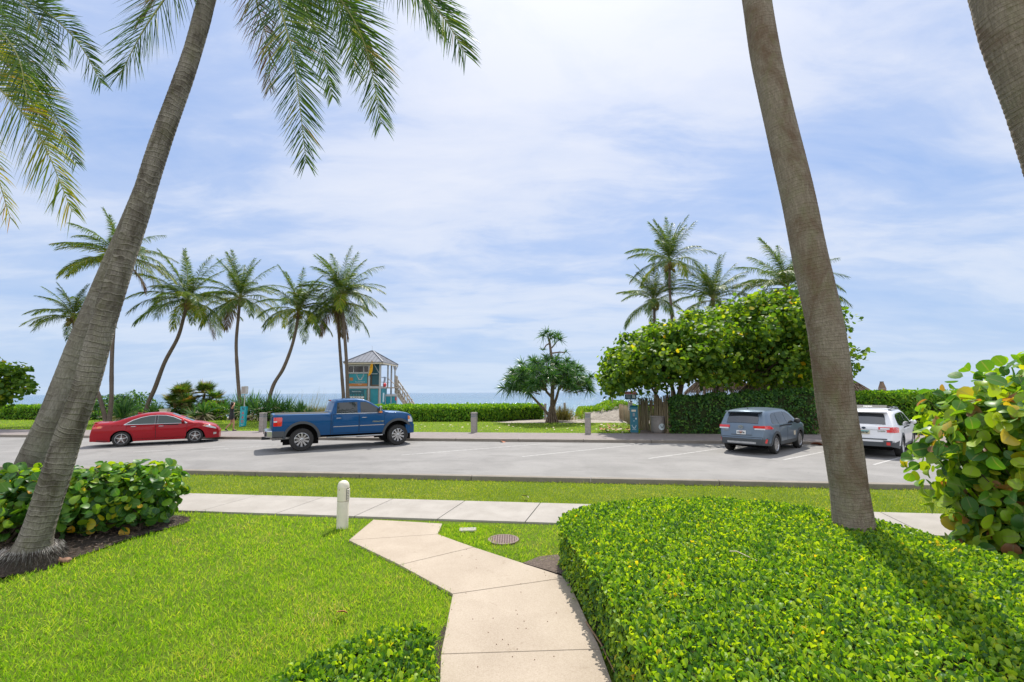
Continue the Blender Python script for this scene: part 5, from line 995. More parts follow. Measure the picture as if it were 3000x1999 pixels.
grape_tree('wide sea grape tree with bright round leaves above the wooden slat fence', 26.5, [(1900, 1050, 120, 85, 2.3, 0, 3), (1990, 1000, 110, 95, 2.4, .3, 2.9), (2060, 985, 70, 80, 2, .3, 1.2), (1830, 1080, 60, 60, 1.4, -.3, 1.2), (1940, 975, 60, 45, 1.5, 0, 1), (2040, 1060, 70, 70, 2, 0, 1.2), (1870, 1000, 45, 40, 1.2, 0, .6), (1795, 1110, 28, 40, .9, -.2, .45)], 1250, [([(1992, 1225, .5), (1990, 1160, .4), (1998, 1120, .2), (2010, 1070, 0)], .22, 16), ([(1945, 1200, .2), (1925, 1160, 0), (1905, 1130, 0), (1880, 1100, 0)], .09, 10), ([(1960, 1205, .2), (1955, 1150, 0), (1945, 1100, 0)], .08, 8), ([(1985, 1210, .8), (1975, 1150, .8), (1960, 1090, .8)], .12, 9)], 61, 'sea grape trees beside the beach entrance')
grape_tree('taller dense sea grape tree behind the dark clipped hedge and slate crossover', 28.0, [(2230, 930, 135, 85, 3, 0, 3.4), (2140, 960, 85, 90, 2.6, 0, 2), (2330, 960, 130, 100, 3, 0, 3), (2240, 1040, 150, 75, 2.8, 0, 2.6), (2390, 1040, 110, 70, 2.4, 0, 1.8), (2400, 960, 80, 60, 2, 0, 1.1), (2440, 930, 40, 40, 1.2, 0, .5), (2100, 1060, 70, 60, 2, .4, 1), (2460, 1060, 30, 55, 1, 0, .5), (2270, 870, 70, 30, 1.5, 0, .7), (2370, 1100, 110, 35, 1.8, 0, .8)], 2250, [([(2140, 1200, 0), (2165, 1160, 0), (2205, 1125, 0), (2235, 1085, 0)], .26, 18), ([(2255, 1200, .3), (2262, 1150, .2), (2275, 1110, 0), (2300, 1050, 0)], .17, 16), ([(2100, 1200, .8), (2100, 1150, .8), (2110, 1095, .6)], .12, 10), ([(2195, 1200, .8), (2200, 1150, .8), (2240, 1090, .5)], .16, 12), ([(2370, 1200, .6), (2345, 1150, .4), (2330, 1090, 0)], .14, 14)], 62, 'sea grape trees beside the beach entrance')
grape_tree('partly visible sea grape branch entering at the frame edge above the beach grass', 30, [(-60, 1120, 105, 60, 1.6, 0, 3), (20, 1095, 42, 30, 1, 0, .8), (58, 1132, 34, 22, .8, 0, .6), (5, 1160, 24, 18, .7, 0, .3)], 360, [([(-150, 1260, 0), (-130, 1190, 0), (-80, 1150, 0), (0, 1130, 0)], .14, 12)], 63, fwd=0)
bush('grey_shrub', 'small pale green shrub behind the slat fence and teal pay station', [(at(1893, 27.2, 1.7), (.75, .5, .7), 2), (at(1905, 27.2, 1.2), (.8, .5, .7), 1)], 900, .09, M['dune'], 75, tpl=LF_SMALL)
# hedges on the right side of the street
pH = [tuple(p)[:2] for p in (G(1966, 1272), G(2090, 1271), G(2240, 1271), G(2396, 1272), PT(2402, 1272, 25.2), PT(2200, 1270, 25.6), PT(1968, 1270, 26.0))]
hedge('tall_hedge', 'dark green tall clipped hedge behind the slate crossover', 'hedge', pH, 2.02, M['darkhedge'], LF_OVAL, .15, 260, 330, .8, .10, .12, seed=44, core=.22, hfun=lambda P: 1.78+np.clip((P[:, 0]-8)/7, 0, 1)*.42+.05*np.sin(P[:, 0]*3))
pH2 = [tuple(p)[:2] for p in (PT(2425, 1270, 24.6), PT(2700, 1270, 24.0), PT(2960, 1270, 23.2), PT(2960, 1270, 25.5), PT(2700, 1270, 26), PT(2425, 1270, 26.4))]
hedge('tall_hedge', 'sunlit bright green clipped hedge behind the white wagon', 'hedge', pH2, 2.05, M['litehedge'], LF_OVAL, .15, 260, 330, .8, .08, .08, seed=45, core=.22, hfun=lambda P: np.full(len(P), 2.08))
# slat fence (uneven old pickets) and the leaning beach fence behind the pay station
def pickets(name, label, a, b, h, n, seed, lean=0.0, broken=.25, w_=.07):
    rs = random.Random(seed); root = thing(name, label, 'fence', (0, 0, 0)); V, Fc, Rn = [], [], []
    d = (b-a); L = d.length; d.normalize(); nr = Vector((-d.y, d.x, 0))
    for lay in (0, 1):
        for i in range(n):
            t = (i+rs.uniform(-.25, .25)+.5*lay)/n; p = a+d*L*t+nr*(.05*lay-.02); hh = h*rs.uniform(.93, 1.05)*(rs.uniform(.5, .8) if rs.random() < broken*lay*1.2 else 1); zz = 0.0 if rs.random() > broken*(1-lay) else rs.uniform(.2, .5)*h; tl = rs.uniform(-.05, .05)+lean; ww = w_*rs.uniform(.7, 1.25); k_ = len(V); th = .018
            for z_, s_ in ((zz, 0), (hh, 1)):
                for q in (-1, 1):
                    for r in (-1, 1): V.append(p+d*(q*ww/2+tl*z_)+nr*r*th/2+Vector((0, 0, z_)))
            Fc += [(k_, k_+2, k_+6, k_+4), (k_+1, k_+5, k_+7, k_+3), (k_, k_+4, k_+5, k_+1), (k_+2, k_+3, k_+7, k_+6), (k_+4, k_+6, k_+7, k_+5)]; Rn += [rs.random()]*8
    link('slat_panel', mesh_np('slat_panel', np.array([tuple(v) for v in V]), np.array(Fc), M['fence'], {'rnd': Rn}, False), root)
    mb = MB()
    for z_ in (.35*h, .8*h): mb.bar(a+nr*.09+Vector((0, 0, z_)), b+nr*.09+Vector((0, 0, z_)), .04, .09, M['brownframe'])
    mb.build('rail', M['brownframe'], root)
    for t in (0.02, .5, .98): mb = MB(); q = a+d*L*t+nr*.13; mb.box((q.x, q.y, h*.5), (.1, .1, h*1.02), M['brownframe']); mb.build('fence_post', M['brownframe'], root)
    return root
pickets('slat_fence', 'tall weathered wooden slat fence with broken slats behind the trash can', PT(1867, 1270, 27.5)*Vector((1, 1, 0)) if False else Vector((PT(1872, 1200, 27.0).x, 27.0, 0)), Vector((G(1966, 1272).x, G(1966, 1272).y+.15, 0)), 1.78, 26, 5)
pickets('slat_fence', 'tall slat fence stretch almost covered by the dark clipped hedge', Vector((G(1966, 1272).x+.05, 26.15, 0)), Vector((PT(2110, 1200, 25.95).x, 25.95, 0)), 1.95, 26, 6, broken=.1)
pickets('sand_fence', 'leaning thin slat sand fence running to the beach behind the pay station', Vector((PT(1815, 1200, 36).x, 36.0, 0.1)), Vector((PT(1872, 1200, 27.4).x, 27.4, 0)), 1.15, 60, 7, broken=.05, lean=-.12, w_=.045)
# grey panel and dark gate at the end of the dark hedge
p = G(2402, 1274); mb = MB(); mb.box((p.x+.35, p.y+.6, 1.0), (.75, .08, 2.0), M['brownframe']); mb.box((p.x+.62, p.y+.35, .95), (.16, .16, 1.9), M['grey']); tag(mb.build('gate', M['brownframe'], bevel=.01), 'dark gate with a grey post at the end of the dark clipped hedge', 'gate')
# thatched shelters
def hut(label, px, Y, eave_py, w_, h, seed, posts=4, apex_py=None):
    rg = np.random.default_rng(seed); c = at(px, Y); ez = PT(px, eave_py, Y).z; root = thing('thatched_hut', label, 'hut', tuple(c), 0, 'thatched beach huts'); n = 2600; t = np.sqrt(rg.random(n)); a = rg.uniform(0, 6.283, n); r = w_*t
    b = np.column_stack([np.cos(a)*r*.92, np.sin(a)*r*.92, ez+h*(1-t)**.9+.1]); d = np.column_stack([np.cos(a), np.sin(a), np.full(n, -h/w_*1.1)]); blades('thatch', b, d, rg.uniform(.35, .8, n), np.full(n, .05), rg.uniform(.05, .5, n), M['thatch'], 3, root, rg.random(n), rg=rg)
    mb = MB(); mb.lathe([(w_*.98, ez), (w_*.6, ez+h*.42), (w_*.25, ez+h*.78), (.03, ez+h), ], 20, M['thatch']); m_ = mb.build('roof', M['brownframe'], root, True)
    for i in range(posts):
        aa = i*6.283/posts+.6; mb = MB(); mb.tube([(math.cos(aa)*w_*.7, math.sin(aa)*w_*.7, -.2), (math.cos(aa)*w_*.7, math.sin(aa)*w_*.7, ez+.3)], .10, 8, M['deckwood']); mb.build('post', M['deckwood'], root, True)
hut('broad thatched hut whose eave shows between the sea grape trunks', 2108, 33.5, 1142, 2.3, 1.7, 1, 5)
hut('thatched hut whose roof droops behind the taller sea grape tree trunk', 2252, 31.5, 1147, 1.0, 1.5, 2, 1)
hut('thatched hut just beyond the end of the dark hedge', 2352, 31, 1153, 1.25, 1.3, 3, 4)
hut('thatched hut with a rounded roof peeking from behind the tall brown palm trunk', 2470, 32, 1152, 1.75, 1.25, 4, 4)
c = at(2585.5, 34); t = thing('chimney', 'small tapered brown chimney showing above the bright hedge', 'chimney', tuple(c)); mb = MB(); mb.box((0, 0, 1.15), (.34, .34, 2.3), M['husk']); mb.build('shaft', M['husk'], t); mb = MB(); mb.box((0, 0, 2.56), (.36, .36, .50), M['brownframe'], taper=.42); mb.build('cap', M['brownframe'], t); mb = MB(); mb.box((0, 0, 2.835), (.17, .17, .05), M['dkgrey']); mb.build('rim', M['dkgrey'], t)
# far-off low cloud of small sails is not in the photo; the horizon stays empty
# ------------------------------------------------------------------ street furniture
t = thing('lamp_bollard', 'cream round topped garden lamp bollard with louvres at the pavement corner', 'bollard lamp', tuple(G(1003, 1541)))
mb = MB(); mb.lathe([(.094, -.1), (.094, .40), (.092, .405)], 32, M['lampwhite']); mb.build('post', M['lampwhite'], t, True)
mb = MB(); mb.lathe([(.0895, .395), (.0895, .412)], 32, M['rust']); mb.build('joint', M['rust'], t, True)
mb = MB(); mb.lathe([(.094, .412), (.094, .62), (.098, .622), (.098, .635), (.094, .665), (.082, .70), (.060, .725), (.032, .739), (0, .744)], 32, M['lampwhite']); hd = mb.build('head', M['lampwhite'], t, True)
mb = MB()
for i in range(7):
    z = .435+i*.026; mb.lathe([(.092, z), (.106, z-.004), (.106, z+.008), (.092, z+.014)], 14, M['lampwhite'], None, rad(-38), rad(38))
mb.build('louvre', M['lampwhite'], hd, True); mb = MB(); mb.lathe([(.0955, .425), (.0955, .615)], 14, M['dkgrey'], None, rad(-40), rad(40)); mb.build('lamp_recess', M['dkgrey'], hd, True)
mb = MB(); mb.ball((-.036, -.088, .602), (.006, .006, .010), M['rust'], 6, 4); mb.build('screw', M['rust'], hd)

def bollard(p, label):
    t = thing('bollard', label, 'bollard', (p.x, p.y, 0.02), rad(-14), 'square grey light bollards along the promenade')
    mb = MB(); mb.box((0, 0, .42), (.29, .29, .84), M['grey']); mb.build('post', M['grey'], t, bevel=.008)
    mb = MB(); mb.box((0, 0, .885), (.27, .27, .09), M['slot']); mb.build('light_slot', M['slot'], t)
    mb = MB(); mb.box((0, 0, .935), (.295, .295, .022), M['grey']); mb.build('fin', M['grey'], t)
    mb = MB(); mb.box((0, 0, .978), (.27, .27, .066), M['slot']); mb.build('light_slot', M['slot'], t)
    mb = MB(); mb.box((0, 0, 1.055), (.30, .30, .09), M['grey']); mb.build('cap', M['grey'], t, bevel=.008)
bollard(G(769, 1267), 'square grey light bollard beside the pickup tailgate'); bollard(G(1389, 1269), 'square grey light bollard in front of the long beach hedge'); bollard(G(1723, 1272.5), 'square grey light bollard in front of the screw pine shadow, nearest the pay station')

# signpost with a teal board wrapped round its foot
p = G(712, 1252); t = thing('signpost', 'signpost with a grey notice on top and a slim teal lettered panel at its foot', 'sign', (p.x, p.y, 0))
mb = MB(); mb.tube([(0, 0, -.2), (.02, 0, 2.72)], .035, 10, M['galv']); mb.build('pole', M['galv'], t, True)
def rrect(w_, h, r, n=5):
    P = []
    for cx, cy, a0 in ((w_/2-r, h/2-r, 0), (-w_/2+r, h/2-r, 90), (-w_/2+r, -h/2+r, 180), (w_/2-r, -h/2+r, 270)):
        for i in range(n+1): a = rad(a0+90*i/n); P.append((cx+r*math.cos(a), cy+r*math.sin(a)))
    return P
Tf = frame_T((.02, -.05, 2.45), (1, -.08, 0.03), (0, 0, 1)); mb = MB(); mb.prism(rrect(.50, .52, .07), 0, .012, M['alu'], Tf); sg = mb.build('notice', M['alu'], t)
mb = MB()
for i in range(7): mb.box((-.08+.01*(i % 2), .17-.055*i, .014), (.25, .018, .003), M['husk'], Tf)
mb.build('lettering', M['husk'], sg); mb = MB(); mb.box((0, -.27, .004), (.40, .035, .012), M['tealsign'], Tf); mb.build('bracket', M['tealsign'], t)
Tp = frame_T((-.02, -.075, .78), (.94, -.30, 0), (.03, 0, 1)); mb = MB(); mb.prism([(-.22, -.76), (.22, -.70), (.24, .58), (-.24, .58)], -.14, .012, M['tealsign'], Tp); pn = mb.build('panel', M['tealsign'], t, bevel=.008)
for ch, yy, mt in (('N', .43, M['ink']), ('A', .15, M['red']), ('A', -.13, M['red']), ('O', -.40, M['red'])):
    text_mesh(ch, .27, mt, 'lettering', pn, Tp @ Matrix.Translation((0.02, yy, .0135)), .001, .006)
mb = MB(); stroke(mb, [(.02+.09*math.cos(a), -.55+.09*math.sin(a)) for a in np.linspace(rad(190), rad(350), 9)], .03, M['white'], Tp @ Matrix.Translation((0, 0, .0125))); mb.build('smile_mark', M['white'], pn)

# pay station
p = G(1859, 1271.5); t = thing('pay_station', 'dark teal parking pay station pillar with a pale antler mark', 'pay station', (p.x, p.y, .02), rad(-18))
mb = MB(); mb.box((0, 0, .03), (.36, .34, .06), M['dkgrey']); mb.build('base', M['dkgrey'], t)
mb = MB(); mb.add([(-.20, -.16, .06), (.20, -.16, .06), (.20, .16, .06), (-.20, .16, .06), (-.20, -.16, 1.36), (.20, -.16, 1.36), (.20, .16, 1.46), (-.20, .16, 1.46)], [(0, 3, 2, 1), (4, 5, 6, 7), (0, 1, 5, 4), (1, 2, 6, 5), (2, 3, 7, 6), (3, 0, 4, 7)], M['tealmeter']); bd = mb.build('body', M['tealmeter'], t, bevel=.015)
mb = MB(); mb.box((0, -.165, 1.19), (.22, .012, .10), M['tanpanel']); mb.build('screen_label', M['tanpanel'], t)
mb = MB(); mb.box((0, -.165, .99), (.10, .012, .17), M['slot']); mb.build('screen', M['slot'], t); mb = MB(); mb.box((0, -.166, .84), (.17, .014, .03), M['ink']); mb.build('coin_slot', M['ink'], t); mb = MB(); mb.box((.11, -.166, .78), (.06, .012, .08), M['sticker']); mb.box((0, -.166, .66), (.05, .012, .03), M['sticker']); mb.build('card_reader', M['sticker'], t)
Tm = frame_T((0, -.162, .36), (1, 0, 0), (0, 0, 1)); mb = MB(); antlers(mb, .20, M['sticker'], Tm, .07); mb.box((0, -.145, .002), (.20, .012, .003), M['sticker'], Tm); mb.build('antler_mark', M['sticker'], bd)
# sign behind it
p = Vector((G(1852, 1262).x, G(1852, 1262).y+.05, 0)); t = thing('parking_sign', 'red and dark teal parking sign on a white post behind the pay station', 'sign', tuple(p))
mb = MB(); mb.box((-.02, .04, .9), (.06, .05, 1.85), M['white']); mb.build('post', M['white'], t); Tm = frame_T((-.02, -.01, 1.92), (1, 0, 0), (0, 0, 1))
mb = MB(); mb.box((0, .22, .006), (.66, .15, .02), M['red'], Tm); rp = mb.build('header', M['red'], t); mb = MB(); mb.box((0, -.02, .006), (.66, .29, .02), M['tealdk'], Tm); lp = mb.build('panel', M['tealdk'], t); mb = MB(); mb.box((0, .132, .008), (.66, .02, .02), M['plate'], Tm); mb.build('divider', M['plate'], t)
text_mesh('SCAN   HERE', .105, M['plate'], 'lettering', rp, Tm @ Matrix.Translation((0, .22, .018)), .001, .002)
mb = MB(); [mb.box((-.14, .07-.045*i, .017), (.28-.05*(i % 2), .014, .003), M['sticker'], Tm) for i in range(4)]; mb.box((.17, -.0, .017), (.17, .17, .003), M['sticker'], Tm); mb.box((-.1, -.13, .017), (.07, .03, .003), M['sticker'], Tm); mb.build('lettering', M['sticker'], lp)
Tm2 = frame_T((-.05, -.01, 1.42), (1, 0, 0), (0, 0, 1)); mb = MB(); mb.box((0, 0, .0), (.26, .55, .014), M['plate'], Tm2); np_ = mb.build('notice', M['plate'], t); mb = MB(); [mb.box((.02, .12-.05*i, .009), (.18, .022, .003), M['ink'], Tm2) for i in range(6)]; mb.box((.06, .22, .009), (.09, .07, .003), M['ink'], Tm2); mb.box((.02, -.24, .009), (.2, .05, .003), M['ink'], Tm2); mb.build('lettering', M['ink'], np_)
# trash can
p = G(1930, 1269); t = thing('trash_can', 'round grey concrete trash can with a pale circular antler emblem', 'trash can', (p.x, p.y+.1, .01))
mb = MB(); mb.lathe([(0, .0), (.30, .0), (.34, .05), (.355, .15), (.365, .62), (.362, .63), (.372, .64), (.375, .82), (.365, .82)], 36, M['bin']); bn = mb.build('bin', M['bin'], t, True); mb = MB(); mb.lathe([(.375, .815), (.40, .82), (.405, .86), (.385, .885), (.25, .885), (.20, .86), (.20, .70)], 36, M['bin']); mb.build('lid', M['bin'], t, True)
mb = MB(); mb.lathe([(0, .74), (.20, .74)], 24, M['void']); mb.build('opening', M['void'], t)
Tm = frame_T((.10, -.352, .34), (.963, .27, 0), (0, 0, 1)); mb = MB(); V = []; n = 28
for i in range(n): a = i*6.283/n; x = .10+.175*math.cos(a); V.append((x, -math.sqrt(.372**2-x*x)-.002, .33+.175*math.sin(a)))
mb.add(V+[(.10, -math.sqrt(.372**2-.01)-.003, .33)], [(i, (i+1) % n, n) for i in range(n)], M['sticker']); em = mb.build('emblem', M['sticker'], bn, True); mb = MB(); antlers(mb, .19, M['ink'], Tm @ Matrix.Translation((0, .02, .012)), .06); mb.build('antler_mark', M['ink'], em)

# ------------------------------------------------------------------ lifeguard tower
c = at(1084, 47.4); TW = thing('lifeguard_tower', 'teal and white lifeguard tower with a grey metal hip roof beside the twin palms', 'lifeguard tower', (c.x, c.y, 0.0), rad(-3)); hw = 1.78
def part(nm, boxes, mat, par=TW, bev=0.0):
    mb = MB()
    for b in boxes: mb.box(b[0], b[1], mat, rz=b[2] if len(b) > 2 else 0)
    return mb.build(nm, mat, par, bevel=bev)
FZ, EZ = 2.78, 5.30
# walls (core box set back behind posts and panels)
part('wall', [((-.55, 0, 4.05), (2.30, 3.2, 2.45))], M['tealdk']); part('lower_wall', [((-.25, 0, 1.2), (3.0, 3.2, 3.0))], M['teal'])
for x, w_ in ((-1.68, .16), (.50, .17), (1.62, .17)): part('corner_post', [((x, -1.68, 2.65), (w_, .18, 5.3))], M['white'], bev=.01)
part('corner_post', [((1.70, 1.62, 2.65), (.15, .15, 5.3))], M['white']); part('corner_post', [((-1.68, 1.62, 2.65), (.15, .15, 5.3))], M['white'])
part('floor_band', [((-.595, -1.70, FZ), (2.0, .16, .22)), ((1.06, -1.70, FZ), (.94, .16, .22))], M['white'])
part('floor', [((0, 0, FZ-.03), (3.55, 3.2, .12))], M['deckwood'])
# window band
part('window_frame', [((-.595, -1.68, 5.11), (2.0, .12, .40)), ((-.595, -1.68, 4.24), (2.0, .12, .14))], M['white'])
for x, w_ in ((-1.36, .42), (-.56, .94), (.19, .42)): part('window', [((x, -1.655, 4.61), (w_, .05, .62))], M['window'])
part('window_frame', [((-1.09, -1.68, 4.61), (.07, .12, .61)), ((-.05, -1.68, 4.61), (.07, .12, .61))], M['white'])
# antler board
part('board_frame', [((-.595, -1.66, 3.52), (2.0, .05, 1.28))], M['brownframe']); sb = part('antler_board', [((-.62, -1.70, 3.66), (1.86, .05, .96))], M['teal']); part('orange_stripe', [((-.62, -1.70, 3.04), (1.86, .05, .26))], M['orange'])
part('orange_square', [((-1.30, -1.73, 3.62), (.34, .02, .30))], M['orange'], sb)
Tm = frame_T((-.40, -1.727, 3.82), (1, 0, 0), (0, 0, 1)); mb = MB(); antlers(mb, .70, M['white'], Tm, .065); mb.build('antler_mark', M['white'], sb)
text_mesh('Deerfield Beach', .155, M['white'], 'lettering', sb, frame_T((-.40, -1.729, 3.33), (1, 0, 0), (0, 0, 1)), .002, .002); mb = MB(); stroke(mb, [(-1.25+.1*i, 3.20-.025*math.sin(i*.31)) for i in range(13)], .018, M['white'], frame_T((0, -1.727, 0), (1, 0, 0), (0, 0, 1))); mb.build('wave_line', M['white'], sb)
text_mesh('FLORIDA', .10, M['tanpanel'], 'lettering', sb, frame_T((-.40, -1.729, 3.07), (1, 0, 0), (0, 0, 1)), .002, .002)
# lower board
part('board_frame', [((-.595, -1.64, 1.3), (2.0, .04, 2.7))], M['brownframe']); part('lower_panel', [((-.64, -1.67, 1.3), (1.84, .04, 2.66))], M['teal'])
ib = part('info_board', [((-.74, -1.70, 2.22), (1.5, .03, .62))], M['tealdk']); text_mesh('Beach Information', .125, M['paleblue'], 'lettering', ib, frame_T((-.74, -1.718, 2.38), (1, 0, 0), (0, 0, 1)), .001, .003); part('board_icons', [((-1.3+.28*i, -1.718, 2.02), (.15, .01, .15)) for i in range(5)], M['teal'], ib)
ws = part('white_strip', [((-.74, -1.70, 1.78), (1.5, .03, .22))], M['plate']); part('strip_marks', [((-1.38+.26*i, -1.718, 1.80), (.07, .01, .08)) for i in range(5)], M['ink'], ws); part('orange_strip', [((-.74, -1.70, 1.60), (1.5, .03, .12))], M['orange']); part('dark_strip', [((-.74, -1.70, 1.46), (1.5, .03, .15))], M['brownframe'])
# recessed door bay
part('door', [((1.05, -1.42, 4.02), (.95, .06, 2.35))], M['tealdk']); part('door_frame', [((.64, -1.46, 4.02), (.10, .10, 2.35)), ((1.1, -1.46, 2.98), (.82, .08, .14))], M['brownframe']); part('door_board', [((1.12, -1.39+-.09, 3.45), (.76, .03, 1.0))], M['tealdk'])
part('bay_panel', [((1.06, -1.66, 1.3), (.94, .05, 2.7))], M['teal']); part('bay_frame', [((.62, -1.665, 1.3), (.07, .07, 2.7)), ((1.49, -1.665, 1.3), (.07, .07, 2.7))], M['brownframe'])
part('crossbar', [((.98, -1.70, 4.13), (.74, .03, .05))], M['paleblue'])
# right hand porch, lower panels and stair box
part('side_panel', [((1.73, -1.0, 1.3), (.06, 1.1, 2.7))], M['teal']); part('side_sticker', [((1.77, -1.0, 1.75), (.02, .42, .95))], M['paleblue']); part('side_band', [((1.74, -.95, FZ), (.12, 1.35, .22))], M['white'])
part('stair_panel', [((2.05, -.35, .95), (.55, .06, 1.85)), ((2.66, -.35, .95), (.55, .06, 1.85))], M['teal']); part('stair_panel_frame', [((1.78, -.36, 1.0), (.07, .10, 2.0)), ((2.36, -.36, 1.0), (.07, .10, 2.0)), ((2.96, -.36, 1.0), (.08, .10, 2.0)), ((2.37, -.36, 1.98), (1.26, .12, .22))], M['white']); part('stair_sticker', [((2.84, -.39, 1.62), (.12, .02, .35))], M['red'])
for x, y in ((1.72, .4), (1.78, 2.6)): part('porch_post', [((x, y, 4.0), (.13, .13, 2.6))], M['white'])
mb = MB(); mb.bar((1.78, 2.6, 4.55), (2.0, 2.85, 5.2), .09, None, M['white']); mb.bar((1.78, 2.6, 4.55), (1.78, 1.95, 5.2), .09, None, M['white']); mb.build('brace', M['white'], TW)
mb = MB(); mb.bar((1.70, -1.6, 3.78), (1.70, .9, 3.78), .10, .06, M['white']); mb.bar((1.70, .4, 3.75), (2.9, .4, 2.75), .10, .06, M['deckwood']); mb.bar((1.72, -1.6, 3.3), (1.72, .9, 3.3), .06, .05, M['white']); mb.build('railing', M['white'], TW)
part('porch_deck', [((2.2, .6, FZ-.03), (1.3, 1.6, .10))], M['deckwood'])
mb = MB(); st0, st1 = Vector((2.5, .6, 2.6)), Vector((4.5, .6, -.3))
for y in (-.1, .9):
    mb.bar(st0+Vector((0, y, .9)), st1+Vector((0, y, 1.0)), .10, .12, M['deckwood']); mb.bar(st0+Vector((0, y, -.2)), st1+Vector((0, y, 0)), .06, .26, M['deckwood']); mb.bar(st0+Vector((0, y, .45)), st1+Vector((0, y, .5)), .07, .05, M['white'])
    for i in range(5): q = st0.lerp(st1, i/4)+Vector((0, y, -.3)); mb.bar(q, q+Vector((0, 0, 1.3+.05*i)), .10, None, M['deckwood'])
mb.build('handrail', M['deckwood'], TW); part('stair_tread', [(tuple(st0.lerp(st1, (i+.5)/13)+Vector((0, .4, -.15))), (.28, 1.0, .05)) for i in range(13)], M['deckwood'])
part('newel_post', [((2.52, .5, 3.1), (.14, .14, 1.9)), ((2.68, .5, 3.05), (.13, .13, 1.8))], M['deckwood'])
# hip roof with standing seams
ex0, ex1, ey0, ey1 = -2.02, 2.02, -2.15, 2.9; ax, ay, az = .0, .35, 6.62; mb = MB(); rf = [(ex0, ey0, EZ), (ex1, ey0, EZ), (ex1, ey1, EZ), (ex0, ey1, EZ), (ax-.12, ay, az), (ax+.12, ay, az)]
mb.add(rf+[(x, y, z-.06) for x, y, z in rf], [(0, 1, 5, 4), (1, 2, 5), (2, 3, 4, 5), (3, 0, 4), (6, 9, 8, 7), (0, 6, 7, 1), (1, 7, 8, 2), (2, 8, 9, 3), (3, 9, 6, 0)], M['roofmetal'])
for i in range(1, 10):
    x = ex0+(ex1-ex0)*i/10; apx = ax-.12 if x < ax else ax+.12; f = (x-ex0)/(ax-.12-ex0) if x < ax-.12 else ((ex1-x)/(ex1-ax-.12) if x > ax+.12 else 1.0); f = min(1, f); mb.bar((x, ey0, EZ+.015), (x, ey0+(ay-ey0)*f, EZ+(az-EZ)*f+.015), .03, .035, M['roofedge'])
for i in range(1, 10):
    y = ey0+(ey1-ey0)*i/10; f = (y-ey0)/(ay-ey0) if y < ay else (ey1-y)/(ey1-ay); f = min(1, f); mb.bar((ex1, y, EZ+.015), (ex1+(ax+.12-ex1)*f, y, EZ+(az-EZ)*f+.015), .03, .035, M['roofedge'])
roof = mb.build('roof', M['roofmetal'], TW); mb = MB()
for a, b in ((rf[0], rf[4]), (rf[1], rf[5]), (rf[2], rf[5]), (rf[3], rf[4]), (rf[4], rf[5])): mb.bar(Vector(a)+Vector((0, 0, .03)), Vector(b)+Vector((0, 0, .03)), .14, .06, M['roofmetal'])
mb.build('ridge_cap', M['roofmetal'], roof); part('fascia', [((0, ey0+.03, EZ-.135), (ex1-ex0-.12, .05, .14)), ((ex1-.03, .37, EZ-.135), (.05, ey1-ey0-.14, .14))], M['tanpanel'], roof); mb = MB(); mb.tube([(ax, ay, az), (ax, ay, az+.55)], .012, 6, M['galv']); mb.build('antenna', M['galv'], roof)
# flag, towel and rescue bag hang on the tower
fl = thing('warning_flag', 'yellow flag hanging limp from a slanted pole on the lifeguard tower', 'flag', tuple(TW.matrix_basis @ Vector((1.75, -1.95, 3.95)))); mb = MB(); mb.tube([(0, 0, 0), (-.95, -.1, 1.62)], .022, 6, M['white']); mb.build('pole', M['white'], fl)
mb = MB(); prof = [(-.85, 1.42), (-.88, 1.1), (-.93, .7), (-.97, .35), (-1.08, .05), (-1.12, -.05)]; V = []
for i, (x, z) in enumerate(prof):
    hw_ = [.05, .12, .16, .17, .12, .05][i]
    for j in range(7): u_ = j/6*2-1; V.append((x+u_*hw_, -.12+.05*math.sin(j*2.2+i*.6), z+.04*u_))
mb.add(V, [(i*7+j, i*7+j+1, i*7+j+8, i*7+j+7) for i in range(5) for j in range(6)], M['flag']); mb.build('cloth', M['flag'], fl, True, angle=180)
q = TW.matrix_basis @ Vector((1.86, -1.0, 0)); mb = MB(); mb.add([(q.x+.05*math.sin(j*1.1+i)-.02*i*0, q.y-.35+.7*j/6-.1, 3.85-.9*i/5) for i in range(6) for j in range(7)], [(i*7+j, i*7+j+1, i*7+j+8, i*7+j+7) for i in range(5) for j in range(6)], M['towel']); o = mb.build('towel', M['towel'], smooth=True, angle=180); tag(o, 'grey towel draped over the lifeguard tower railing', 'towel')
mb = MB(); mb.ball((q.x, q.y, 3.03), (.17, .36, .22), M['red'], 12, 8); mb.box((q.x-.02, q.y, 3.25), (.06, .34, .08), M['ink']); tag(mb.build('rescue_bag', M['red'], smooth=True), 'red rescue bag below the grey towel on the lifeguard tower', 'bag')

# ------------------------------------------------------------------ walking woman seen from behind
p = G(676, 1264); PR = thing('person', 'woman in a short black dress walking along the promenade with one hand at her hair', 'person', (p.x, p.y, .028), rad(-55))
def skin_body(name, verts, edges, radii, mat, parent, root=0, sub=2):
    me = bpy.data.meshes.new(name); me.from_pydata(verts, edges, []); o = link(name, me, parent); sk = o.modifiers.new('skin', 'SKIN'); sk.use_smooth_shade = True
    for i, r in enumerate(radii): d = me.skin_vertices[0].data[i]; d.radius = (r if isinstance(r, tuple) else (r, r)); d.use_root = (i == root)
    ss = o.modifiers.new('sub', 'SUBSURF'); ss.levels = sub; ss.render_levels = sub; bpy.context.view_layer.update()
    m2 = bpy.data.meshes.new_from_object(o.evaluated_get(bpy.context.evaluated_depsgraph_get())); o.modifiers.clear(); o.data = m2; m2.materials.clear(); m2.materials.append(mat); m2.polygons.foreach_set('use_smooth', np.ones(len(m2.polygons), bool)); return o
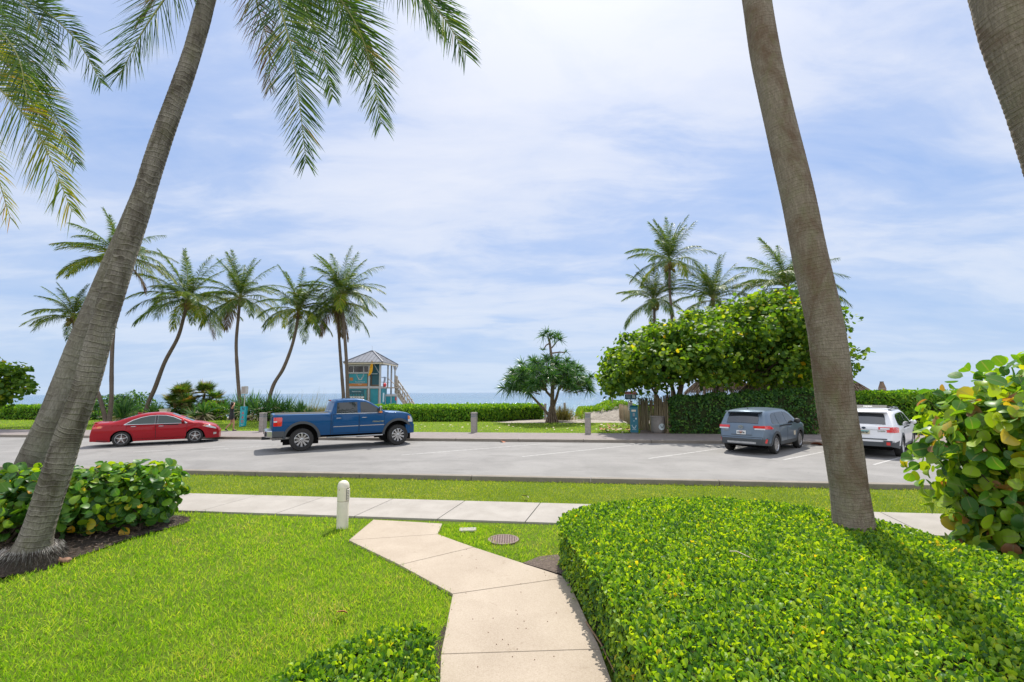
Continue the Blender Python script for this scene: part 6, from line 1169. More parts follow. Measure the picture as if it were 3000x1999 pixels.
# local frame: +y is her walking direction, +x her right hand side
bv, be, br = [], [], []
def jv(p, r, prev=None):
    bv.append(p); br.append(r)
    if prev is not None: be.append((prev, len(bv)-1))
    return len(bv)-1
pel = jv((0, 0, .93), (.135, .10)); wst = jv((0, .01, 1.10), (.105, .08), pel); chs = jv((0, .02, 1.27), (.135, .09), wst); nk0 = jv((0, .015, 1.40), (.07, .06), chs); nk = jv((0, .03, 1.46), .048, nk0); hd = jv((0, .045, 1.54), (.072, .082), nk); hd2 = jv((0, .04, 1.63), (.070, .082), hd)
nose = jv((0, .128, 1.565), .012, hd)
def leg(sx, kn, an, toe):
    h = jv((sx*.085, 0, .88), .088, pel); k = jv(kn, .056, h); cf = jv(tuple(Vector(kn)*.65+Vector(an)*.35), .054, k); a = jv(an, .034, cf); f = jv(toe, .028, a)
leg(1, (.09, .13, .50), (.09, .12, .085), (.095, .27, .035)); leg(-1, (-.085, .02, .48), (-.08, -.26, .14), (-.085, -.17, .035))
def hand(prev, p, d, side):
    d = Vector(d).normalized(); s = Vector(side).normalized(); pm = jv(tuple(Vector(p)+d*.06), (.032, .016), prev)
    for i, (o_, l) in enumerate(((-.028, .06), (-.010, .072), (.010, .068), (.027, .052))): b = jv(tuple(Vector(p)+d*.10+s*o_), .009, pm); jv(tuple(Vector(p)+d*(.10+l)+s*o_*1.15+Vector((0, .015, -.01))), .0075, b)
    b = jv(tuple(Vector(p)+d*.05+s*-.042), .010, pm); jv(tuple(Vector(p)+d*.095+s*-.062), .008, b)
s_ = jv((-.165, .01, 1.36), .050, chs); e_ = jv((-.235, -.03, 1.10), .038, s_); w1 = jv((-.255, .07, .885), .026, e_); hand(w1, (-.256, .08, .87), (-.02, .12, -1), (0, 1, .1))
s_ = jv((.165, .01, 1.36), .050, chs); e_ = jv((.30, .06, 1.45), .038, s_); w1 = jv((.17, .10, 1.585), .026, e_); hand(w1, (.155, .10, 1.60), (-.9, -.1, .45), (0, -1, .2))
skin_body('body', bv, be, br, M['skin'], PR)
mb = MB(); rings = [(1.405, .10, .07), (1.36, .165, .098), (1.27, .158, .112), (1.16, .130, .098), (1.08, .128, .097), (.95, .165, .125), (.82, .178, .140), (.70, .182, .152), (.66, .184, .156)]; V = []
for z, a_, b_ in rings:
    for j in range(24): a = j*6.2832/24; V.append((a_*math.cos(a), b_*math.sin(a)+.01+(.012*math.sin(5*a) if z < .9 else 0), z))
mb.add(V, [(i*24+j, i*24+(j+1) % 24, i*24+24+(j+1) % 24, i*24+24+j) for i in range(8) for j in range(24)], M['dress']); mb.build('dress', M['dress'], PR, True, angle=180)
mb = MB(); mb.ball((0, .02, 1.60), (.096, .108, .112), M['hair'], 18, 12); mb.ball((0, -.045, 1.50), (.085, .060, .13), M['hair'], 16, 10, None, .04, random.Random(2)); mb.build('hair', M['hair'], PR, True, angle=180)
for sx, a, b in ((1, (.09, .10, .05), (.097, .29, .03)), (-1, (-.08, -.27, .10), (-.086, -.14, .03))): mb = MB(); mb.tube([Vector(a)+Vector((0, -.03, -.01)), Vector(a)*.5+Vector(b)*.5, b], [.040, .042, .030], 10, M['shoe']); mb.build('shoe', M['shoe'], PR, True)
# ------------------------------------------------------------------ vehicles
class Car:
    """body skinned from a side outline, plan taper and tumblehome; panels, glass and lamps are laid on its real surface"""
    def __init__(s, root, outline, Wd, belt, th, sill, axles, Ra, zc, r=.10, crown=.035, x_front_b=.30, x_rear_b=.36, tf=.85, tr=.9, kf=.20, kr=.14, bulge=.03, fb=.07, rb=.06):
        s.root = root; s.O = outline; s.Wd = Wd/2; s.belt = belt; s.th = math.tan(rad(th)); s.sill = sill; s.ax = axles; s.Ra = Ra; s.zc = zc; s.r = r; s.crown = crown
        s.x0, s.x1 = outline[0][0], outline[-1][0]; s.zf, s.zr = x_front_b, x_rear_b; s.tf, s.tr, s.kf, s.kr, s.bulge = tf, tr, kf, kr, bulge; s.fb, s.rb = fb, rb
        s.ox = [o[0] for o in outline]; s.oz = [o[1] for o in outline]
    def top(s, x): return float(np.interp(x, s.ox, s.oz))
    def bot(s, x):
        z = s.sill
        if x < s.x0+.55: z = s.zr+(s.sill-s.zr)*(x-s.x0)/.55
        if x > s.x1-.55: z = s.zf+(s.sill-s.zf)*(s.x1-x)/.55
        for a in s.ax:
            if abs(x-a) < s.Ra: z = max(z, s.zc+math.sqrt(s.Ra**2-(x-a)**2))
        return min(z, s.top(x)-.04)
    def w(s, x, z):
        v = s.Wd; a = (x-(s.x1-s.tf))/s.tf; b = ((s.x0+s.tr)-x)/s.tr
        if a > 0: v -= s.kf*a**2.6
        if b > 0: v -= s.kr*b**2.6
        if z > s.belt: v -= (z-s.belt)*s.th+min((z-s.belt)*.12, .015)
        else: t = (s.belt-z)/max(s.belt-s.sill, .1); v -= s.bulge*(2*t-.75)**2-.0*t
        return v
    def ww(s, x, z):
        zt = s.top(x); r = min(s.r, .45*(zt-s.bot(x))); u = zt-z; v = s.w(x, z)
        if u < r: v -= r*(1-math.sqrt(max(0, 1-((r-u)/r)**2)))*.8
        return v
    def stations(s):
        xs = set(np.round(np.linspace(s.x0, s.x1, 64), 4)); xs |= set(round(x, 4) for x in s.ox)
        for a in s.ax:
            for t in np.linspace(-1, 1, 17): xs.add(round(a+s.Ra*math.sin(t*math.pi/2), 4))
        xs = sorted(xs); o = [xs[0]]
        for x in xs[1:]:
            if x-o[-1] > .008 or x == xs[-1] : o.append(x)
        return [x for x in o if s.x0 <= x <= s.x1]
    def body(s, name, mat, lower=None, deck=None, under=None):
        """lower: (z limit fn, material) for cladding; deck: (xa, xb, material) for the top strip"""
        mb = MB(); xs = s.stations(); K = 12; A = 5; cols = {}; under = under or M['under']
        def rows(x):
            zb, zt = s.bot(x), s.top(x); r = min(s.r, .45*(zt-zb)); return [zb+(zt-r-zb)*i/(K-1) for i in range(K)]+[zt-r+r*math.sin(math.pi/2*i/A) for i in range(1, A+1)]
        R = K+A; V = []; 
        for sg in (-1, 1):
            for x in xs: V += [(x, sg*s.ww(x, z), z) for z in rows(x)]
        n = len(xs); F = {}
        def addf(f, m): F.setdefault(m, []).append(f)
        for si in (0, 1):
            b = si*n*R
            for i in range(n-1):
                for j in range(R-1):
                    f = (b+i*R+j, b+(i+1)*R+j, b+(i+1)*R+j+1, b+i*R+j+1); zm = sum(V[q][2] for q in f)/4; xm = (xs[i]+xs[i+1])/2
                    addf(f, lower[1] if lower and zm < lower[0](xm) else mat)
        MS = 10; base = len(V); nrm = s.normals(); idx = []
        for x in xs:
            zt = s.top(x); wt = s.ww(x, zt); nx, nz = s.nrm(x)
            for k_ in range(1, MS): q = -1+2*k_/MS; c = s.crown*(1-q*q); V.append((x+nx*c, q*wt, zt+nz*c))
        def sv(i, k_): return i*R+R-1 if k_ == 0 else (n*R+i*R+R-1 if k_ == MS else base+i*(MS-1)+k_-1)
        for i in range(n-1):
            xm = (xs[i]+xs[i+1])/2; m = deck[2] if deck and deck[0] < xm < deck[1] else mat
            for k_ in range(MS): addf((sv(i, k_), sv(i, k_+1), sv(i+1, k_+1), sv(i+1, k_)), m)
        for end, bl in ((0, -s.rb), (n-1, s.fb)):   # front and rear faces
            b2 = len(V); x = xs[end]; rw = rows(x)
            for j in range(R):
                for k_ in range(1, MS): q = -1+2*k_/MS; V.append((x+bl*(1-q*q), q*s.ww(x, rw[j]), rw[j]))
            def ev(j, k_): return end*R+j if k_ == 0 else (n*R+end*R+j if k_ == MS else b2+j*(MS-1)+k_-1)
            for j in range(R-1):
                zm = (rw[j]+rw[j+1])/2; m = lower[1] if lower and zm < lower[0](x) else mat
                for k_ in range(MS): addf((ev(j, k_), ev(j, k_+1), ev(j+1, k_+1), ev(j+1, k_)), m)
            for k_ in range(MS): addf((ev(R-1, k_), ev(R-1, k_+1), sv(end, k_+1), sv(end, k_)), mat)
        for i in range(n-1): addf((i*R, (i+1)*R, n*R+(i+1)*R, n*R+i*R), under)
        first = True
        for m, fs in F.items(): mb.add(V if first else [], fs if first else [], m) if first else None; first = False
        mb.v = [tuple(p) for p in V]; mb.f = []; mb.m = []; mb.mats = []
        for m, fs in F.items():
            i = mb._mi(m)
            for f in fs: mb.f.append(list(f)); mb.m.append(i)
        return mb.build(name, mat, s.root, True, angle=38)
    def wells(s, y):
        for a in s.ax:
            mb = MB()
            for sg in (-1, 1): mb.box((a, sg*y, (s.zc+s.Ra+.16)/2+.05), (2*s.Ra+.1, .04, s.zc+s.Ra-.22), M['under'])
            mb.build('wheel_well', M['under'], s.root)
    def normals(s): return None
    def nrm(s, x):
        h = .05; a = max(s.x0, x-h); b = min(s.x1, x+h); dx, dz = b-a, s.top(b)-s.top(a); L = math.hypot(dx, dz); return (-dz/L, dx/L)
    def side(s, nm, poly, off, mat, sg=-1, par=None, depth=.012, cut=.12):
        """a panel on the flank, poly in (x,z)"""
        bm = bmesh.new(); vs = [bm.verts.new((x, 0, z)) for x, z in poly]; bm.faces.new(vs); bmesh.ops.triangulate(bm, faces=bm.faces[:])
        for _ in range(3):
            es = [e for e in bm.edges if e.calc_length() > cut]
            if not es: break
            bmesh.ops.subdivide_edges(bm, edges=es, cuts=1); bmesh.ops.triangulate(bm, faces=bm.faces[:])
        for v in bm.verts: v.co.y = sg*(s.ww(v.co.x, v.co.z)+off)
        ex = bmesh.ops.extrude_edge_only(bm, edges=[e for e in bm.edges if e.is_boundary])
        for v in [g for g in ex['geom'] if isinstance(g, bmesh.types.BMVert)]: v.co.y -= sg*(depth+off)
        bmesh.ops.recalc_face_normals(bm, faces=bm.faces); me = bpy.data.meshes.new(nm); bm.to_mesh(me); bm.free(); me.materials.append(mat); me.polygons.foreach_set('use_smooth', np.ones(len(me.polygons), bool)); me.set_sharp_from_angle(angle=rad(40)); return link(nm, me, par or s.root)
    def arc(s, nm, cx, cz, r0, r1, a0, a1, off, mat, sg=-1):
        P = [(cx+r1*math.cos(rad(a)), cz+r1*math.sin(rad(a))) for a in np.linspace(a0, a1, 22)]+[(cx+r0*math.cos(rad(a)), cz+r0*math.sin(rad(a))) for a in np.linspace(a1, a0, 22)]
        return s.side(nm, P, off, mat, sg, None, .03, .2)
    def band(s, nm, pts, s0, s1, off, mat, par=None, taper=1.0, n=8, nx=6, fr=1.0, depth=.01):
        """a panel across the car between outline points pts[0]..pts[-1]; s0..s1 lateral fractions (shrinking to taper at the end)"""
        V = []; m = len(pts) if len(pts) > 2 else nx+1
        for i in range(m):
            t = i/(m-1); x, z = pts[i] if len(pts) > 2 else (pts[0][0]+(pts[1][0]-pts[0][0])*t, pts[0][1]+(pts[1][1]-pts[0][1])*t)
            a, b = pts[0], pts[-1]; L = math.hypot(b[0]-a[0], b[1]-a[1]); tx, tz = (b[0]-a[0])/L, (b[1]-a[1])/L; nx_, nz_ = -tz, tx; tp = 1+(taper-1)*t; wd = s.ww(min(max(x, s.x0), s.x1), z)
            for lay in (1, 0):
                for j in range(n+1):
                    q = (s0+(s1-s0)*j/n)*tp; c = s.crown*(1-min(1, q*q))*fr+off-(0 if lay else depth+off); V.append((x+nx_*c, q*wd, z+nz_*c))
        F = []; S2 = 2*(n+1)
        for i in range(m-1):
            for j in range(n): F.append((i*S2+j, i*S2+j+1, (i+1)*S2+j+1, (i+1)*S2+j))
            F.append((i*S2, (i+1)*S2, (i+1)*S2+n+1, i*S2+n+1)); F.append((i*S2+n, i*S2+2*n+1, (i+1)*S2+2*n+1, (i+1)*S2+n))
        for j in range(n): F.append((j, n+1+j, n+2+j, j+1)); e = (m-1)*S2; F.append((e+j, e+j+1, e+n+2+j, e+n+1+j))
        mb = MB(); mb.add(V, F, mat); return mb.build(nm, mat, par or s.root, True, angle=40)
    def rear(s, nm, y0, y1, z0, z1, off, mat, par=None, depth=.02, n=6, xs=None, skew=0.0):
        """a panel on the rear face: y across, z up, following its plan curve"""
        V = []; wd = None
        def X(y, z):
            lo, hi = s.x0, s.x0+.6
            for _ in range(24):
                mid = (lo+hi)/2
                if s.top(mid) < z: lo = mid
                else: hi = mid
            x = hi; wt = s.ww(x+.02, z); q = min(1, abs(y)/wt); return x-(s.rb if z < s.oz[0] else max(s.crown, s.rb*.75))*(1-q*q)
        for lay in (0, 1):
            for zz in (z0, (z0+z1)/2, z1):
                for j in range(n+1): y = y0+(y1-y0)*j/n+(skew*(zz-z0)/(z1-z0) if z1 != z0 else 0); V.append((X(y, zz)-(off if lay == 0 else -depth), y, zz))
        k_ = n+1; F = []
        for i in range(2):
            for j in range(n): a = i*k_+j; F.append((a, a+k_, a+k_+1, a+1))
        o = 3*k_
        for j in range(n): F.append((j, j+1, o+j+1, o+j)); F.append((2*k_+j, o+2*k_+j, o+2*k_+j+1, 2*k_+j+1))
        for i in range(2): F.append((i*k_, o+i*k_, o+(i+1)*k_, (i+1)*k_)); F.append((i*k_+n, (i+1)*k_+n, o+(i+1)*k_+n, o+i*k_+n))
        mb = MB(); mb.add(V, F, mat); mb.X = X; o_ = mb.build(nm, mat, par or s.root, True, angle=40); s.X = X; return o_
    def wheel(s, x, sg, R, wd, rimr, style, track):
        y = sg*track/2; T = Matrix.Translation((x, y, R)) @ Matrix.Rotation(rad(-90 if sg < 0 else 90), 4, 'X') @ Matrix.Identity(4)
        # local z points outwards after this rotation
        T = Matrix.Translation((x, y, R)) @ Matrix.Rotation(rad(90)*(1 if sg < 0 else -1), 4, 'X'); h = wd/2
        mb = MB(); mb.lathe([(rimr, -h), (R*.93, -h), (R*.985, -h*.72), (R, -h*.3), (R, h*.3), (R*.985, h*.72), (R*.93, h*.98), (rimr*1.08, h), (rimr, h*.86), (rimr, -h)], 40, M['rubber'], T); wh = mb.build('wheel', M['rubber'], s.root, True, angle=30)
        mb = MB(); mb.lathe([(rimr*1.01, h*.88), (rimr*.96, h*.92), (rimr*.90, h*.74), (rimr*.88, -h*.5)], 40, M['alloy'] if style != 'chrome' else M['chrome'], T)
        mt = M['chrome'] if style == 'chrome' else M['alloy']; ns = {'five': 5, 'chrome': 10, 'cover': 9, 'seven': 5}[style]
        for i in range(ns):
            a = 2*math.pi*i/ns+.3; c, sn = math.cos(a), math.sin(a); px, py = -sn, c; w0, w1 = {'five': (.24, .10), 'chrome': (.18, .27), 'cover': (.20, .36), 'seven': (.30, .20)}[style]; w0 *= rimr; w1 *= rimr
            r0, r1 = rimr*.16, rimr*.93; zt0, zt1 = h*.80, h*.80; V = []
            for r, ww_, zt in ((r0, w0, zt0), (r1, w1, zt1)):
                for q in (-1, 1): V += [(c*r+px*q*ww_/2, sn*r+py*q*ww_/2, zt), (c*r+px*q*ww_*.62, sn*r+py*q*ww_*.62, zt-.05)]
            mb.add(V, [(0, 2, 6, 4), (0, 4, 5, 1), (2, 3, 7, 6), (1, 5, 7, 3)], mt, T)
        mb.lathe([(0, h*.90), (rimr*.16, h*.88), (rimr*.24, h*.78), (rimr*.25, h*.5)], 20, mt, T); rm = mb.build('rim', mt, wh, True, angle=30)
        mb = MB(); mb.lathe([(0, h*.32), (rimr*.9, h*.30)], 24, M['rimdark'], T); mb.lathe([(rimr*.2, h*.42), (rimr*.62, h*.40), (rimr*.62, h*.34)], 24, M['iron'], T); mb.build('brake_disc', M['rimdark'], wh, True)
        return wh
    def handle(s, x, z, sg, mat, par, L=.20):
        y = sg*(s.ww(x, z)+.03); mb = MB(); mb.tube([(x-L/2, y-sg*.025, z-.006), (x-L*.32, y, z), (x+L*.32, y, z), (x+L/2, y-sg*.025, z-.004)], [.010, .015, .015, .010], 8, mat); return mb.build('handle', mat, par, True)
    def mirror(s, x, z, sg, mat, size=(.14, .20, .15), tall=False):
        y = sg*(s.ww(x, z-.02)+size[1]*.55); mb = MB(); mb.ball((x, y, z+.03), (size[0]*.55, size[1]*.5, size[2]*.58), mat, 12, 8); o = mb.build('mirror', mat, s.root, True, angle=60); mb = MB(); mb.bar((x, sg*(s.ww(x, z)-.02), z-.03), (x, y, z), .05, .04, M['plastic']); mb.build('bracket', M['plastic'], o); return o
    def seam(s, pts, sg=-1):
        for a, b in zip(pts[:-1], pts[1:]):
            d = Vector((b[0]-a[0], b[1]-a[1])).normalized()*.006; n_ = Vector((-d.y, d.x))
    def door(s, poly, sg, mat, hx=None, hz=None, hm=None):
        c = (sum(p[0] for p in poly)/len(poly), sum(p[1] for p in poly)/len(poly)); big = []
        for p in poly: d = Vector((p[0]-c[0], p[1]-c[1])); big.append((p[0]+.011*(1 if d.x > 0 else -1), p[1]+.011*(1 if d.y > 0 else -1)))
        o = s.side('door', poly, .007, mat, sg); s.side('door_gap', big, .0015, M['seam'], sg, o)
        if hx is not None: s.handle(hx, hz, sg, hm, o)
        return o
def place(name, label, cat, near_rear, heading, wb, track, group=None):
    """near_rear: world point of the contact of the rear wheel facing the viewer"""
    c, sn = math.cos(heading), math.sin(heading); o = near_rear+Vector((c*wb/2-sn*track/2, sn*wb/2+c*track/2, 0)); o.z = -.1
    return thing(name, label, cat, tuple(o), heading, group)
def bothsides(fn):
    for sg in (-1, 1): fn(sg)
GV = 'vehicles parked in the angled bays'

# red sedan
wb, tk = 2.70, 1.58; root = place('parked_car', 'shiny red sedan parked nose to the kerb beyond the leaning palms', 'car', G(354, 1308.5, -.1), rad(31.5), wb, tk, GV)
o_ = [(-2.44, .60), (-2.41, .74), (-2.36, .97), (-2.31, 1.035), (-2.05, 1.05), (-1.72, 1.065), (-1.5, 1.13), (-1.1, 1.275), (-.82, 1.365), (-.55, 1.42), (-.2, 1.445), (.15, 1.43), (.42, 1.375), (.8, 1.215), (1.15, 1.05), (1.32, .985), (1.6, .945), (1.95, .86), (2.15, .77), (2.27, .66), (2.31, .56)]
c = Car(root, o_, 1.84, .93, 24, .21, (-1.35, 1.35), .385, .325, .10, .03, .20, .26, .8, .85, .26, .20, .035)
P_ = M['carred']; c.body('body', P_); c.wells(.60)
for sg in (-1, 1):
    c.door([(-1.20, .735), (-1.18, .93), (-.16, .935), (-.15, .32), (-.92, .32), (-.955, .50), (-1.06, .655)], sg, P_, -.95, .865, M['chrome']); c.door([(-.13, .32), (-.14, .935), (1.02, .91), (1.00, .34)], sg, P_, .04, .85, M['chrome'])
    c.side('window_trim', [(-1.29, .965), (-1.01, 1.148), (-.715, 1.265), (-.40, 1.335), (-.1, 1.352), (.215, 1.335), (.51, 1.255), (.83, 1.095), (1.03, .965), (1.02, .948), (-1.28, .948)], .003, M['chrome'], sg)
    g1 = c.side('window', [(-1.24, .972), (-.98, 1.135), (-.70, 1.248), (-.40, 1.318), (-.19, 1.333), (-.19, .965)], .007, M['glasslite'], sg); g2 = c.side('window', [(-.09, .965), (-.09, 1.335), (.20, 1.318), (.48, 1.24), (.78, 1.09), (.98, .965)], .007, M['glasslite'], sg)
    c.side('b_pillar', [(-.185, .965), (-.185, 1.333), (-.095, 1.335), (-.095, .965)], .0075, M['plastic'], sg)
    c.side('tail_lamp', [(-2.36, .80), (-2.34, .95), (-2.1, .955), (-1.98, .90), (-2.05, .82)], .008, M['redlens'], sg); c.side('side_marker', [(-2.2, .83), (-2.18, .90), (-2.03, .90), (-2.06, .84)], .013, M['amber'], sg)
    c.side('headlamp', [(1.62, .80), (1.70, .845), (1.95, .80), (2.17, .70), (2.19, .63), (2.0, .68)], .008, M['lens'], sg); c.side('indicator', [(1.62, .80), (1.68, .835), (1.80, .815), (1.76, .775)], .012, M['amber'], sg)
    c.side('fog_lamp', [(2.08, .36), (2.08, .47), (2.2, .46), (2.2, .38)], .008, M['chrome'], sg); c.side('side_skirt', [(-.9, .215), (-.88, .30), (.92, .31), (.95, .215)], .016, P_, sg)
    for x in (-1.35, 1.35): c.wheel(x, sg, .327, .215, .225, 'five', tk)
    c.mirror(.86, 1.02, sg, P_, (.13, .19, .14))
    c.side('fuel_door', [(-1.72, .80), (-1.72, .93), (-1.58, .93), (-1.58, .80)], .004, P_, sg) if sg > 0 else None
    c.side('lower_rear_strip', [(-2.2, .27), (-2.2, .31), (-1.8, .28), (-1.8, .25)], .004, M['plastic'], sg)  # black plastic strip low on the flank behind the rear wheel
c.band('rear_window', [(-1.66, 1.085), (-.86, 1.355)], -.80, .80, .008, M['rearglass'], None, .94); c.band('windshield', [(.40, 1.38), (1.26, 1.0)], -.86, .86, .008, M['glass'], None, 1.0)
mb = MB(); mb.add([(-.95, -.02, 1.375), (-.95, .02, 1.375), (-.72, .02, 1.43), (-.72, -.02, 1.43), (-.93, -.006, 1.47), (-.93, .006, 1.47)], [(0, 1, 5, 4), (0, 4, 3), (1, 2, 5), (3, 4, 5, 2), (0, 3, 2, 1)], P_); mb.build('antenna_fin', P_, root)
mb = MB(); mb.box((-2.30, 0, 1.065), (.14, 1.35, .03), P_); mb.build('spoiler', P_, root, bevel=.01); c.rear('number_plate', -.16, .16, .78, .89, .008, M['plate']); c.rear('trunk_trim', -.45, .45, .92, .945, .012, M['chrome'])
mb = MB(); mb.tube([(-2.45, -.55, .27), (-2.2, -.55, .27)], .035, 10, M['chrome']); mb.build('exhaust_tip', M['chrome'], root, True)
c.band('grille', [(2.20, .74), (2.30, .58)], -.45, .45, .006, M['plastic']); 

# blue pickup
wb, tk = 3.90, 1.76; root = place('pickup_truck', 'metallic blue crew cab pickup truck with chrome wheels and chrome mirrors', 'pickup truck', G(882, 1321.5, -.1), rad(30), wb, tk, GV)
o_ = [(-3.02, 1.10), (-3.0, 1.46), (-2.9, 1.475), (-.90, 1.475), (-.86, 1.50), (-.72, 1.93), (-.62, 2.02), (-.30, 2.05), (.2, 2.055), (.50, 2.02), (.72, 1.93), (1.10, 1.69), (1.36, 1.52), (1.5, 1.49), (2.1, 1.455), (2.40, 1.40), (2.56, 1.31), (2.65, 1.16), (2.69, 1.0)]
c = Car(root, o_, 2.03, 1.44, 15, .60, (-1.95, 1.95), .615, .49, .075, .03, .60, .66, .7, .35, .20, .05, .025, .06, .03)
P_ = M['carblue']; c.body('body', P_, None, (-2.93, -.93, M['plastic'])); c.wells(.62)
for sg in (-1, 1):
    c.side('bed_gap', [(-.875, .62), (-.875, 1.46), (-.855, 1.46), (-.855, .62)], .003, M['seam'], sg)
    c.door([(-.79, .66), (-.79, 1.42), (.24, 1.42), (.24, .66)], sg, P_, -.56, 1.27, M['chrome']); c.door([(.28, .66), (.28, 1.42), (1.32, 1.40), (1.34, .66)], sg, P_, .48, 1.27, M['chrome'])
    c.side('window', [(-.66, 1.475), (-.62, 1.905), (.19, 1.93), (.19, 1.465)], .007, M['glass'], sg); c.side('window', [(.32, 1.465), (.32, 1.93), (.55, 1.925), (.78, 1.815), (1.05, 1.65), (1.20, 1.545), (1.22, 1.465)], .007, M['glass'], sg)
    c.side('window_trim', [(-.68, 1.445), (-.66, 1.468), (1.24, 1.458), (1.24, 1.438)], .010, M['chrome'], sg)
    c.side('door_moulding', [(-.77, .905), (-.77, .935), (.23, .942), (.23, .912)], .012, M['chrome'], sg); c.side('door_moulding', [(.29, .913), (.29, .943), (1.32, .95), (1.32, .92)], .012, M['chrome'], sg)
    for x in (-1.95, 1.95): c.arc('arch_flare', x, .49, .60, .70, 2, 178, .022, M['cladding'], sg); c.wheel(x, sg, .452, .30, .275, 'chrome', tk)
    c.side('tail_lamp', [(-2.985, 1.02), (-2.985, 1.36), (-2.70, 1.365), (-2.68, 1.33), (-2.69, 1.04), (-2.72, 1.02)], .012, M['redlens'], sg)
    c.side('reverse_lamp', [(-2.985, 1.17), (-2.985, 1.225), (-2.86, 1.225), (-2.86, 1.17)], .016, M['lens'], sg)
    c.side('headlamp', [(2.40, 1.02), (2.39, 1.29), (2.52, 1.27), (2.61, 1.16), (2.64, 1.0)], .010, M['lens'], sg); c.side('indicator', [(2.40, 1.13), (2.39, 1.285), (2.48, 1.275), (2.49, 1.13)], .014, M['amber'], sg)
    mb = MB(); y = sg*(c.Wd+.03); mb.bar((-1.02, y, .50), (1.25, y, .50), .13, .055, M['chrome']); mb.build('step_bar', M['chrome'], root, bevel=.015)
    mb = MB(); y = sg*(c.ww(1.13, 1.5)+.17); mb.box((1.12, y, 1.60), (.10, .20, .30), M['chrome']); mr = mb.build('mirror', M['chrome'], root, bevel=.03); mb = MB(); mb.box((1.12, y, 1.49), (.11, .21, .07), M['amber']); mb.build('indicator', M['amber'], mr, bevel=.01); mb = MB(); mb.bar((1.13, sg*(c.ww(1.13, 1.48)-.02), 1.50), (1.13, y, 1.50), .06, None, M['plastic']); mb.build('bracket', M['plastic'], mr)
    c.side('bumper_corner', [(2.36, .58), (2.36, .95), (2.67, .93), (2.67, .60)], .018, P_, sg); c.side('air_dam', [(2.45, .48), (2.45, .60), (2.74, .60), (2.74, .50)], .0, M['plastic'], sg) if False else None
    c.side('rear_wheel_lip', [(-2.66, .70), (-2.62, .74), (-2.56, .74), (-2.56, .70)], .004, M['plastic'], sg)
Tm = frame_T((1.06, -(c.ww(1.0, 1.08)+.010), 1.08), (1, 0, 0), (0, 0, 1)); text_mesh('DENALI HD', .085, M['chrome'], 'lettering', root, Tm, .004, .004, 1.1)
c.band('rear_window', [(-.84, 1.53), (-.66, 1.97)], -.86, .86, .012, M['rearglass']); c.band('windshield', [(.70, 1.945), (1.34, 1.535)], -.88, .88, .008, M['glass'])
mb = MB(); mb.box((-.80, 0, 2.0), (.05, .42, .05), M['redlens']); mb.build('brake_lamp', M['redlens'], root)
tg = c.rear('tailgate', -.80, .80, .82, 1.44, .012, P_); c.rear('tailgate_trim', -.78, .78, 1.38, 1.44, .022, M['chrome'], tg); c.rear('tailgate_handle', -.16, .16, 1.22, 1.31, .022, M['plastic'], tg)
mb = MB(); mb.add([(x, y, z) for z in (.58, .84) for x, y in ((-3.02, -.92), (-3.20, -.80), (-3.26, -.55), (-3.26, .55), (-3.20, .80), (-3.02, .92), (-2.66, 1.0), (-2.66, -1.0))], [tuple(range(8)), tuple(range(15, 7, -1))]+[(i, (i+1) % 8, 8+(i+1) % 8, 8+i) for i in range(8)], M['chrome']); bp = mb.build('rear_bumper', M['chrome'], root, bevel=.03)
for sg in (-1, 1): mb = MB(); mb.box((-2.80, sg*.985, .71), (.42, .05, .23), M['cladding']); mb.build('bumper_end', M['cladding'], bp, bevel=.02); mb = MB(); mb.box((-3.21, sg*.66, .70), (.12, .20, .14), M['plastic']); mb.build('bumper_step', M['plastic'], bp)
mb = MB(); mb.box((-3.20, 0, .50), (.30, .12, .12), M['plastic']); mb.build('tow_hitch', M['plastic'], root); mb = MB(); mb.tube([(-3.0, -.62, .50), (-2.3, -.62, .52)], .055, 12, M['galv']); mb.lathe([(0, 0), (.045, 0)], 12, M['void'], Matrix.Translation((-3.003, -.62, .50)) @ Matrix.Rotation(rad(90), 4, 'Y')); mb.build('exhaust_pipe', M['galv'], root, True)
mb = MB(); mb.box((0, 0, .58), (4.9, .9, .22), M['under']); mb.tube([(-1.95, -.8, .45), (-1.95, .8, .45)], .07, 8, M['under']); mb.tube([(1.95, -.8, .45), (1.95, .8, .45)], .06, 8, M['under']); mb.box((.9, 0, .48), (1.2, .8, .18), M['under']); mb.build('chassis', M['under'], root)
mb = MB(); mb.add([(x, y, z) for z in (.50, .90) for x, y in ((2.47, -.96), (2.74, -.78), (2.83, -.4), (2.83, .4), (2.74, .78), (2.47, .96), (2.3, .97), (2.3, -.97))], [tuple(range(8)), tuple(range(15, 7, -1))]+[(i, (i+1) % 8, 8+(i+1) % 8, 8+i) for i in range(8)], P_); mb.build('front_bumper', P_, root, bevel=.03); c.band('grille', [(2.61, 1.26), (2.70, 1.0)], -.62, .62, .03, M['chrome'])

# slate crossover
wb, tk = 2.64, 1.57; root = place('parked_car', 'slate blue crossover parked with its tail to the road in front of the dark hedge', 'car', G(2269, 1330, -.1), rad(42), wb, tk, GV)
o_ = [(-2.20, .58), (-2.19, .66), (-2.16, .90), (-2.13, 1.05), (-2.09, 1.095), (-2.0, 1.25), (-1.88, 1.44), (-1.80, 1.525), (-1.6, 1.575), (-1.2, 1.605), (-.6, 1.625), (-.1, 1.62), (.30, 1.585), (.58, 1.50), (.95, 1.28), (1.24, 1.10), (1.42, 1.065), (1.85, 1.01), (2.08, .93), (2.2, .82), (2.26, .66)]
c = Car(root, o_, 1.825, 1.02, 20, .30, (-1.32, 1.32), .40, .36, .11, .035, .28, .36, .7, .8, .24, .17, .03)
P_ = M['cargrey']; c.body('body', P_, (lambda x: .38 if abs(x) < 1.9 else (.60 if x < 0 else .48), M['cladding'])); c.wells(.60)
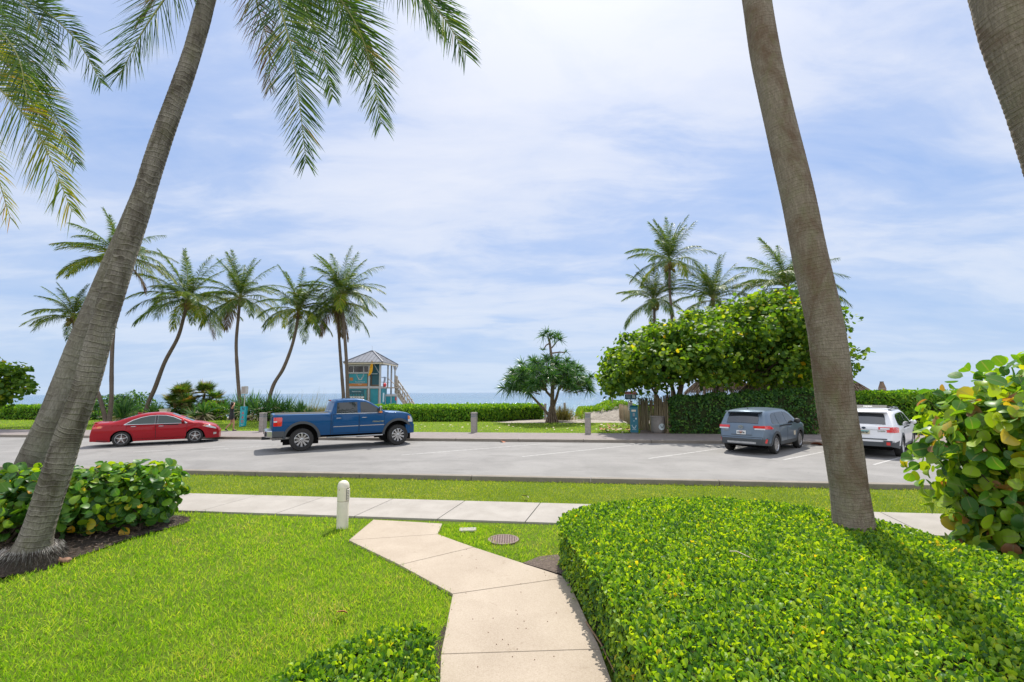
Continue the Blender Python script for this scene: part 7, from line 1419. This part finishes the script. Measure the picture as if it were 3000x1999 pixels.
for sg in (-1, 1):
    c.door([(-1.0, .72), (-.95, 1.01), (-.20, 1.02), (-.20, .44), (-.86, .44)], sg, P_, -.78, .94, P_); c.door([(-.17, .44), (-.17, 1.02), (.86, 1.0), (.86, .44)], sg, P_, .02, .93, P_)
    c.side('window', [(-1.62, 1.12), (-1.46, 1.42), (-1.30, 1.47), (-1.08, 1.49), (-1.02, 1.08), (-1.40, 1.085)], .007, M['glass'], sg); c.side('window', [(-.98, 1.075), (-1.02, 1.49), (-.24, 1.505), (-.22, 1.06)], .007, M['glass'], sg); c.side('window', [(-.15, 1.06), (-.16, 1.505), (.20, 1.475), (.48, 1.38), (.74, 1.20), (.84, 1.06)], .007, M['glass'], sg)
    for x in (-1.32, 1.32): c.arc('arch_cladding', x, .36, .385, .475, 0, 180, .014, M['cladding'], sg); c.wheel(x, sg, .345, .215, .235, 'cover', tk)
    c.side('sill_cladding', [(-.86, .31), (-.84, .43), (.84, .43), (.86, .31)], .012, M['cladding'], sg); c.side('tail_lamp', [(-2.13, .93), (-2.11, 1.05), (-1.85, 1.045), (-1.60, .94), (-1.72, .92)], .010, M['redlens'], sg)
    c.side('reflector', [(-2.12, .44), (-2.08, .58), (-2.0, .56), (-2.04, .42)], .010, M['redlens'], sg); c.mirror(.66, 1.10, sg, M['plastic'], (.15, .24, .17))
    c.side('headlamp', [(1.75, .86), (1.8, .94), (2.08, .88), (2.16, .80), (2.1, .78)], .008, M['lens'], sg)
    c.rear('tail_lamp', sg*.42, sg*.80, .955, 1.045, .010, M['redlens'], None, .02, 6, None, 0); c.rear('reverse_lamp', sg*.46, sg*.80, .905, .953, .010, M['lens'])
    mb = MB(); mb.bar((-1.3, sg*.60, 1.615), (.1, sg*.60, 1.63), .035, .03, M['plastic']); mb.build('roof_rail', M['plastic'], root) if False else None
c.band('rear_window', [(-2.085, 1.115), (-1.86, 1.455)], -.84, .84, .010, M['rearglass'], None, .92); c.band('windshield', [(.56, 1.50), (1.22, 1.12)], -.86, .86, .008, M['glass'])
mb = MB(); mb.box((-1.90, 0, 1.535), (.28, 1.24, .035), P_); mb.build('spoiler', P_, root, bevel=.012)
pl_ = c.rear('number_plate', -.16, .16, .725, .86, .014, M['plate'], n=2); X = c.X; Tm = frame_T((X(0, .79)-.024, 0, .785), (0, -1, 0), (0, 0, 1)); text_mesh('PXJ Y76', .075, M['ink'], 'lettering', pl_, Tm, .002, .003); mb = MB(); mb.ball((0, -.005, 0), (.030, .030, .002), M['orange'], 10, 4, Tm); mb.box((0, .052, .0), (.12, .012, .002), M['red'], Tm); mb.build('plate_print', M['orange'], pl_)
c.rear('plate_recess', -.36, .36, .695, .715, .010, M['cladding']); c.rear('tailgate_seam', -.70, .70, .625, .635, .004, M['seam'])
for sg in (-1, 1): c.rear('tailgate_crease', sg*.36, sg*.44, .72, .875, .006, M['seam'], None, .02, 2, None, -sg*.12) if False else None
Te = frame_T((X(0, .99)-.040, 0, .985), (0, -1, 0), (0, 0, 1)); mb = MB(); stroke(mb, [(.085*math.cos(a), .055*math.sin(a)) for a in np.linspace(0, 6.2832, 22)], .014, M['chrome'], Te, .006); stroke(mb, [(.032*math.cos(a), .050*math.sin(a)) for a in np.linspace(0, 6.2832, 16)], .010, M['chrome'], Te, .006); stroke(mb, [(.065*math.cos(a), .028+.018*math.sin(a)) for a in np.linspace(0, 6.2832, 16)], .010, M['chrome'], Te, .006); mb.build('emblem', M['chrome'], root)
mb = MB(); [mb.box((X(.5, .83)-.014, .62-.05*i, .845), (.006, .035, .022), M['chrome']) for i in range(4)]; mb.build('model_lettering', M['chrome'], root)
c.rear('skid_plate', -.50, .50, .40, .47, .020, M['alu']); mb = MB(); mb.box((0, 0, .32), (3.6, 1.3, .16), M['under']); mb.build('chassis', M['under'], root)
mb = MB(); mb.add([(-1.55, -.015, 1.585), (-1.55, .015, 1.585), (-1.36, .015, 1.60), (-1.36, -.015, 1.60), (-1.53, -.005, 1.66), (-1.53, .005, 1.66)], [(0, 1, 5, 4), (0, 4, 3), (1, 2, 5), (3, 4, 5, 2), (0, 3, 2, 1)], M['plastic']); mb.build('antenna_fin', M['plastic'], root)
Tm = frame_T((.60, -(c.ww(.6, .68)+.011), .66), (1, 0, 0), (0, 0, 1)); mb = MB(); mb.box((0, 0, 0), (.20, .16, .004), M['tanpanel'], Tm); mb.build('door_sticker', M['tanpanel'], root)

# white wagon
wb, tk = 2.745, 1.58; root = place('parked_car', 'white wagon with roof rails parked behind the tall brown palm trunk', 'car', G(2637, 1337, -.1), rad(43), wb, tk, GV)
o_ = [(-2.43, .62), (-2.40, .70), (-2.36, .92), (-2.32, 1.06), (-2.27, 1.10), (-2.12, 1.28), (-1.97, 1.45), (-1.88, 1.53), (-1.6, 1.575), (-1.0, 1.60), (-.4, 1.61), (.15, 1.595), (.48, 1.53), (.9, 1.30), (1.28, 1.08), (1.45, 1.04), (1.95, .97), (2.2, .88), (2.34, .76), (2.40, .6)]
c = Car(root, o_, 1.84, 1.0, 19, .30, (-1.37, 1.37), .405, .36, .11, .035, .28, .40, .7, .8, .24, .17, .03)
P_ = M['carwhite']; c.body('body', P_, (lambda x: .40 if abs(x) < 2.0 else (.56 if x < 0 else .46), M['cladding'])); c.wells(.60)
for sg in (-1, 1):
    c.door([(-1.0, .72), (-.98, .99), (-.20, 1.0), (-.20, .44), (-.88, .44)], sg, P_, -.80, .93, P_); c.door([(-.17, .44), (-.17, 1.0), (.90, .98), (.90, .44)], sg, P_, .02, .92, P_)
    c.side('window', [(-1.86, 1.11), (-1.72, 1.38), (-1.5, 1.45), (-1.10, 1.48), (-1.04, 1.055), (-1.5, 1.07)], .007, M['glass'], sg); c.side('window', [(-1.0, 1.05), (-1.04, 1.48), (-.24, 1.495), (-.22, 1.035)], .007, M['glass'], sg); c.side('window', [(-.15, 1.035), (-.16, 1.495), (.15, 1.475), (.45, 1.38), (.74, 1.20), (.88, 1.035)], .007, M['glass'], sg)
    for x in (-1.37, 1.37): c.arc('arch_cladding', x, .36, .39, .47, 0, 180, .012, M['cladding'], sg); c.wheel(x, sg, .345, .225, .235, 'seven', tk)
    c.side('tail_lamp', [(-2.33, .86), (-2.30, 1.05), (-2.08, 1.045), (-1.94, .99), (-2.0, .86)], .010, M['redlens'], sg); c.rear('tail_lamp', sg*.40, sg*.80, .96, 1.045, .010, M['redlens']); c.rear('reverse_lamp', sg*.45, sg*.70, .965, 1.02, .016, M['lens']); c.rear('tail_lamp', sg*.62, sg*.80, .87, .958, .010, M['redlens'])
    c.rear('bumper_pocket', sg*.52, sg*.76, .42, .60, .012, M['cladding']); c.rear('reflector', sg*.60, sg*.70, .45, .55, .020, M['redlens'])
    mb = MB(); pts = [(-1.55, sg*.62, 1.56), (-1.42, sg*.62, 1.645), (-.5, sg*.62, 1.675), (.15, sg*.62, 1.645), (.32, sg*.62, 1.57)]; [mb.bar(a, b, .06, .05, M['slot']) for a, b in zip(pts[:-1], pts[1:])]; mb.box((-1.48, sg*.62, 1.60), (.16, .07, .10), M['slot']); mb.build('roof_rail', M['slot'], root, bevel=.01); c.mirror(.68, 1.08, sg, P_)
mb = MB(); [mb.bar((x, -.66, 1.685), (x, .66, 1.685), .09, .035, M['plastic']) for x in (-1.05, -.2)]; cb = mb.build('cross_bar', M['plastic'], root); mb = MB(); mb.add([(-1.18, -.50, 1.66), (-1.18, .50, 1.66), (-1.06, .50, 1.76), (-1.06, -.50, 1.76), (-1.03, .50, 1.66), (-1.03, -.50, 1.66)], [(0, 3, 2, 1), (3, 5, 4, 2), (0, 5, 3), (1, 2, 4), (0, 1, 4, 5)], M['plastic']); fg = mb.build('wind_fairing', M['plastic'], root); Tm = frame_T((-1.125, 0.05, 1.712), (0, -1, 0), (.55, 0, .45)); text_mesh('YAKIMA', .075, M['plate'], 'lettering', fg, Tm, .002, .003)
c.band('rear_window', [(-2.26, 1.12), (-1.95, 1.47)], -.86, .86, .010, M['rearglass'], None, .92); c.band('windshield', [(.46, 1.53), (1.26, 1.10)], -.86, .86, .008, M['glass']); mb = MB(); mb.box((-1.99, 0, 1.54), (.24, 1.22, .03), P_); mb.build('spoiler', P_, root, bevel=.012)
pl_ = c.rear('number_plate', -.16, .16, .80, .92, .014, M['platetan'], n=2); X = c.X; Tm = frame_T((X(0, .86)-.026, 0, .85), (0, -1, 0), (0, 0, 1)); text_mesh('AXA 36', .065, M['ink'], 'lettering', pl_, Tm, .002, .003); mb = MB(); mb.box((0, .05, -.006), (.29, .032, .008), M['plateteal'], Tm); mb.build('plate_header', M['plateteal'], pl_)
mb = MB(); mb.ball((X(0, 1.0)-.035, 0, 1.005), (.008, .062, .036), M['ink'], 14, 8); mb.build('emblem', M['ink'], root); text_mesh('OUTBACK', .045, M['chrome'], 'lettering', root, frame_T((X(-.55, .90)-.016, -.48, .905), (.14, -1, 0), (0, 0, 1)), .002, .002)
c.rear('wiper', .0, .42, 1.135, 1.15, .05, M['plastic']) if False else None; c.rear('tailgate_trim', -.55, .55, .955, .965, .010, M['chrome']); c.rear('bumper_step', -.62, .62, .625, .66, .020, M['cladding']); mb = MB(); mb.box((0, 0, .32), (3.8, 1.3, .16), M['under']); mb.build('chassis', M['under'], root)
mb = MB(); mb.ball((X(.2, .86)-.02, .24, .83), (.004, .025, .020), M['redlens'], 10, 6); mb.build('bumper_sticker', M['redlens'], root)
